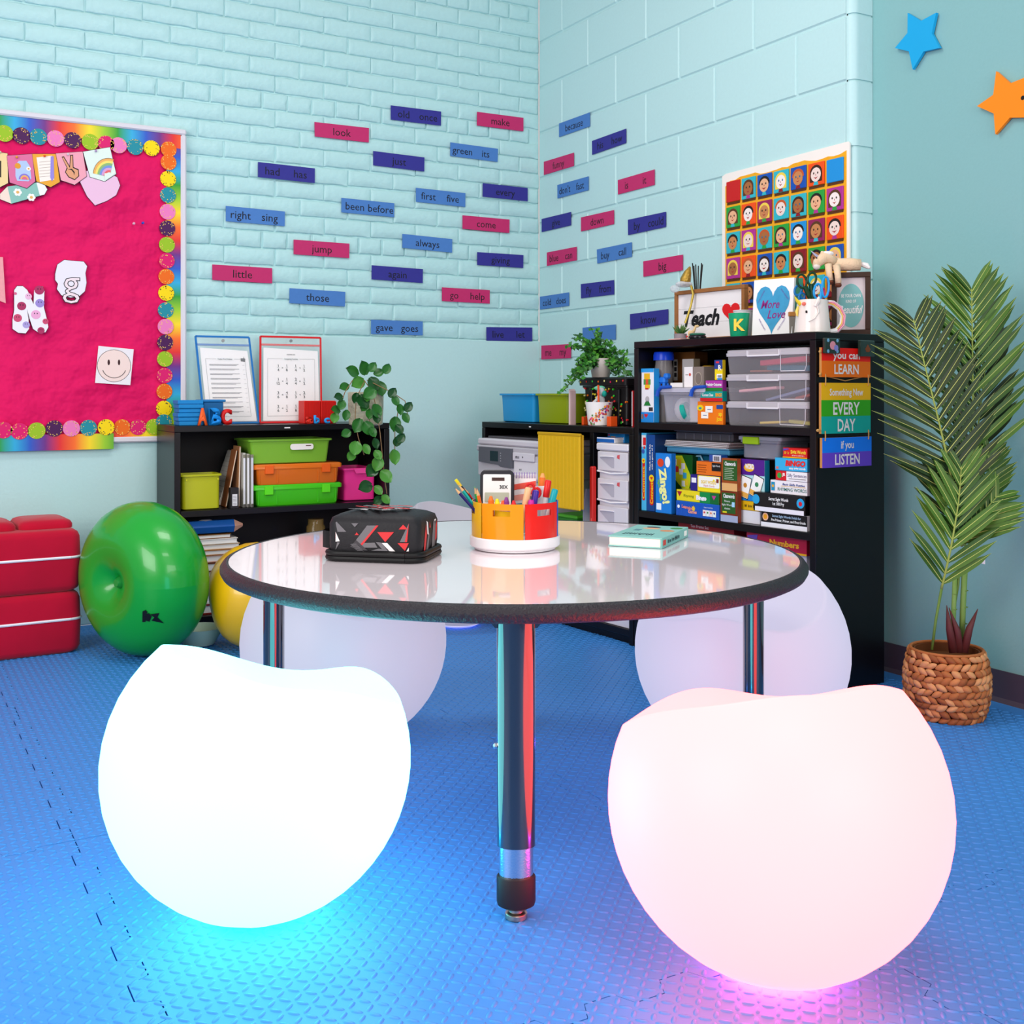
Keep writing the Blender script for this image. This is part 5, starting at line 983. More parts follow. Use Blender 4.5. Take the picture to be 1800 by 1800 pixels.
for k in range(4): panel(e, -w_ * .44, -w_ * (.1 - .03 * (k % 2)), ho * (.2 + .17 * k), ho * (.24 + .17 * k), '8a3c10', 'printed_line')
e, w_, h_ = carton(FB, 'barcode_box', 'small white and blue box with bar code on the orange card box', 1247, 1267, 800, zo + ho + .001, .02, .03, 'dcdce8', cat='box', side='2450a0'); panel(e, -w_ / 2, -w_ * .2, 0, h_, '3050a0')
for k in range(7): panel(e, w_ * (-.08 + .07 * k), w_ * (-.05 + .07 * k), h_ * .15, h_ * .8, '20202a', 'bar_code', -.0008)
zt2 = FB.hit(1222, 800, .05)[1]
e = standing(FB, 'teal_case', 'dark teal plastic case with pale handle behind the games', 'case', 1236, zo + ho - .004, .1); MB().box(-.05, .035, 0, .09, 0, .034, b=.006).build('case_body', M('0c5c78', .3), e); MB().tube([(-.035, -.004, .006), (-.03, -.006, .026), (-.005, -.006, .028), (.005, -.006, .012), (.02, -.006, .01)], .003, 7).build('handle', M('a8d0e0', .3), e); e.location.z = min(zo + ho + .002, zt2 + .002 - .035)
zt2 = FB.hit(1222, 800, .05)[1]; e = thing('blue_tray', 'pale blue tray under the silver folders', 'tray', FB.P(FB.hit(1167, 790, .05)[0], .06, zt2 + .003), FB.rz); MB().box(0, .285, 0, .16, 0, .018, b=.004).build('tray_body', M('4a94c0', .4), e); MB().box(-.003, .288, -.003, .163, .018, .021, b=.001).build('tray_rim', M('78b8d8', .35), e)
zc = zt2 + .0245
for k in range(4): e = thing('silver_folder', ['lowest', 'second', 'third', 'topmost'][k] + ' of four silver folders under the grey organizer', 'folder', FB.P(FB.hit(1163, 785, .05)[0] + .003 * (k % 2), .055 + .002 * k, zc + k * .0048), FB.rz, 'silver folders in the middle bay'); MB().box(0, .296, 0, .17, 0, .0042, b=.001).build('cover', M(['9a8c90', 'c8b8b8', 'b0a0a4', 'd4c8c8'][k], .3), e); MB().box(.002, .290, -.0008, .168, .0012, .003).build('pages', PAPER, e)
e = thing('grey_organizer', 'dark grey ribbed organizer case on the silver folders', 'case', FB.P(FB.hit(1187, 770, .09)[0], .09, zc + .0197), FB.rz); zh = min(FB.hit(1230, 757, .09)[1] - zc - .0195, B1 - .022 - zc - .0265); wo = FB.hit(1288, 770, .09)[0] - FB.hit(1187, 770, .09)[0]; MB().box(0, wo, 0, .12, 0, zh, b=.004).build('case_body', M('585a64', .35, alpha=.95), e)
for k in range(7): MB().box(wo * (.04 + .15 * k), wo * (.055 + .15 * k), -.0015, 0, .003, zh - .006).build('rib', M('747684', .4), e)
MB().box(-.003, wo + .003, -.003, .123, zh + .0002, zh + .005, b=.001).build('lid', M('62646e', .35), e)
# class words boxes
e, w_, hg = carton(FB, 'classwords_box', 'lower green and brown Classwords box with grey base', 1267, 1297, 864, Z0, .004, .016, '2c5a24', side='7a2c14'); 
panel(e, -w_ / 2, w_ / 2, 0, hg * .22, 'a8aec8'); panel(e, -w_ / 2, w_ / 2, hg * .22, hg, '7c2c14', y=-.0008); panel(e, -w_ * .42, w_ * .38, hg * .28, hg * .95, '2c5c26', y=-.0012); text('Classwords', e, 0, hg * .85, hg * .13, W_, w=w_ * .66, bold=.03, y=-.0017)
for k, s in enumerate(('Nouns', 'Sight Words', 'Action')): text(s, e, -w_ * .1, hg * (.68 - .12 * k), hg * .07, W_, y=-.0017)
panel(e, w_ * .18, w_ * .34, hg * .5, hg * .66, 'a8d4f0', y=-.0017); panel(e, -w_ * .36, -w_ * .12, hg * .29, hg * .34, 'e8d820', y=-.0017)
zc2 = Z0 + hg + .001; e, w_, hg2 = carton(FB, 'classwords_box', 'upper green and brown Classwords box with tan base', 1269, 1296, 806, zc2, .006, .016, '2c5a24', side='9a4418'); panel(e, -w_ / 2, w_ / 2, 0, hg2 * .24, 'e8b070'); panel(e, -w_ / 2, w_ / 2, hg2 * .24, hg2, '9c4a1c', y=-.0008); panel(e, -w_ * .40, w_ * .5, hg2 * .32, hg2 * .94, '2c5c26', y=-.0012); text('Classwords', e, w_ * .06, hg2 * .84, hg2 * .12, W_, w=w_ * .72, bold=.03, y=-.0017)
for k in range(7): panel(e, -w_ * .3, w_ * (.3 - .1 * (k % 2)), hg2 * (.36 + .055 * k), hg2 * (.375 + .055 * k), 'c8d4b8', 'printed_line', -.0016)
# white box, yellow box, word game
e, w_, hw = carton(FB, 'white_box', 'plain white box at the foot of the word game', 1300, 1336, 898, Z0, .03, .05, 'ece6ee', cat='box')
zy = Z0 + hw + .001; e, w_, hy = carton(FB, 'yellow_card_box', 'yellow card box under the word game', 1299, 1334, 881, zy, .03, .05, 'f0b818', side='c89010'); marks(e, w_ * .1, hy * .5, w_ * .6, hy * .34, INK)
zw = zy + hy + .001; e, w_, hw = carton(FB, 'word_game_box', 'pale blue and purple word game box with picture cards', 1298, 1344, 808, zw, .03, .022, 'b8e4ec', side='1888a8', top='52247c')
panel(e, -w_ / 2, w_ / 2, hw * .62, hw, '54208c'); panel(e, -w_ / 2, w_ * .36, 0, hw * .14, '2088d8'); shape(e, circ(-w_ * .08, hw * .80, w_ * .2, 18, hw * .1), 'f4b820', y=-.0008); text('WORD', e, -w_ * .06, hw * .83, hw * .12, W_, w=w_ * .34, bold=.05, y=-.0013)
for x, z_, a in ((-.24, .32, -14), (.2, .36, -20)):
    c_, s_ = math.cos(R(a)), math.sin(R(a)); rr_ = lambda k: [(w_ * x + (px_ * c_ - pz_ * s_), hw * z_ + (px_ * s_ + pz_ * c_)) for px_, pz_ in rrect(-w_ * .2 * k, w_ * .2 * k, -hw * .27 * k, hw * .27 * k, .003)]
    shape(e, rr_(1), '141418', y=-.0008); shape(e, rr_(.93), 'fbf8f4', y=-.0012); shape(e, [(w_ * x + (a_ * c_ - b_ * s_), hw * z_ + (a_ * s_ + b_ * c_)) for a_, b_ in rect(-w_ * .18, w_ * .18, -hw * .24, -hw * .12)], 'f0b050', y=-.0016); shape(e, circ(w_ * x + .002, hw * z_ + .006, w_ * .07, 10), 'c88830' if x < 0 else '3a8a5a', y=-.0016)
# grey bin with green latch
zg = FB.hit(1330, 803, .10)[1] if FB.hit(1330, 803, .10)[1] > zw + hw else zw + hw; s, w_, hh = spot(FB, 1296, 1372, 772, zw + hw + .002, .03)
e = thing('grey_bin', 'grey clear bin with lime green latch and coloured beads', 'bin', FB.P(s, .03, zw + hw + .002), FB.rz); d_ = .15; tub(e, w_ * .92, d_, hh - .004, None, .9, mat=M('9a9aa8', .2, alpha=.55), name='bin_body'); MB().loft([[(x, y + d_ / 2, z) for x, y in rrect(-w_ / 2 * k, w_ / 2 * k, -d_ / 2 * k, d_ / 2 * k, .01)] for k, z in ((1, hh - .0035), (1, hh + .006), (.95, hh + .009))]).build('lid', M('8c8e9c', .3), e)
MB().box(-w_ * .34, w_ * .02, -.008, .004, hh - .016, hh + .006, b=.002).build('latch', M('98c018', .3), e)
for k in range(12): MB().ell((w_ * (-.3 + .045 * k), .02 + .01 * (k % 3), .008 + .006 * (k % 2)), (.007, .007, .006), 8, 6).build('bead', M(['e08050', 'f0c060', 'c05a90', '70a0d0'][k % 4], .4), e)
MB().tube([(w_ * .05 + .022 * math.cos(t), .012, .018 + .013 * math.sin(t)) for t in np.linspace(0, 6.28, 15)], .002, 6).build('white_loop', W_, e)
# right hand stack
e, w_, h_ = carton(FB, 'secret_words_box', 'black secret sight words box with orange badge and white base, lower one', 1338, 1419, 903, Z0, .012, .07, '1c1a1c', side='e8e4ea'); panel(e, -w_ / 2, w_ / 2, 0, h_ * .30, 'f0ecf2'); shape(e, circ(-w_ * .40, h_ * .66, h_ * .26, 16), 'f4b898', y=-.0008); shape(e, circ(-w_ * .40, h_ * .66, h_ * .17, 14), 'f0a020', y=-.0012); text('Secret Sight Words Dolch for', e, w_ * .06, h_ * .78, h_ * .16, M('b8d4f0', .4), w=w_ * .62, bold=.02); text('Pre-Primer, Primer, and First Grade', e, w_ * .1, h_ * .52, h_ * .17, W_, w=w_ * .74, bold=.02)
zs_ = Z0 + h_ + .001; e, w_, h_ = carton(FB, 'secret_words_box', 'black secret sight words box with blue badges, upper one', 1324, 1415, 869, zs_, .004, .07, '1c1a1c', side='141214'); panel(e, -w_ * .46, w_ * .48, 0, h_ * .24, 'eee8f0')
for x, c in ((-.44, '2aa0d8'), (.42, '2aa0d8')): shape(e, circ(x * w_, h_ * .62, h_ * .26, 16), c, y=-.0008)
shape(e, circ(.42 * w_, h_ * .60, h_ * .12, 12), 'd02030', y=-.0012); text('Secret Sight Words', e, 0, h_ * .72, h_ * .17, W_, w=w_ * .38, bold=.02); text('1st 100 Fry', e, 0, h_ * .48, h_ * .17, W_, w=w_ * .22, bold=.02)
zr_ = zs_ + h_ + .001; e, w_, h_ = carton(FB, 'rhyming_puzzle_box', 'white rhyming words puzzle box', 1354, 1419, 846, zr_, .012, .06, 'f0eaee', side='d8d0d8'); panel(e, -w_ * .47, -w_ * .37, h_ * .2, h_ * .85, '2890b8'); shape(e, circ(-w_ * .42, h_ * .55, w_ * .03, 8), 'f0b030'); text('Basic Skills Puzzles', e, w_ * .14, h_ * .74, h_ * .17, M('24408c', .4), w=w_ * .6, shear=.2, bold=.02); text('RHYMING WORDS', e, w_ * .1, h_ * .36, h_ * .26, M('1c6a5c', .4), w=w_ * .78, bold=.01); panel(e, -w_ * .2, w_ * .46, h_ * .58, h_ * .61, 'e0b040')
zsl = zr_ + h_ + .001; e, w_, h_ = carton(FB, 'sentence_game_box', 'white and red Silly Sentences box', 1364, 1419, 829, zsl, .012, .06, 'f6f2f4', side='c8c0c8'); panel(e, -w_ / 2, -w_ * .16, 0, h_, 'd42028'); shape(e, circ(-w_ * .38, h_ * .5, h_ * .3, 14), '3aa040', y=-.0008); text('JR', e, -w_ * .24, h_ * .64, h_ * .3, W_, bold=.04, y=-.0009); text('Silly Sentences', e, w_ * .18, h_ * .6, h_ * .36, M('2a2c6c', .4), w=w_ * .6); panel(e, -w_ * .08, w_ * .46, h_ * .2, h_ * .25, '5a5860')
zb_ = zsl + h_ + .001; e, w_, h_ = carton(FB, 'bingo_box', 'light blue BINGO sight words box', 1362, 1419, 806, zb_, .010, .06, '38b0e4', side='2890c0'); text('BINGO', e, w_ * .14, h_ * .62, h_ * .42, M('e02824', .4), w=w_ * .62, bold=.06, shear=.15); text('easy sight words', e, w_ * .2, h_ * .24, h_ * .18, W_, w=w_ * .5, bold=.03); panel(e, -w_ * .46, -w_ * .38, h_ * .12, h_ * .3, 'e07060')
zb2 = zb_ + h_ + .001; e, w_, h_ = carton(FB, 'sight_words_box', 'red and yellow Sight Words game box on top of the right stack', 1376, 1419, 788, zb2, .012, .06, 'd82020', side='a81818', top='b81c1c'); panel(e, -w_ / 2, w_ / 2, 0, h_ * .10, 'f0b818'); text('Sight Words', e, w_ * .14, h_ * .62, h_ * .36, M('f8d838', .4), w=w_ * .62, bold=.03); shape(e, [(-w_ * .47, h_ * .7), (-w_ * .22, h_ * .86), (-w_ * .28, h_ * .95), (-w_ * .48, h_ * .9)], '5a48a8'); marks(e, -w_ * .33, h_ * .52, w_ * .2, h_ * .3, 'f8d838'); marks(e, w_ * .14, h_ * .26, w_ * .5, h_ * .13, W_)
# ================================================================== bottom bay
zn = FB.hit(1365, 969, .03)[1]
e, w_, h_ = carton(FB, 'white_game_box', 'stack of white paper boxes below the Numbers box', 1300, 1418, 976, B0, .05, .2, 'e4dce4', cat='box', h=zn - .004 - B0)
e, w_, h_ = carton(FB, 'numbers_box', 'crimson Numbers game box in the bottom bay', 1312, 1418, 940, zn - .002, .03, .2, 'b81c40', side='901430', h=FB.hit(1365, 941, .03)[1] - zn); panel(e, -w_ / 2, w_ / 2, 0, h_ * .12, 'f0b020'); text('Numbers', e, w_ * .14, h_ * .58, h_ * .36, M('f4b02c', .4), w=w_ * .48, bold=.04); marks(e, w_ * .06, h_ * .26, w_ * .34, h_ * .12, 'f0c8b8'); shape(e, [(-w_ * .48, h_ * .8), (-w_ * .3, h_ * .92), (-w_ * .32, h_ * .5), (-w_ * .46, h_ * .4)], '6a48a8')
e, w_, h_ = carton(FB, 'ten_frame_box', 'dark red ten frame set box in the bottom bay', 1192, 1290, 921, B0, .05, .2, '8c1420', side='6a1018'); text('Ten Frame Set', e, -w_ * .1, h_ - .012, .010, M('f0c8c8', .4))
# ================================================================== on top of the tall bookshelf (z = HBK)
TZB = HBK + .0004
def cz(fr, px, t): s = fr.hit(px, 600, t)[0]; p = fr.P(s, t, 0); return (Vector((p.x, p.y)) - CAM).dot(CZV)
def face_thing(name, label, cat, px, t, z=TZB, rz=None): p = FB.P(FB.hit(px, 560, t)[0], t, z); return thing(name, label, cat, p, RZC if rz is None else rz), (Vector((p.x, p.y)) - CAM).dot(CZV) / FPX
# farmhouse sign, parallel to the shelf
t_ = .17; s0, s1 = FB.hit(1185, 560, t_)[0], FB.hit(1308, 560, t_)[0]; h_ = FB.hit(1247, 506, t_)[1] - HBK; w_ = s1 - s0
e = thing('wooden_sign', 'wood framed white sign reading Teach with a red heart', 'sign', FB.P((s0 + s1) / 2, t_, TZB), FB.rz); WD = M('9a6436', .5, noise=.2, scale=40); f_ = .013
MB().box(-w_ / 2, w_ / 2, 0, .02, h_ - f_, h_, b=.001).build('frame_rail', WD, e); MB().box(-w_ / 2, w_ / 2, 0, .02, 0, f_, b=.001).build('frame_rail', WD, e)
for x in (-w_ / 2, w_ / 2 - f_): MB().box(x, x + f_, 0, .02, f_ + .0002, h_ - f_ - .0002, b=.001).build('frame_rail', WD, e)
for k in range(3): z0 = f_ + (h_ - 2 * f_) * k / 3; MB().box(-w_ / 2 + f_, w_ / 2 - f_, .008, .013, z0 + .0004, z0 + (h_ - 2 * f_) / 3 - .0004).build('plank', M('f2ecee', .6), e)
text('Teach', e, -w_ * .12, h_ * .46, h_ * .30, INK, .0072, w=w_ * .52, shear=.3, bold=.035); MB().prism(heart(w_ * .30, h_ * .50, w_ * .24, h_ * .36), .0066, .0076).build('red_heart', M('e01c20', .4), e, smooth=0)
# pink card lying flat
e = standing(FB, 'pink_card', 'thin pink card lying at the shelf top edge', 'card', 1186, HBK, .02); MB().box(-.03, .028, 0, .05, 0, .003).build('sheet', M('f0b0b0', .6), e); MB().box(-.03, .028, -.0005, .05, .0032, .0042).build('sheet', M('f6d8d4', .6), e)
# succulent
e, k = face_thing('succulent', 'tiny spiky succulent in a grey pot before the Teach sign', 'plant', 1196, .06, HBK + .0052); MB().lathe([(9.5 * k, 0), (11 * k, .002), (11.5 * k, 9 * k), (10 * k, 9 * k), (9 * k, 7 * k), (.0005, 7 * k)], 20).build('pot', M('8a8088', .6), e)
for i in range(17):
    a = i * 2.4; q = (.35 + .65 * (i / 17)); d = Vector((math.cos(a) * q, math.sin(a) * q, 1.25 - .75 * q)).normalized(); b = Vector((0, 0, 7 * k)); MB().tube([b, b + d * .022, b + d * .038], [.0042, .0032, .0004], 5).build('spike_leaf', M('3a6a34' if i % 2 else '587c3c', .5), e)
# small giraffe toy
e, k = face_thing('toy_giraffe', 'tiny spotted giraffe figure beside the succulent', 'toy', 1215, .055); GF = M('e0b888', .6, noise=.45, scale=160)
MB().ell((0, 0, .022), (.011, .007, .008), 12, 8).build('body', GF, e)
for x in (-.007, .007):
    for y in (-.004, .004): MB().tube([(x, y, 0), (x * .9, y, .018)], [.0022, .003], 6).build('leg', GF, e)
MB().tube([(.008, 0, .026), (.012, 0, .036), (.014, 0, .042)], [.005, .004, .0035], 8).build('neck', GF, e); MB().ell((.018, 0, .043), (.008, .004, .0045), 10, 6).build('head', GF, e); MB().ell((-.014, -.002, .01), (.003, .003, .004), 8, 6).build('red_bow', M('d82020', .5), e)
# tin
e, k = face_thing('round_tin', 'flat dark round tin with a green lid', 'tin', 1226, .03); MB().lathe([(13 * k, 0), (15.5 * k, .003), (15.5 * k, .007), (14 * k, .0105)], 28).build('tin_body', M('2c2a30', .2, metal=.6), e); MB().lathe([(13 * k, .0107), (14.5 * k, .0125), (14 * k, .016), (10 * k, .018), (.001, .018)], 28).build('lid', M('2c6a54', .35), e)
# cups
e, k = face_thing('green_cup', 'green paper cup with a gold letter K', 'cup', 1299, .045); hC = FB.hit(1299, 551, .045)[1] - HBK
MB().lathe([(14.5 * k, 0), (15 * k, .002), (18.5 * k, hC), (17.5 * k, hC), (14 * k, .004), (.001, .004)], 32).build('cup_body', M('10a070', .4), e); text('K', e, -3 * k, hC * .50, hC * .5, M('c89838', .3, metal=.7), -18.3 * k, bold=.03)
e, k = face_thing('white_cup', 'white paper cup behind the green cup', 'cup', 1307, .115); hC = FB.hit(1307, 546, .115)[1] - HBK; MB().lathe([(13 * k, 0), (17.5 * k, hC - .004), (18.5 * k, hC - .002), (18.5 * k, hC), (17 * k, hC), (13 * k, .006), (.001, .006)], 28).build('cup_body', M('e8e2e6', .5), e)
# More Love card
e, k = face_thing('heart_card', 'white card with a blue heart reading More Love', 'card', 1356, .075, rz=RZC + R(-32)); ww, hh = 68 * k / math.cos(R(30)), 101 * k
e.rotation_euler = (R(-5), 0, FB.rz + R(14)); MB().box(-ww / 2, ww / 2, 0, .012, 0, hh, b=.001).build('board', M('f2eeee', .55), e); shape(e, heart(0, hh * .45, ww * .84, hh * .86), M('3a98c4', .5, noise=.2, scale=40))
text('More', e, -ww * .06, hh * .56, hh * .15, M('8a2478', .5), -.0014, w=ww * .46, shear=.3, bold=.012); text('Love', e, ww * .10, hh * .38, hh * .15, M('8a2478', .5), -.0014, w=ww * .44, shear=.3, bold=.012)
for sx, zz1, rt in ((-.29, .70, 62), (.29, .72, -52), (-.24, .2, -58), (.24, .2, 56)): text('MORE KINDNESS' if zz1 > .5 else 'MORE HUMANITY', e, sx * ww, zz1 * hh, hh * .028, M('6a4a9c', .5), -.0014, w=hh * .24, rot=R(rt))
e, k = face_thing('green_book', 'green book standing behind the heart card', 'book', 1400, .15); MB().box(-12 * k, 12 * k, 0, .02, 0, 102 * k, b=.001).build('cover', M('2c8468', .5), e); MB().box(-11 * k, 11 * k, .003, .017, -.0002 + .002, 102 * k - .002).build('pages', PAPER, e)
e, k = face_thing('wooden_box', 'small box with a wooden lid behind the unicorn mug', 'box', 1397, .10); MB().box(-9 * k, 10 * k, 0, .03, 0, 33 * k, b=.001).build('box_body', M('8a8078', .5), e); MB().box(-10 * k, 11 * k, -.001, .031, 33.2 * k, 41 * k, b=.001).build('lid', M('c08040', .5), e)
# unicorn mug, scissors
e, k = face_thing('unicorn_mug', 'white unicorn mug with rainbow handle holding scissors', 'mug', 1428, .055); hm = 58 * k; CW = M('eadfd8', .22, coat=.4); mug = e; kk = k
MB().lathe([(29 * k, 0), (31 * k, .002), (30 * k, hm * .25), (28 * k, hm * .6), (26 * k, hm), (24 * k, hm), (26 * k, hm * .5), (28 * k, .006), (.001, .006)], 36).build('mug_body', CW, e, smooth=.9)
MB().tube([(27 * k, 0, hm * .92), (36 * k, 0, hm * .90), (47 * k, 0, hm * .76), (54 * k, 0, hm * .52), (52 * k, 0, hm * .26), (43 * k, 0, hm * .08), (31 * k, 0, hm * .03)], 5.2 * k, 10).build('handle', M('f6f0f2', .25), e)
for q, c in ((-2.6, 'f0c838'), (0, 'e87888'), (2.6, 'e8a0b8')): MB().tube([(27 * k, -4.6 * k, hm * .92 + q * k * .3), (36 * k, -4.9 * k, hm * .90 + q * k), (47 * k + q * k * .6, -4.9 * k, hm * .76 + q * k * .8), (54 * k + q * k, -4.9 * k, hm * .52), (52 * k + q * k * .8, -4.9 * k, hm * .26 - q * k * .6), (43 * k + q * k * .2, -4.8 * k, hm * .08 - q * k)], 1.0 * k, 6).build('rainbow_stripe', M(c, .3), e)
MB().tube([(-24 * k, -10 * k, hm * .86), (-31 * k, -14 * k, hm * .98), (-35 * k, -16 * k, hm * 1.08)], [3.6 * k, 2.6 * k, .6 * k], 8).build('horn', M('f4d838', .3), e)
MB().tube([(-2 * k, -27 * k, hm * .78), (2 * k, -28 * k, hm * .92), (4 * k, -27 * k, hm * 1.06)], [3.5 * k, 4.5 * k, 1.6 * k], 8).build('ear', CW, e); MB().ell((-20 * k, -20 * k, hm * .86), (4 * k, 2 * k, 3.5 * k), 10, 6).build('heart_mark', M('e87060', .35), e)
MB().ell((-17 * k, -24.5 * k, hm * .62), (1.8 * k, 1.5 * k, 2.6 * k), 8, 6).build('eye', BLACK, e); MB().tube([(1 * k, -28.5 * k, hm * .80), (3 * k, -29.5 * k, hm * .6), (-4 * k, -30.5 * k, hm * .42), (-14 * k, -27.5 * k, hm * .32)], 1.2 * k, 6).build('cheek_line', CW, e)
MB().tube([(-27 * k, -8 * k, hm * .8), (-30 * k, -9 * k, hm * .65), (-29 * k, -9 * k, hm * .5)], [2 * k, 3 * k, 1.2 * k], 6).build('mane', M('f0d060', .3), e)
def scissors(label, loops, shank, col, dy):
    m = M(col, .35); e = thing('scissors', label, 'scissors', mug.location + Vector((0, 0, .001)), RZC, 'scissors in the unicorn mug'); k = kk
    pt = lambda px, py, y=dy: ((px - 1428) * k, y * k, (583 - py) * k)
    for i, (cx, cy, rx, ry, rot) in enumerate(loops):
        pts = [pt(cx + rx * math.cos(t) * math.cos(rot) - ry * math.sin(t) * math.sin(rot), cy + rx * math.cos(t) * math.sin(rot) + ry * math.sin(t) * math.cos(rot), dy - i * 2) for t in np.linspace(0, 2 * math.pi, 17)]
        MB().tube(pts, 2.1 * k, 7).build('finger_loop', m, e)
    for (a, b, wd) in shank: MB().tube([pt(*a), pt((a[0] + b[0]) / 2, (a[1] + b[1]) / 2), pt(*b)], [wd * k, wd * k * 1.05, wd * k * .8], 8).build('handle_shank', m, e)
    MB().tube([pt(*shank[0][1]), pt(1424 + (shank[0][1][0] - 1424) * .3, 560)], [1.6 * k, .8 * k], 6).build('blade', M('a8acb4', .25, metal=1), e)
scissors('blue scissors with round loops at the left of the mug', [(1404, 508, 6, 9, .3), (1410, 520, 5, 7, .2)], [((1406, 516), (1416, 530), 2.4)], '1470b0', 4)
scissors('dark green scissors with two tall loops in the mug', [(1408, 493, 8, 12, -.2), (1425, 489, 7.5, 11, .15)], [((1414, 503), (1424, 527), 4.6), ((1424, 498), (1428, 527), 4.2)], '0e3a20', -6)
scissors('bright blue scissors with long loops at the right of the mug', [(1434, 511, 6.5, 13, .1), (1447, 504, 6, 18, .05)], [((1440, 516), (1438, 528), 3.0)], '1c98dc', -12)
scissors('pink scissors mostly hidden among the blue ones', [(1449, 512, 3, 8, .1)], [((1416, 516), (1420, 530), 2.0)], 'd82c70', 10)
# framed print with the plush lying on it
e, k = face_thing('framed_print', 'dark framed print reading be your own kind of beautiful', 'picture frame', 1496, .215, rz=RZC + R(-16)); w_, h_ = 66 * k, 110 * k; DW = M('3a2218', .45, noise=.3, scale=40); f_ = 9 * k
for a in ((-w_ / 2, w_ / 2, h_ - f_, h_), (-w_ / 2, w_ / 2, 0, f_), (-w_ / 2, -w_ / 2 + f_, f_ + .0002, h_ - f_ - .0002), (w_ / 2 - f_, w_ / 2, f_ + .0002, h_ - f_ - .0002)): MB().box(a[0], a[1], 0, .028, a[2], a[3], b=.001).build('frame_rail', DW, e)
MB().box(-w_ / 2 + f_, w_ / 2 - f_, .012, .016, f_, h_ - f_).build('mount', M('d8ccd0', .5), e); MB().prism(circ(0, h_ * .47, w_ * .33, 32, h_ * .35), .0114, .0120).build('printed_oval', M('7cb8b8', .5), e, smooth=0)
for s_, z_, q, ww_ in (('BE YOUR OWN', .63, .055, .5), ('KIND OF', .54, .05, .26), ('Beautiful', .41, .13, .6)): text(s_, e, 0, h_ * z_, h_ * q, M('f4f0f0', .5), .0108, w=w_ * ww_, shear=.35 if q > .1 else 0, bold=.012)
fe, fk, fh = e, k, h_
e = thing('plush_unicorn', 'cream plush unicorn lying over the dark picture frame', 'toy', e.location + Vector((0, 0, h_ + .001)), RZC + R(-16)); k = fk; PL = M('e8c8a8', .9, bump=.002, scale=160, noise=.08); HO = M('6a3a28', .8); MN = M('ece4e4', .9, bump=.003, scale=120)
def q_(px, py, y=0): return ((px - 1496) * k * 1.02, y * k, (476 - py) * k)
MB().tube([q_(1462, 458, 8), q_(1478, 462, 10), q_(1495, 462, 12), q_(1512, 463, 14)], [10 * k, 11.5 * k, 11.5 * k, 10 * k], 14).build('body', PL, e, smooth=2)
MB().tube([q_(1436, 468, -10), q_(1440, 460, -9), q_(1450, 451, -6), q_(1460, 452, 2), q_(1468, 458, 6)], [5 * k, 8.5 * k, 10.5 * k, 9 * k, 9 * k], 14).build('head', PL, e, smooth=2); MB().ell(q_(1439, 466, -11), (6.5 * k, 6 * k, 6 * k), 12, 8).build('muzzle', M('e4d8d0', .9), e)
for a, b, c in ((q_(1458, 463, -8), q_(1460, 480, -12), q_(1462, 492, -13)), (q_(1472, 466, -10), q_(1474, 484, -20), q_(1475, 498, -21))): MB().tube([a, b, c], [6.5 * k, 5.5 * k, 5.5 * k], 10).build('leg', PL, e, smooth=2); MB().ell((c[0], c[1], c[2] - 3 * k), (5.8 * k, 5.8 * k, 4.5 * k), 10, 6).build('hoof', HO, e)
MB().tube([q_(1444, 451, -8), q_(1436, 445, -10), q_(1429, 438, -12)], [3.2 * k, 2.2 * k, .4 * k], 8).build('horn', M('c8c0d8', .25, metal=.6), e); MB().ell(q_(1439, 452, -19), (1.5 * k, 1.2 * k, 1.5 * k), 8, 6).build('eye', BLACK, e)
MB().ell(q_(1456, 443, 0), (12 * k, 7 * k, 5 * k), 12, 8).build('mane', MN, e); MB().ell(q_(1448, 443, -6), (3 * k, 2 * k, 5 * k), 8, 6).build('ear', PL, e); MB().tube([q_(1512, 461, 14), q_(1522, 465, 12), q_(1527, 470, 8)], [4 * k, 5 * k, 2 * k], 8).build('tail', MN, e)
# gold ornament with veil on the sign, diffuser sticks behind
e, k = face_thing('gold_ornament', 'gold dried flower ornament with white veil hung on the Teach sign', 'ornament', 1205, .155); GO = M('b08c3c', .3, metal=.6, bump=.004, scale=120); zS = FB.hit(1205, 506, .155)[1] - HBK
g_ = lambda px, py, y=0: ((px - 1205) * k, y * k, zS + (503 - py) * k)
MB().tube([g_(1204, 500), g_(1205, 488), g_(1209, 476), g_(1213, 466)], [9 * k, 9.5 * k, 6.5 * k, 1.5 * k], 12).build('bud', GO, e, smooth=2); MB().tube([g_(1214, 500, -6), g_(1217, 515, -10), g_(1213, 535, -10), g_(1208, 552, -9), g_(1203, 566, -8)], [2.4 * k, 2.4 * k, 2.0 * k, 2.2 * k, 2.2 * k], 7).build('ribbon', M('a8903c', .35, metal=.5), e)
MB().ell(g_(1202, 497, -2), (15 * k, 9 * k, 6 * k), 14, 8).build('veil', M('e4e4ea', .8, alpha=.6, bump=.01, scale=90), e); MB().ell(g_(1186, 505, -2), (9 * k, 6 * k, 7 * k), 12, 8).build('veil', M('e4e4ea', .8, alpha=.4, bump=.01, scale=90), e)
e, k = face_thing('reed_diffuser', 'bundle of black reed sticks behind the Teach sign', 'reed diffuser', 1226, .225)
MB().lathe([(7 * k, 0), (8 * k, .003), (8 * k, 48 * k), (4.5 * k, 60 * k), (4.5 * k, 66 * k)], 18).build('bottle', M('2a2428', .15), e); zS2 = FB.hit(1226, 463, .225)[1] - HBK
for i, (a, b) in enumerate(((-4, -9), (-1, -3), (1, 2), (3, 7), (4, 9), (-3, -6))): MB().tube([(a * k * .4, (i % 3 - 1) * k, 55 * k), (b * k, (i % 3 - 1) * 2 * k, zS2 - .004 * (i % 3))], 1.1 * k, 5).build('reed', BLACK, e)
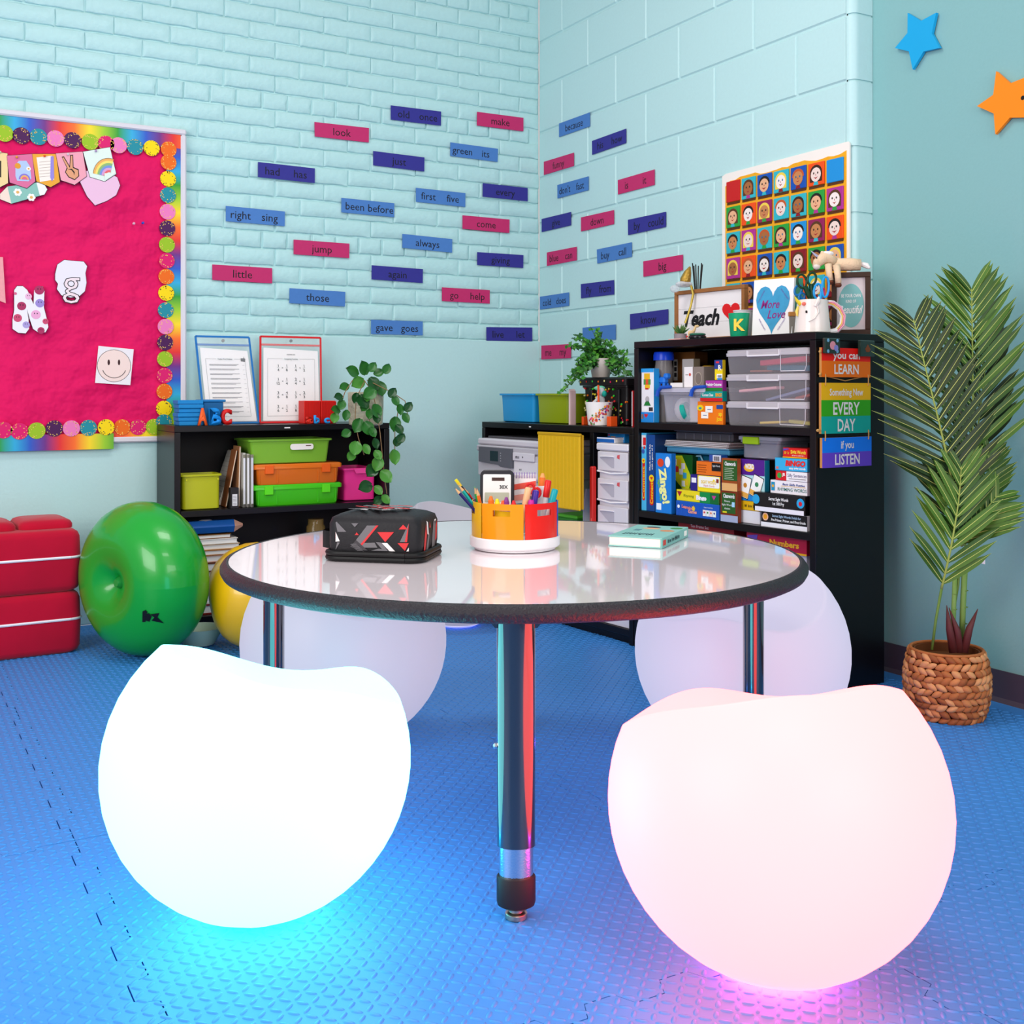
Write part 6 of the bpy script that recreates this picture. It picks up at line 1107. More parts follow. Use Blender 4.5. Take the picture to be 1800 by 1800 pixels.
# ================================================================== sign on the bookshelf side
FS = Frame(FB.P(WB, 0, 0).xy, FB.rz + math.pi / 2)
def sq(px, py, t=-.012): s, z = FS.hit(px, py, t); return s, z
e = thing('hanging_sign', 'rainbow wooden hanging sign reading you can learn something new', 'sign', FS.P(0, -.0125, 0), FS.rz)
bd = [((1445, 610), (1531, 614), (1528, 666), (1443, 660), (('ff1408', .55), ('ff7808', 0)), (('you can', .76, .26, .55), ('LEARN', .28, .34, .5))),
      ((1444, 671), (1530, 675), (1530, 762), (1443, 761), (('ffc40c', .66), ('38b412', .34), ('0cb4a4', 0)), (('Something New', .82, .14, .68), ('EVERY', .50, .25, .54), ('DAY', .17, .25, .36))),
      ((1444, 767), (1530, 770), (1533, 822), (1446, 819), (('1084ff', .5), ('6c46d4', 0)), (('if you', .76, .26, .26), ('LISTEN', .27, .36, .5)))]
bxs = []
for (tl, tr, br, bl, bands, txs) in bd:
    x0 = (sq(*tl)[0] + sq(*bl)[0]) / 2; x1 = (sq(*tr)[0] + sq(*br)[0]) / 2; z1 = (sq(*tl)[1] + sq(*tr)[1]) / 2; z0 = (sq(*bl)[1] + sq(*br)[1]) / 2; bxs.append((x0, x1, z0, z1))
    b_ = MB().box(x0, x1, 0, .009, z0, z1, b=.0008).build('sign_board', M('c88c4c', .6), e); top = 1.
    for c, lo in bands: MB().prism(rect(x0, x1, z0 + (z1 - z0) * lo, z0 + (z1 - z0) * top), -.0004, -.0001).build('painted_band', M(c, .5), b_, smooth=0); top = lo
    for s_, zc_, q, wf in txs: text(s_, b_, (x0 + x1) / 2, z0 + (z1 - z0) * zc_, (z1 - z0) * q, M('fbf8f4', .5), -.0009, w=(x1 - x0) * wf, bold=.02)
RP = M('c89858', .8)
for a, b in ((0, 1), (1, 2)):
    for fx in (.06, .94): x = bxs[a][0] + (bxs[a][1] - bxs[a][0]) * fx; MB().tube([(x, -.003, bxs[a][2] + .008), (x + .001, -.003, (bxs[a][2] + bxs[b][3]) / 2), (x, -.003, bxs[b][3] - .008)], .0018, 6).build('rope', RP, e)
x0, x1 = bxs[0][0], bxs[0][1]; MB().tube([(x0 + .03, .005, bxs[0][2] + .001), ((x0 + x1) / 2, .004, bxs[0][2] - .010), (x1 - .03, .005, bxs[0][2] + .001)], .0015, 6).build('rope', RP, e)
for i, zz1 in enumerate((bxs[0][3] - .012, bxs[0][2] + .008, bxs[1][2] + .010)): MB().ell((x0 - .006 - (.008 if i == 2 else 0), .0, zz1), (.005 + (.003 if i == 2 else 0), .004, .0045), 8, 6).build('rope_knot', RP, e)
for px0, px1, py0, py1, lab, fl_ in ((1446, 1473, 594, 622, 'clear magnetic clip with a pink flower holding the rainbow sign', True), (1508, 1534, 598, 627, 'clear magnetic clip with a brown drop holding the rainbow sign', False)):
    x0, z1 = sq(px0, py0, -.016); x1, z0 = sq(px1, py1, -.016); e2 = thing('magnet_clip', lab, 'magnet', FS.P((x0 + x1) / 2, -.0165, (z0 + z1) / 2), FS.rz); a, b = (x1 - x0) / 2, (z1 - z0) / 2
    MB().box(-a, a, -.008, .002, -b, b, b=.002).build('acrylic_block', M('24342c', .12, coat=.5), e2)
    if fl_:
        shape(e2, circ(.0, .001, a * .38, 14), 'e898a8', y=-.0082); shape(e2, circ(a * .42, -a * .18, a * .28, 12), '8c90d8', y=-.0086)
        for sx in (-.6, .6):
            for sz in (-.7, .7): shape(e2, circ(sx * a, sz * b, a * .16, 8), '78b4d8', y=-.0082)
    else: shape(e2, [(.0, b * .5), (a * .36, -b * .1), (a * .2, -b * .45), (-a * .2, -b * .45), (-a * .36, -b * .1)], '8a441c', y=-.0082)
# ================================================================== portrait poster on the block wall
def wq(px, py, off=.012): p = on_block(px, py, off); return -p.y, p.z
P4 = [wq(1267, 309), wq(1492, 257), wq(1489, 540), wq(1268, 505)]
ox, oz = P4[0]; e = thing('portrait_poster', 'poster of painted children portraits on coloured tiles over yellow', 'poster', (-.006, -ox, oz), -math.pi / 2)
L = lambda px, py: (wq(px, py)[0] - ox, wq(px, py)[1] - oz)
xr = L(1491, 257)[0]; zt, zbm = .004, L(1489, 560)[1] - .05
MB().prism([(0, zbm), (xr, zbm), (xr, zt - .004), (xr - .006, zt + .004), (.02, zt), (.0, zt - .006)], 0, .005).build('board', M('f4ece4', .6), e, smooth=0)
rn = random.Random(4); yl_ = [(.018, zbm + .003), (xr - .012, zbm + .003), (xr - .012, zt - .022)] + [(xr - .012 - (xr - .03) * i / 22, zt - .026 + rn.uniform(-.006, .006)) for i in range(1, 22)] + [(.018, zt - .045)]
MB().prism(yl_, -.001, 0).build('yellow_ground', M('f0a818', .55, noise=.12, scale=50), e, smooth=0)
# tile grid measured at its corner tiles
A0 = L(1288, 336); A6 = L(1467, 299); C3 = L(1285, 472); rows = 6; cols_ = 7
dxv = ((A6[0] - A0[0]) / 6, (A6[1] - A0[1]) / 6); dzv = ((C3[1] - A0[1]) / 3)
BGc = {'r': 'c81818', 't': '30b4c4', 'b': '1450b0', 'o': 'f05010', 'B': '1c90d8', 'g': '28a03c', 'm': 'b03090', 'M': '941c58', 'd': '8a1420'}
grid = ['rtbtboB', 'goMttgm', 'tmtgBMo', 'mobtdgb', 'tbtgotd', 'gmobtdM']; skin = ['f0d8d0', 'e8b088', 'c88450', 'a86838', 'f6e8e4']; hair = ['1c1414', '5a3418', '1c1414', 'f0d050', 'c05828', '3a2014']
tw, thh = dxv[0] * .44, abs(dzv) * .405
for r_ in range(rows):
    for c_ in range(cols_):
        cx = A0[0] + dxv[0] * c_; cz_ = A0[1] + dzv * r_ + dxv[1] * c_; code = grid[r_][c_]
        if cz_ - thh < zbm + .004: continue
        tl = MB().box(-tw, tw, -.006, -.0012, -thh, thh, b=.0012).build('portrait_tile', M(BGc[code], .45), e, (cx, 0, cz_))
        MB().prism([(-tw + .001, -thh - .0008), (tw - .001, -thh - .0008), (tw - .003, -thh - .0085), (-tw + .0005, -thh - .0085)], -.0022, -.0012).build('painted_shadow', M('5a3010', .6), tl, smooth=0)
        if (r_, c_) in ((0, 0), (0, 6)): continue
        sd = r_ * 7 + c_; rn = random.Random(sd); hcol = hair[sd % 6] if (r_, c_) != (0, 3) else 'f0d050'; fm = MB(); fw, fh = tw * .62, thh * .68; long = sd % 2
        hp = [(fw * 1.22 * math.cos(t), fh * .18 + fh * 1.0 * math.sin(t)) for t in np.linspace(-.1, math.pi + .1, 10)]
        hp = ([(fw * 1.2, -fh * 1.0)] if long else []) + hp + ([(-fw * 1.2, -fh * 1.0)] if long else [])
        fm.prism(hp, -.0066, -.0062, 0); fm.prism(circ(0, -.08 * fh, fw, 18, fh * .92), -.0070, -.0066, 1)
        for sx in (-1, 1): fm.prism(circ(sx * fw * .4, fh * .12, fw * .13, 8, fw * .17), -.0074, -.0070, 2)
        fm.prism([(0, fh * .05), (fw * .1, -fh * .2), (-fw * .04, -fh * .2)], -.0074, -.0070, 3)
        mw = .3 + .2 * rn.random(); fm.prism([(-fw * mw, -fh * .38), (0, -fh * (.58 + .1 * rn.random())), (fw * mw, -fh * .38), (0, -fh * .46)], -.0074, -.0070, 3); fm.prism([(-fw * .5, -thh * .97), (fw * .5, -thh * .97), (fw * .3, -fh * .92), (-fw * .3, -fh * .92)], -.0067, -.0062, 4)
        fm.build('portrait', [M(hcol, .5), M(skin[(sd * 3) % 5], .5), M(rn.choice(('141418', '2a6a90', '3a2a1c')), .5), M('a82830', .5), M(BGc[rn.choice('tgmd')], .5)], tl, smooth=0)
# ================================================================== on the table
# ---- lunch bag
A = on_z(573, 986, TZ)
rzb = RZC - R(12); FG = Frame(A.xy, rzb); LW_, dpt = .188, .15
BHt = FG.hit(660, 908, 0.0)[1] - TZ
e = thing('lunch_bag', 'black lunch bag with red grey and white geometric print', 'bag', (A.x, A.y, TZ + .0008), rzb)
BGM = M('1e1c20', .55, bump=.0008, scale=160)
def bring(ins, z): return [(x, y, z) for x, y in rrect(ins, LW_ - ins, ins, dpt - ins, .024, 6)]
MB().loft([bring(.003, .012), bring(.0, .03), bring(.0, BHt * .80), bring(.004, BHt * .93), bring(.016, BHt), bring(.04, BHt + .006), bring(.065, BHt + .0075)]).build('bag_body', BGM, e, smooth=1.2)
pr = rrect(-.004, LW_ + .004, -.004, dpt + .004, .03, 6)
for z in (.0055, .0150): MB().tube([(x, y, z) for x, y in pr] + [(*pr[0], z)], .0055, 8).build('zip_band', M('0e0c0e', .5), e)
MB().box(-.012, LW_ * .5 - .03, 0, 0, 0, 0) if False else None
hp = FG.hit(548, 945, .07); hz = FG.hit(560, 945, .07)[1] - TZ
MB().tube([(.004, .05, hz - .008), (-.022, .06, hz - .006), (-.034, .08, hz), (-.022, .10, hz + .004), (.004, .11, hz + .004)], .002, 6).build('strap_core', BLACK, e)
MB().loft([[(x, y, hz - .018), (x, y, hz + .016)] for x, y in ((.004, .045), (-.018, .05), (-.031, .062), (-.034, .08), (-.031, .098), (-.018, .11), (.004, .115))], cap=False, closed=False).build('strap', BLACK, e)
RDp, GYp, WHp, DGp = M('d23438', .55), M('6e6a6e', .55), M('e6dede', .55), M('403c40', .55)
zz = lambda L: [(530 + a / 3.6, 780 + b / 3.6) for a, b in L]
fpat = [(GYp, [(415, 520), (472, 520), (362, 655), (312, 655)]), (RDp, [(472, 520), (487, 520), (375, 657), (358, 657)]), (GYp, [(712, 500), (738, 494), (655, 625), (622, 625)]), (RDp, [(738, 496), (740, 512), (668, 625), (653, 625)]), (WHp, [(168, 560), (202, 560), (242, 620), (206, 622)]),
        (GYp, [(375, 660), (480, 660), (462, 628), (396, 630)]), (WHp, [(507, 630), (541, 630), (592, 700), (557, 700)]), (GYp, [(470, 625), (505, 628), (548, 697), (520, 697)]), (GYp, [(162, 500), (222, 486), (284, 560), (228, 560)]), (DGp, [(308, 655), (345, 612), (420, 712), (372, 716)]), (GYp, [(440, 716), (540, 718), (560, 690), (490, 666)]), (GYp, [(185, 690), (243, 628), (226, 626), (172, 676)]),
        (RDp, [(480, 562), (585, 562), (530, 625)]), (RDp, [(616, 544), (643, 515), (672, 544)]), (RDp, [(338, 580), (350, 563), (362, 580)]), (RDp, [(608, 632), (692, 632), (655, 680)]), (GYp, [(316, 506), (360, 506), (338, 530)]), (WHp, [(664, 684), (702, 684), (683, 660)]), (RDp, [(155, 575), (166, 562), (166, 600)])]
pm = MB()
for i, (m_, L) in enumerate(fpat):
    q = [FG.hit(x, y, -.0006) for x, y in zz(L)]; q = [(min(max(s, .02), LW_ - .02), min(max(z - TZ, .022), BHt * .86)) for s, z in q]
    if sum(a[0] * b[1] - b[0] * a[1] for a, b in zip(q, q[1:] + q[:1])) < 0: q = q[::-1]
    pm.prism(q, -.0007 - .00004 * i, -.0002, [RDp, GYp, WHp, DGp].index(m_))
for k in range(9):   # fine hatch lines
    s0, z0 = FG.hit(530 + (312 + k * 8) / 3.6, 780 + (640 + k * 8) / 3.6, 0); pm.prism([(s0, z0 - TZ), (s0 + .012, z0 - TZ + .001), (s0 + .012, z0 - TZ + .002), (s0, z0 - TZ + .001)], -.0016, -.0006, 1)
pm.build('front_print', [RDp, GYp, WHp, DGp], e, smooth=0)
pm = MB(); rn = random.Random(12)
for m_, y0, z0, pts in ((0, .03, .02, [(0, 0), (.012, 0), (.022, .03), (.016, .05), (.008, .03)]), (2, .055, .05, [(0, 0), (.01, -.004), (.004, .022), (-.006, .026)]), (1, .045, .015, [(0, 0), (.014, 0), (.026, .035), (.014, .032)]), (0, .07, .06, [(0, 0), (.008, 0), (.002, .012)]), (1, .085, .02, [(0, 0), (.02, .0), (.03, .05), (.012, .05)]), (0, .11, .03, [(0, 0), (.01, .004), (.014, .04), (.004, .03)]), (0, .12, .05, [(0, 0), (.018, .0), (.006, .02)]), (2, .10, .065, [(0, 0), (.014, .0), (.016, .008), (.004, .008)])):
    vs = [(LW_ + .0007, y0 + a, z0 + b) for a, b in pts]; vs = [v for v in vs if v[1] < dpt - .02]; 
    if len(vs) > 2: pm.add(vs, [tuple(range(len(vs)))], m_)
pm.build('side_print', [RDp, GYp, WHp, DGp], e, smooth=0); pm = MB()
for i in range(46):   # streaks on the top
    cx, cy = rn.uniform(.045, LW_ - .045), rn.uniform(.03, dpt - .03); L = rn.uniform(.02, .04); wd = rn.uniform(.005, .010); a = R(rn.choice((20, 35, -30, 160))); d = Vector((math.cos(a), math.sin(a), 0)); n = Vector((-d.y, d.x, 0)); c = Vector((cx, cy, BHt + .0085 + .00003 * i))
    pm.add([c - d * L / 2 - n * wd / 2, c + d * L / 2 - n * wd / 2, c + d * L * .3 + n * wd / 2, c - d * L * .6 + n * wd / 2], [(0, 1, 2, 3)], rn.choice((0, 0, 1, 1, 2, 3)))
stuff(pm.build('top_print', [RDp, GYp, WHp, DGp], e, smooth=0))
# ---- caddy
Zc = 2.361; cr = .0945; q = at(905, 700, Zc); CC = Vector((q.x, q.y, TZ + .0006)); chh = .100
cad = thing('desk_caddy', 'round rainbow desk caddy on a white turntable', 'caddy', CC, RZC)
MB().lathe([(cr * .8, 0), (cr * .9, .001), (cr * .9, .004), (cr * .97, .006), (cr * 1.0, .009), (cr * 1.0, .026), (cr * .985, .028), (cr * .93, .028), (cr * .93, .024), (.001, .024)], 64).build('turntable_base', M('f4eef0', .25), cad, smooth=.5)
sg = [(-48, 'f2961c', .93), (12, 'e82018', .96), (72, '2a5cc8', .96), (132, '2aa04c', .96), (192, '8a3ca8', .96), (252, 'eab010', .92)]
for a0, c, al in sg:
    m = MB(); nc, nr = 17, 12; rad = cr * .975; vs = []
    for lay, rr_ in ((0, rad), (1, rad - .0025)):
        for j in range(nr + 1):
            for i in range(nc + 1):
                a = R(a0 + 1.2 + 57.6 * i / nc) - math.pi / 2; f = 1 - .018 * math.sin(math.pi * i / nc); vs.append((rr_ * f * math.cos(a), rr_ * f * math.sin(a), .0245 + (chh - .0245) * j / nr))
    fs = []; N = (nc + 1) * (nr + 1); hole = lambda i, j: (8 <= j <= 9 and 5 <= i <= 11) or (j in (7, 10) and 6 <= i <= 10 and False)
    for j in range(nr):
        for i in range(nc):
            if hole(i, j): continue
            b = j * (nc + 1) + i; fs += [(b, b + 1, b + nc + 2, b + nc + 1), (N + b + nc + 1, N + b + nc + 2, N + b + 1, N + b)]
    top = nr * (nc + 1)
    for i in range(nc): fs.append((top + i, top + i + 1, N + top + i + 1, N + top + i))
    for j in range(nr): b = j * (nc + 1); fs.append((b, N + b, N + b + nc + 1, b + nc + 1)); b += nc; fs.append((b, b + nc + 1, N + b + nc + 1, N + b))
    MB().add(vs, fs).build('colour_cup', M(c, .18, alpha=al), cad, smooth=.5)
def cp(px, py, dZ=0): return at(px, py, Zc + dZ)
def stick(name, label, cat, p0, p1, dz0, dz1, r, col, tip=None, cap=None, n=10):
    """a pencil or marker from its foot inside the caddy to its visible end"""
    a = cp(*p0, dz0); b = cp(*p1, dz1); a.z = max(a.z, TZ + .0275); e = thing(name, label, cat, a, 0, 'pens in the round caddy'); d = b - a; L = d.length; u = d / L; rt = u.to_track_quat('Z', 'Y').to_euler()
    if tip == 'point': MB().lathe([(r, 0), (r, L - .016)], 6).build('barrel', M(col, .35), e, rot=rt, smooth=.3); MB().lathe([(r, L - .0158), (r * .25, L - .003)], 8).build('wood_point', M('d8a878', .6), e, rot=rt); MB().lathe([(r * .26, L - .003), (.0002, L)], 6).build('lead', M(col, .5), e, rot=rt)
    elif tip == 'eraser': MB().lathe([(r, 0), (r, L - .018)], 6).build('barrel', M(col, .35), e, rot=rt, smooth=.3); MB().lathe([(r * 1.05, L - .0178), (r * 1.05, L - .008)], 10).build('ferrule', M('e8c030', .4), e, rot=rt); MB().lathe([(r, L - .0078), (r, L)], 10).build('eraser', M(cap or 'd84848', .6), e, rot=rt)
    elif tip == 'marker': MB().lathe([(r, 0), (r, L - .036)], 14).build('barrel', M(cap or 'f0ecec', .35), e, rot=rt); MB().lathe([(r * 1.08, L - .0355), (r * 1.08, L - .003), (r * .85, L)], 14).build('cap', M(col, .3), e, rot=rt)
    elif tip == 'crayon': MB().lathe([(r, 0), (r, L - .009)], 12).build('barrel', M(col, .5), e, rot=rt); MB().lathe([(r * .85, L - .0088), (r * .45, L - .0005), (r * .4, L)], 12).build('wax_tip', M(cap or col, .45), e, rot=rt)
    return e
stick('pencil', 'black pencil with yellow dotted end leaning furthest left from the caddy', 'pencil', (872, 940), (801, 843), .03, .01, .0034, '1c1a20', 'eraser', 'e8d820')
stick('pencil', 'teal pencil leaning left from the caddy', 'pencil', (872, 942), (806, 852), -.02, -.02, .0036, '12a098', 'point')
stick('pencil', 'navy pencil leaning left beside the teal pencil', 'pencil', (876, 944), (799, 857), -.03, -.03, .0034, '241c60', 'point')
stick('pencil', 'red pencil leaning left beside the teal pencil', 'pencil', (868, 940), (815, 857), .05, .03, .0036, 'e02828', 'point')
stick('pencil', 'green topped pencil in the left of the caddy', 'pencil', (852, 938), (834, 855), .01, .0, .0036, '30a848', 'point')
stick('pencil', 'orange pencil in the left of the caddy', 'pencil', (856, 940), (838, 858), -.02, -.02, .004, 'f07020', 'point')
for i, (px, py, c, lab) in enumerate(((863, 872, 'f07828', 'orange crayon at the left of the crayon row'), (874, 877, 'f0e020', 'yellow crayon in the crayon row'), (884, 880, 'f05828', 'red orange crayon in the crayon row'), (890, 874, '8c3c8c', 'purple crayon in the crayon row'), (903, 880, 'e02430', 'red crayon at the right of the crayon row'))): stick('crayon', lab, 'crayon', (px + 1, 940), (px, py), -.045, -.055, .0062, c, 'crayon')
stick('marker', 'peach capped marker leaning in the caddy', 'marker', (914, 935), (929, 857), -.04, -.045, .0064, 'f0b888', 'marker', 'f4b888')
stick('marker', 'purple capped marker in the caddy', 'marker', (930, 938), (942, 862), -.03, -.035, .0066, '4a2c9c', 'marker')
stick('marker', 'magenta capped marker low in the caddy', 'marker', (931, 940), (934, 879), -.05, -.055, .0058, 'd020a0', 'marker')
stick('marker', 'red capped marker standing tall in the caddy', 'marker', (950, 938), (964, 844), -.01, -.015, .0064, 'e42020', 'marker')
stick('marker', 'teal capped marker at the right of the caddy', 'marker', (955, 940), (976, 860), -.03, -.035, .0064, '109ca4', 'marker')
stick('crayon', 'thick orange crayon standing behind the red marker', 'crayon', (948, 930), (954, 832), .02, .02, .0066, 'f07830', 'crayon', 'f8a060')
# calculator
a = cp(873, 905, .0); e = thing('calculator', 'grey scientific calculator standing in the caddy', 'calculator', (a.x, a.y, TZ + .028), RZC + R(-4)); kz_ = Zc / FPX
hh = (905 - 826) * kz_ + a.z - TZ - .028; w_ = 60 * kz_
e.rotation_euler = (R(-6), 0, RZC + R(-3)); MB().loft([[(x, y, z) for x, z in rrect(-w_ / 2 + i, w_ / 2 - i, i, hh - i, .012)] for y, i in ((.0, .002), (.002, 0), (.016, 0), (.018, .002))]).build('calculator_body', M('2c2a30', .4), e)
panel(e, -w_ * .41, w_ * .41, hh * .30, hh * .93, 'eeeae8', 'face_plate', -.0006, r=.003); panel(e, -w_ * .15, w_ * .22, hh * .83, hh * .88, '4a3430', 'solar_cell', -.0012); panel(e, -w_ * .36, w_ * .36, hh * .50, hh * .65, M('b8b8a4', .12), 'display', -.0012, r=.002); text('30X', e, w_ * .2, hh * .735, hh * .055, INK, -.0012, bold=.03)
for r_ in range(3):
    for c_ in range(4): panel(e, w_ * (-.38 + .21 * c_), w_ * (-.26 + .21 * c_), hh * (.20 - .09 * r_), hh * (.25 - .09 * r_), '9cb8e8' if c_ == 0 else 'c8ccd8', 'key', -.0008, r=.001, t=.0014)
# notebook, scissors, card
a = cp(922, 905, .03); e = thing('spiral_notebook', 'small spiral notebook with red brush strokes in the caddy', 'notebook', (a.x, a.y, TZ + .028), RZC); hh = (905 - 828) * kz_ + a.z - TZ - .028; w_ = 42 * kz_
MB().box(-w_ / 2, w_ / 2, 0, .006, 0, hh - .006, b=.0006).build('cover', M('f2ecec', .5), e)
for z0, z1, c in ((.70, .82, 'e85848'), (.52, .64, 'f0a090'), (.40, .50, '50a0b0'), (.28, .38, '7c58a8')): shape(e, [(-w_ * .48, hh * z0), (w_ * .48, hh * (z0 + .05)), (w_ * .48, hh * (z1 + .03)), (0, hh * z1), (-w_ * .48, hh * (z1 - .03))], c)
for k in range(9): x = -w_ * .44 + w_ * .11 * k; MB().tube([(x, -.002 + .0055 * math.cos(t) + .003, hh - .008 + .006 * math.sin(t)) for t in np.linspace(0, 6.28, 9)], .0008, 5).build('spiral_ring', M('8c68b0', .3), e)
a = cp(934, 905, -.0); e = thing('scissors', 'red handled scissors upside down in the caddy', 'scissors', (a.x, a.y, TZ + .03), RZC)
for x, z in ((-2, 858), (9, 866)): MB().tube([((x + 7 * math.cos(t)) * kz_, 0, (905 - z + 8 * math.sin(t)) * kz_ + a.z - TZ - .03) for t in np.linspace(0, 6.28, 15)], .003, 7).build('finger_loop', M('d82428', .35), e)
MB().tube([(3 * kz_, 0, .004), (3 * kz_, 0, (905 - 872) * kz_ + a.z - TZ - .03)], [.003, .006], 7).build('blade', M('b8bcc4', .25, metal=1), e)
a = cp(946, 905, .012); e = thing('white_card', 'white card standing among the markers', 'card', (a.x, a.y, TZ + .028), RZC + R(8)); MB().box(-.012, .014, 0, .001, 0, (905 - 854) * kz_ + a.z - TZ - .028).build('sheet', WHITE, e); MB().box(-.011, .013, .0012, .0018, .002, .03).build('sheet', PAPER, e)
a = cp(887, 925, -.062); e = thing('yellow_blob', 'yellow lump and tissue behind the orange caddy panel', 'blob', (a.x, a.y, TZ + .027), RZC); MB().ell((0, .006, .03), (.026, .009, .03), 16, 10).build('blob', M('f8c818', .8), e); MB().ell((.004, .008, .061), (.020, .008, .008), 12, 6).build('tissue', M('f4e4d8', .8), e)  # yellow ellipsoid put in for the round yellow patch in the orange panel
# ---- book
a = on_z(1069, 960, TZ); b = on_z(1169, 963, TZ); c = on_z(1214, 942, TZ); FBk = Frame(a.xy, math.atan2((b - a).y, (b - a).x)); bw = (b - a).xy.length; bdp = (c - b).xy.length; shx = (c - b).xy.dot(FBk.x)
yv_ = (c - b).xy.dot(FBk.y); hb = FBk.hit(1118, 943, 0)[1] - TZ
rz2 = math.atan2((c - b).y, (c - b).x) - math.pi / 2; FK = Frame(a.xy, rz2); wfull = (b - a).xy.dot(FK.x)
e = thing('hardcover_book', 'mint hardcover picture book lying on the table', 'book', (a.x, a.y, TZ + .0006), rz2); t2 = .0024
MINT = M('8cc4bc', .4); MB().box(0, wfull, 0, bdp, 0, t2, b=.0005).build('back_cover', MINT, e); MB().box(.002, wfull - .004, .003, bdp - .003, t2, hb - t2).build('pages', M('f6eee2', .7, noise=.08, scale=400), e); MB().box(0, wfull, 0, bdp, hb - t2, hb, b=.0005).build('front_cover', MINT, e); MB().box(wfull - .003, wfull + .0005, 0, bdp, .0005, hb - .0005, b=.0004).build('spine', M('7cb8b0', .4), e)
cov = lambda u, v: (u * wfull, v * bdp)
def flatshape(pts, col, z): 
    if sum(p[0] * q[1] - q[0] * p[1] for p, q in zip(pts, pts[1:] + pts[:1])) < 0: pts = pts[::-1]
    MB().prism(pts, z, z + .0003, 0, 'z').build('printed_shape', M(col, .45), e, smooth=0)
for q_i in range(11): flatshape([(wfull * (.16 + .052 * q_i), bdp * (.16 + .04 * (q_i % 3))), (wfull * (.18 + .052 * q_i), bdp * .32), (wfull * (.195 + .052 * q_i), bdp * (.17 + .05 * (q_i % 2)))], '24404a', hb + .0003)
flatshape(circ(wfull * .42, bdp * .72, .020, 16, .012), 'e8b088', hb + .0001); flatshape(circ(wfull * .42, bdp * .82, .016, 14, .007), '2c3048', hb + .0005); flatshape(circ(wfull * .80, bdp * .58, .016, 14, .012), 'd88858', hb + .0001); flatshape(circ(wfull * .86, bdp * .82, .014, 14, .014), '3a8a48', hb + .0001); flatshape(rect(wfull * .18, wfull * .30, bdp * .5, bdp * .62), '5a8a94', hb + .0001)
marks(e, 0, 0, bdp * .45, .009, '2c4a50', 0).matrix_local = Matrix.Translation((wfull + .0009, bdp * .42, hb * .5)) @ Matrix.Rotation(math.pi / 2, 4, 'Z')
for y, c_ in ((.08, 'c83c30'), (.88, 'f4f0ea')): MB().box(wfull + .0004, wfull + .0009, bdp * (y - .05), bdp * (y + .05), hb * .25, hb * .75).build('spine_mark', M(c_, .5), e)
# ================================================================== palm in a woven basket
pb = on_z(1664, 1257, 0); PZ = (pb.xy - CAM).dot(CZV); k = PZ / FPX
palm = thing('potted_palm', 'artificial palm in a woven basket by the teal wall', 'plant', (pb.x, pb.y, 0.0005), RZC)
bk = place('woven_basket', None, palm); bk['label'] = 'braided straw basket pot'
prof = [(.050, .0), (.090, .004), (.100, .03), (.1075, .07), (.1075, .11), (.101, .145), (.092, .172)]
rad = lambda z: np.interp(z, [p[1] for p in prof], [p[0] for p in prof])
ST = [M(c, .6, noise=.25, scale=60) for c in ('c8824c', 'b06a38', 'd89a64', '96562c')]
MB().lathe([(.046, .001)] + [(r - .010, max(z, .002)) for r, z in prof] + [(.078, .172), (.078, .15), (.001, .15)], 40).build('liner', M('6a3c1c', .8), bk)
rows = 10; rz_h = .172 / rows; bmesh_ = []
def strand_mesh(seed):
    rn = random.Random(seed); L = .031; m = MB(); n = 7; rings = []
    for i in range(n + 1):
        t = i / n; s_ = math.sin(math.pi * (.04 + .92 * t)) ** .7; rings.append([((t - .5) * L, math.cos(a) * .0052 * s_ - .0005, math.sin(a) * .0098 * s_) for a in [2 * math.pi * j / 6 for j in range(6)]])
    m.loft(rings); me = bpy.data.meshes.new('braid_strand'); me.from_pydata(m.v, [], m.f); me.polygons.foreach_set('use_smooth', [True] * len(m.f)); me.materials.append(ST[seed % 4]); return me
SMs = [strand_mesh(i) for i in range(8)]; rn = random.Random(8); restb = MB(); cnt = 0
for r_ in range(rows):
    z = (r_ + .5) * rz_h; rr_ = float(rad(z)); n = int(2 * math.pi * rr_ / .0205); tilt = 1 if r_ % 2 else -1
    for i in range(n):
        a = 2 * math.pi * (i + .5 * (r_ % 2)) / n + rn.uniform(-.03, .03); sl = R(28) * tilt + rn.uniform(-.12, .12)
        mt = Matrix.Translation((rr_ * math.cos(a) * .985, rr_ * math.sin(a) * .985, z + rn.uniform(-.0012, .0012))) @ Matrix.Rotation(a + math.pi / 2, 4, 'Z') @ Matrix.Rotation(sl, 4, 'Y') @ Matrix.Diagonal((1, rn.uniform(.85, 1.25), rn.uniform(.85, 1.1), 1))
        if math.sin(a) < .35: o = place('braid_strand', SMs[rn.randrange(8)], bk); o.matrix_local = mt; cnt += 1
        else:
            src = SMs[rn.randrange(8)]; restb.add([mt @ v.co for v in src.vertices], [tuple(p.vertices) for p in src.polygons])
stuff(restb.build('braid_strands', ST[0], bk, smooth=2))
MB().tube([(.090 * math.cos(t), .090 * math.sin(t), .174) for t in np.linspace(0, 2 * math.pi, 41)], .0042, 7).build('rim', ST[1], bk)
def pp(px, py, d=0.): v = at(px, py, PZ + d) - palm.location; return Matrix.Rotation(-RZC, 3, 'Z') @ v
GS = M('6a8a3c', .45, noise=.15, scale=40); GB = M('7aa050', .45, noise=.1, scale=30); 
for pts, r0 in (([(1638, 1142), (1645, 1090), (1656, 1030)], .0035), ([(1674, 1145), (1676, 1080), (1679, 1010)], .0062), ([(1690, 1145), (1693, 1060), (1696, 1000)], .0075), ([(1679, 1060), (1684, 1030), (1687, 1000)], .003)):
    MB().tube([pp(*q, -.02 if q[0] < 1660 else .01) for q in pts], r0, 10).build('cane', GB if r0 > .005 else GS, palm, smooth=2)
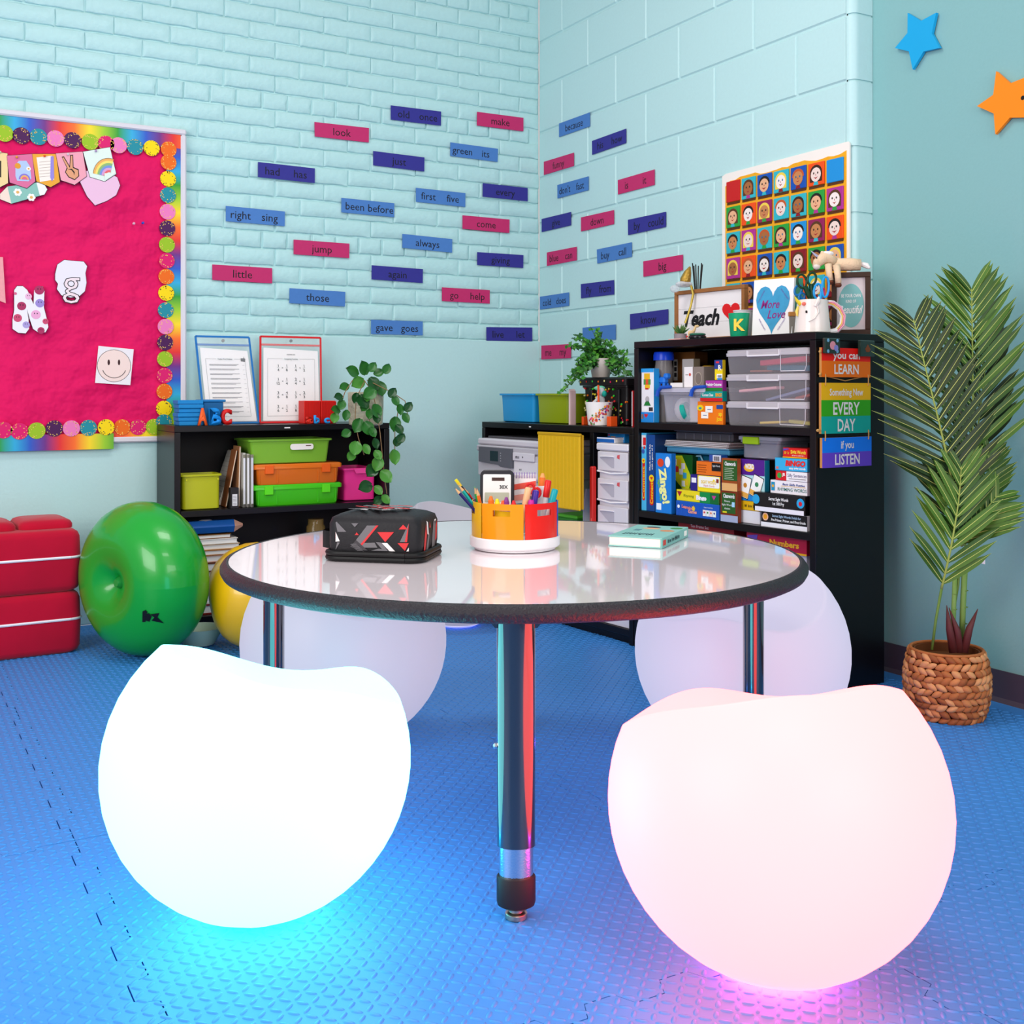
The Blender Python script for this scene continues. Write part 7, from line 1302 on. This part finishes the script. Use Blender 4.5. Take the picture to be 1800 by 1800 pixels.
for cx, y0, y1, rr_ in ((1694, 1145, 1000, .0082), (1676, 1145, 1010, .0070)):
    for j in range(4): q = pp(cx + (j * .8), y0 - 20 - (y0 - y1) * .2 * j, .01); MB().lathe([(rr_, -.001), (rr_ * 1.04, 0), (rr_, .001)], 14).build('cane_node', GS, palm, q)
for side, pts in ((-1, [(1676, 1146), (1669, 1105), (1664, 1064)]), (1, [(1694, 1146), (1704, 1105), (1719, 1070)]), (0, [(1686, 1146), (1683, 1110), (1668, 1068)])):
    MB().tube([pp(*pts[0], -.02), pp(*pts[1], -.02), pp(*pts[2], -.018)], [.012, .0095, .0008], 8).build('sheath', M('5c2c2c', .5, noise=.2, scale=30), palm, smooth=2)
def leaflet(nm, L, Wd, mat, rib):
    n = 9; vs = []; fs = []; ms = []
    for i in range(n + 1):
        t = i / n; w_ = Wd * (.30 + .70 * math.sin(math.pi * min(t * 1.06, 1)) ** .6) * (1 - max(0, t - .8) * 4.6) if t < 1 else 0.0002
        b = -.16 * L * t * t
        vs += [(-max(w_, .0003) / 2, t * L, b + w_ * .12), (-Wd * .04 * (1 - t * .7), t * L, b), (Wd * .04 * (1 - t * .7), t * L, b), (max(w_, .0003) / 2, t * L, b + w_ * .12)]
    for i in range(n):
        for j in range(3): a = i * 4 + j; fs.append((a, a + 1, a + 5, a + 4)); ms.append(1 if j == 1 else 0)
    me = bpy.data.meshes.new(nm); me.from_pydata(vs, [], fs); me.materials.append(mat); me.materials.append(rib); me.polygons.foreach_set('material_index', ms); me.polygons.foreach_set('use_smooth', [True] * len(fs)); return me
RIB = M('c8d070', .45); PG_ = [M(c, .42, noise=.2, scale=25) for c in ('34581c', '223a18', '486e22', '2a3a18')]
LVP = {(L, g): leaflet('leaflet', L, .0195 if L > .12 else .017, PG_[g], RIB) for L in (.10, .14, .18, .21) for g in range(4)}
def frond(pts, n, Lp, g, spread, d0, lab, face=0., up=.35):
    """pts: rachis through measured points (px, py, depth); leaflets in pairs along it"""
    P_ = [pp(q[0], q[1], q[2] - .075) for q in pts]; fr = place('frond', None, palm)
    def bez(t):
        m = len(P_) - 1; i = min(int(t * m), m - 1); f = t * m - i; p0 = P_[max(i - 1, 0)]; p1 = P_[i]; p2 = P_[i + 1]; p3 = P_[min(i + 2, m)]
        return .5 * ((2 * p1) + (p2 - p0) * f + (2 * p0 - 5 * p1 + 4 * p2 - p3) * f * f + (3 * p1 - p0 - 3 * p2 + p3) * f ** 3)
    cs = [bez(t) for t in np.linspace(0, 1, 16)]; MB().tube(cs, list(np.linspace(.0034, .0013, 16)), 7).build('rachis', M('98a850', .45), fr, smooth=2)
    rn = random.Random(n * 7 + int(pts[0][0]))
    for i in range(n):
        t = d0 + (1 - d0) * (i + .3) / n; p = bez(t); tn = (bez(min(t + .02, 1)) - bez(max(t - .02, 0))).normalized()
        for sd in (-1, 1):
            view = Vector((face, -1, .12)).normalized(); side = tn.cross(view).normalized() * sd
            ang = spread * (1 - .35 * t) + rn.uniform(-.06, .06)
            y = (side * math.sin(ang) + tn * math.cos(ang) + Vector((0, 0, up * .25)) + view * rn.uniform(-.06, .16)).normalized(); zv = (view + side * -.25 * 0 + Vector((0, 0, .3))).normalized(); x = y.cross(zv).normalized(); zv = x.cross(y)
            Lr = Lp * (math.sin(math.pi * min(.28 + t * .62, 1)) ** .8); key = min((.10, .14, .18, .21), key=lambda q: abs(q - Lr))
            o = place('leaflet', LVP[key, (g if rn.random() < .7 else (g + 2) % 4)], fr); s_ = Lr / key
            o.matrix_local = Matrix.Translation(p + tn * rn.uniform(-.002, .002)) @ Matrix((x, y, zv)).transposed().to_4x4() @ Matrix.Diagonal((1, s_, s_, 1))
    return fr
frond([(1696, 960, .03), (1708, 850, .04), (1710, 700, .03), (1709, 590, .01), (1708, 508, .0)], 17, .215, 0, 1.0, .30, 'a')
frond([(1682, 930, -.02), (1672, 840, -.04), (1650, 740, -.05), (1625, 640, -.05), (1606, 562, -.04)], 18, .19, 1, 1.05, .16, 'b', face=-.1)
frond([(1655, 1035, -.03), (1672, 960, -.05), (1685, 880, -.05), (1690, 820, -.05)], 12, .16, 2, .85, .04, 'c')
frond([(1694, 960, .02), (1706, 900, .03), (1722, 850, .04), (1740, 800, .05)], 10, .14, 0, .8, .2, 'd')
frond([(1690, 960, .0), (1702, 940, -.02), (1725, 905, -.03), (1755, 870, -.02)], 10, .14, 2, .95, .1, 'e')
frond([(1700, 880, .06), (1715, 780, .075), (1728, 680, .08), (1738, 600, .08)], 14, .16, 1, .8, .15, 'f', face=.1)
frond([(1676, 960, .02), (1660, 880, .04), (1648, 830, .05)], 7, .11, 1, .8, .3, 'g')
t_ = pp(1718, 988, -.06); MB().prism([(0, 0), (.020, -.006), (.020, .008)], 0, .0005).build('price_tag', WHITE, palm, t_, smooth=0)
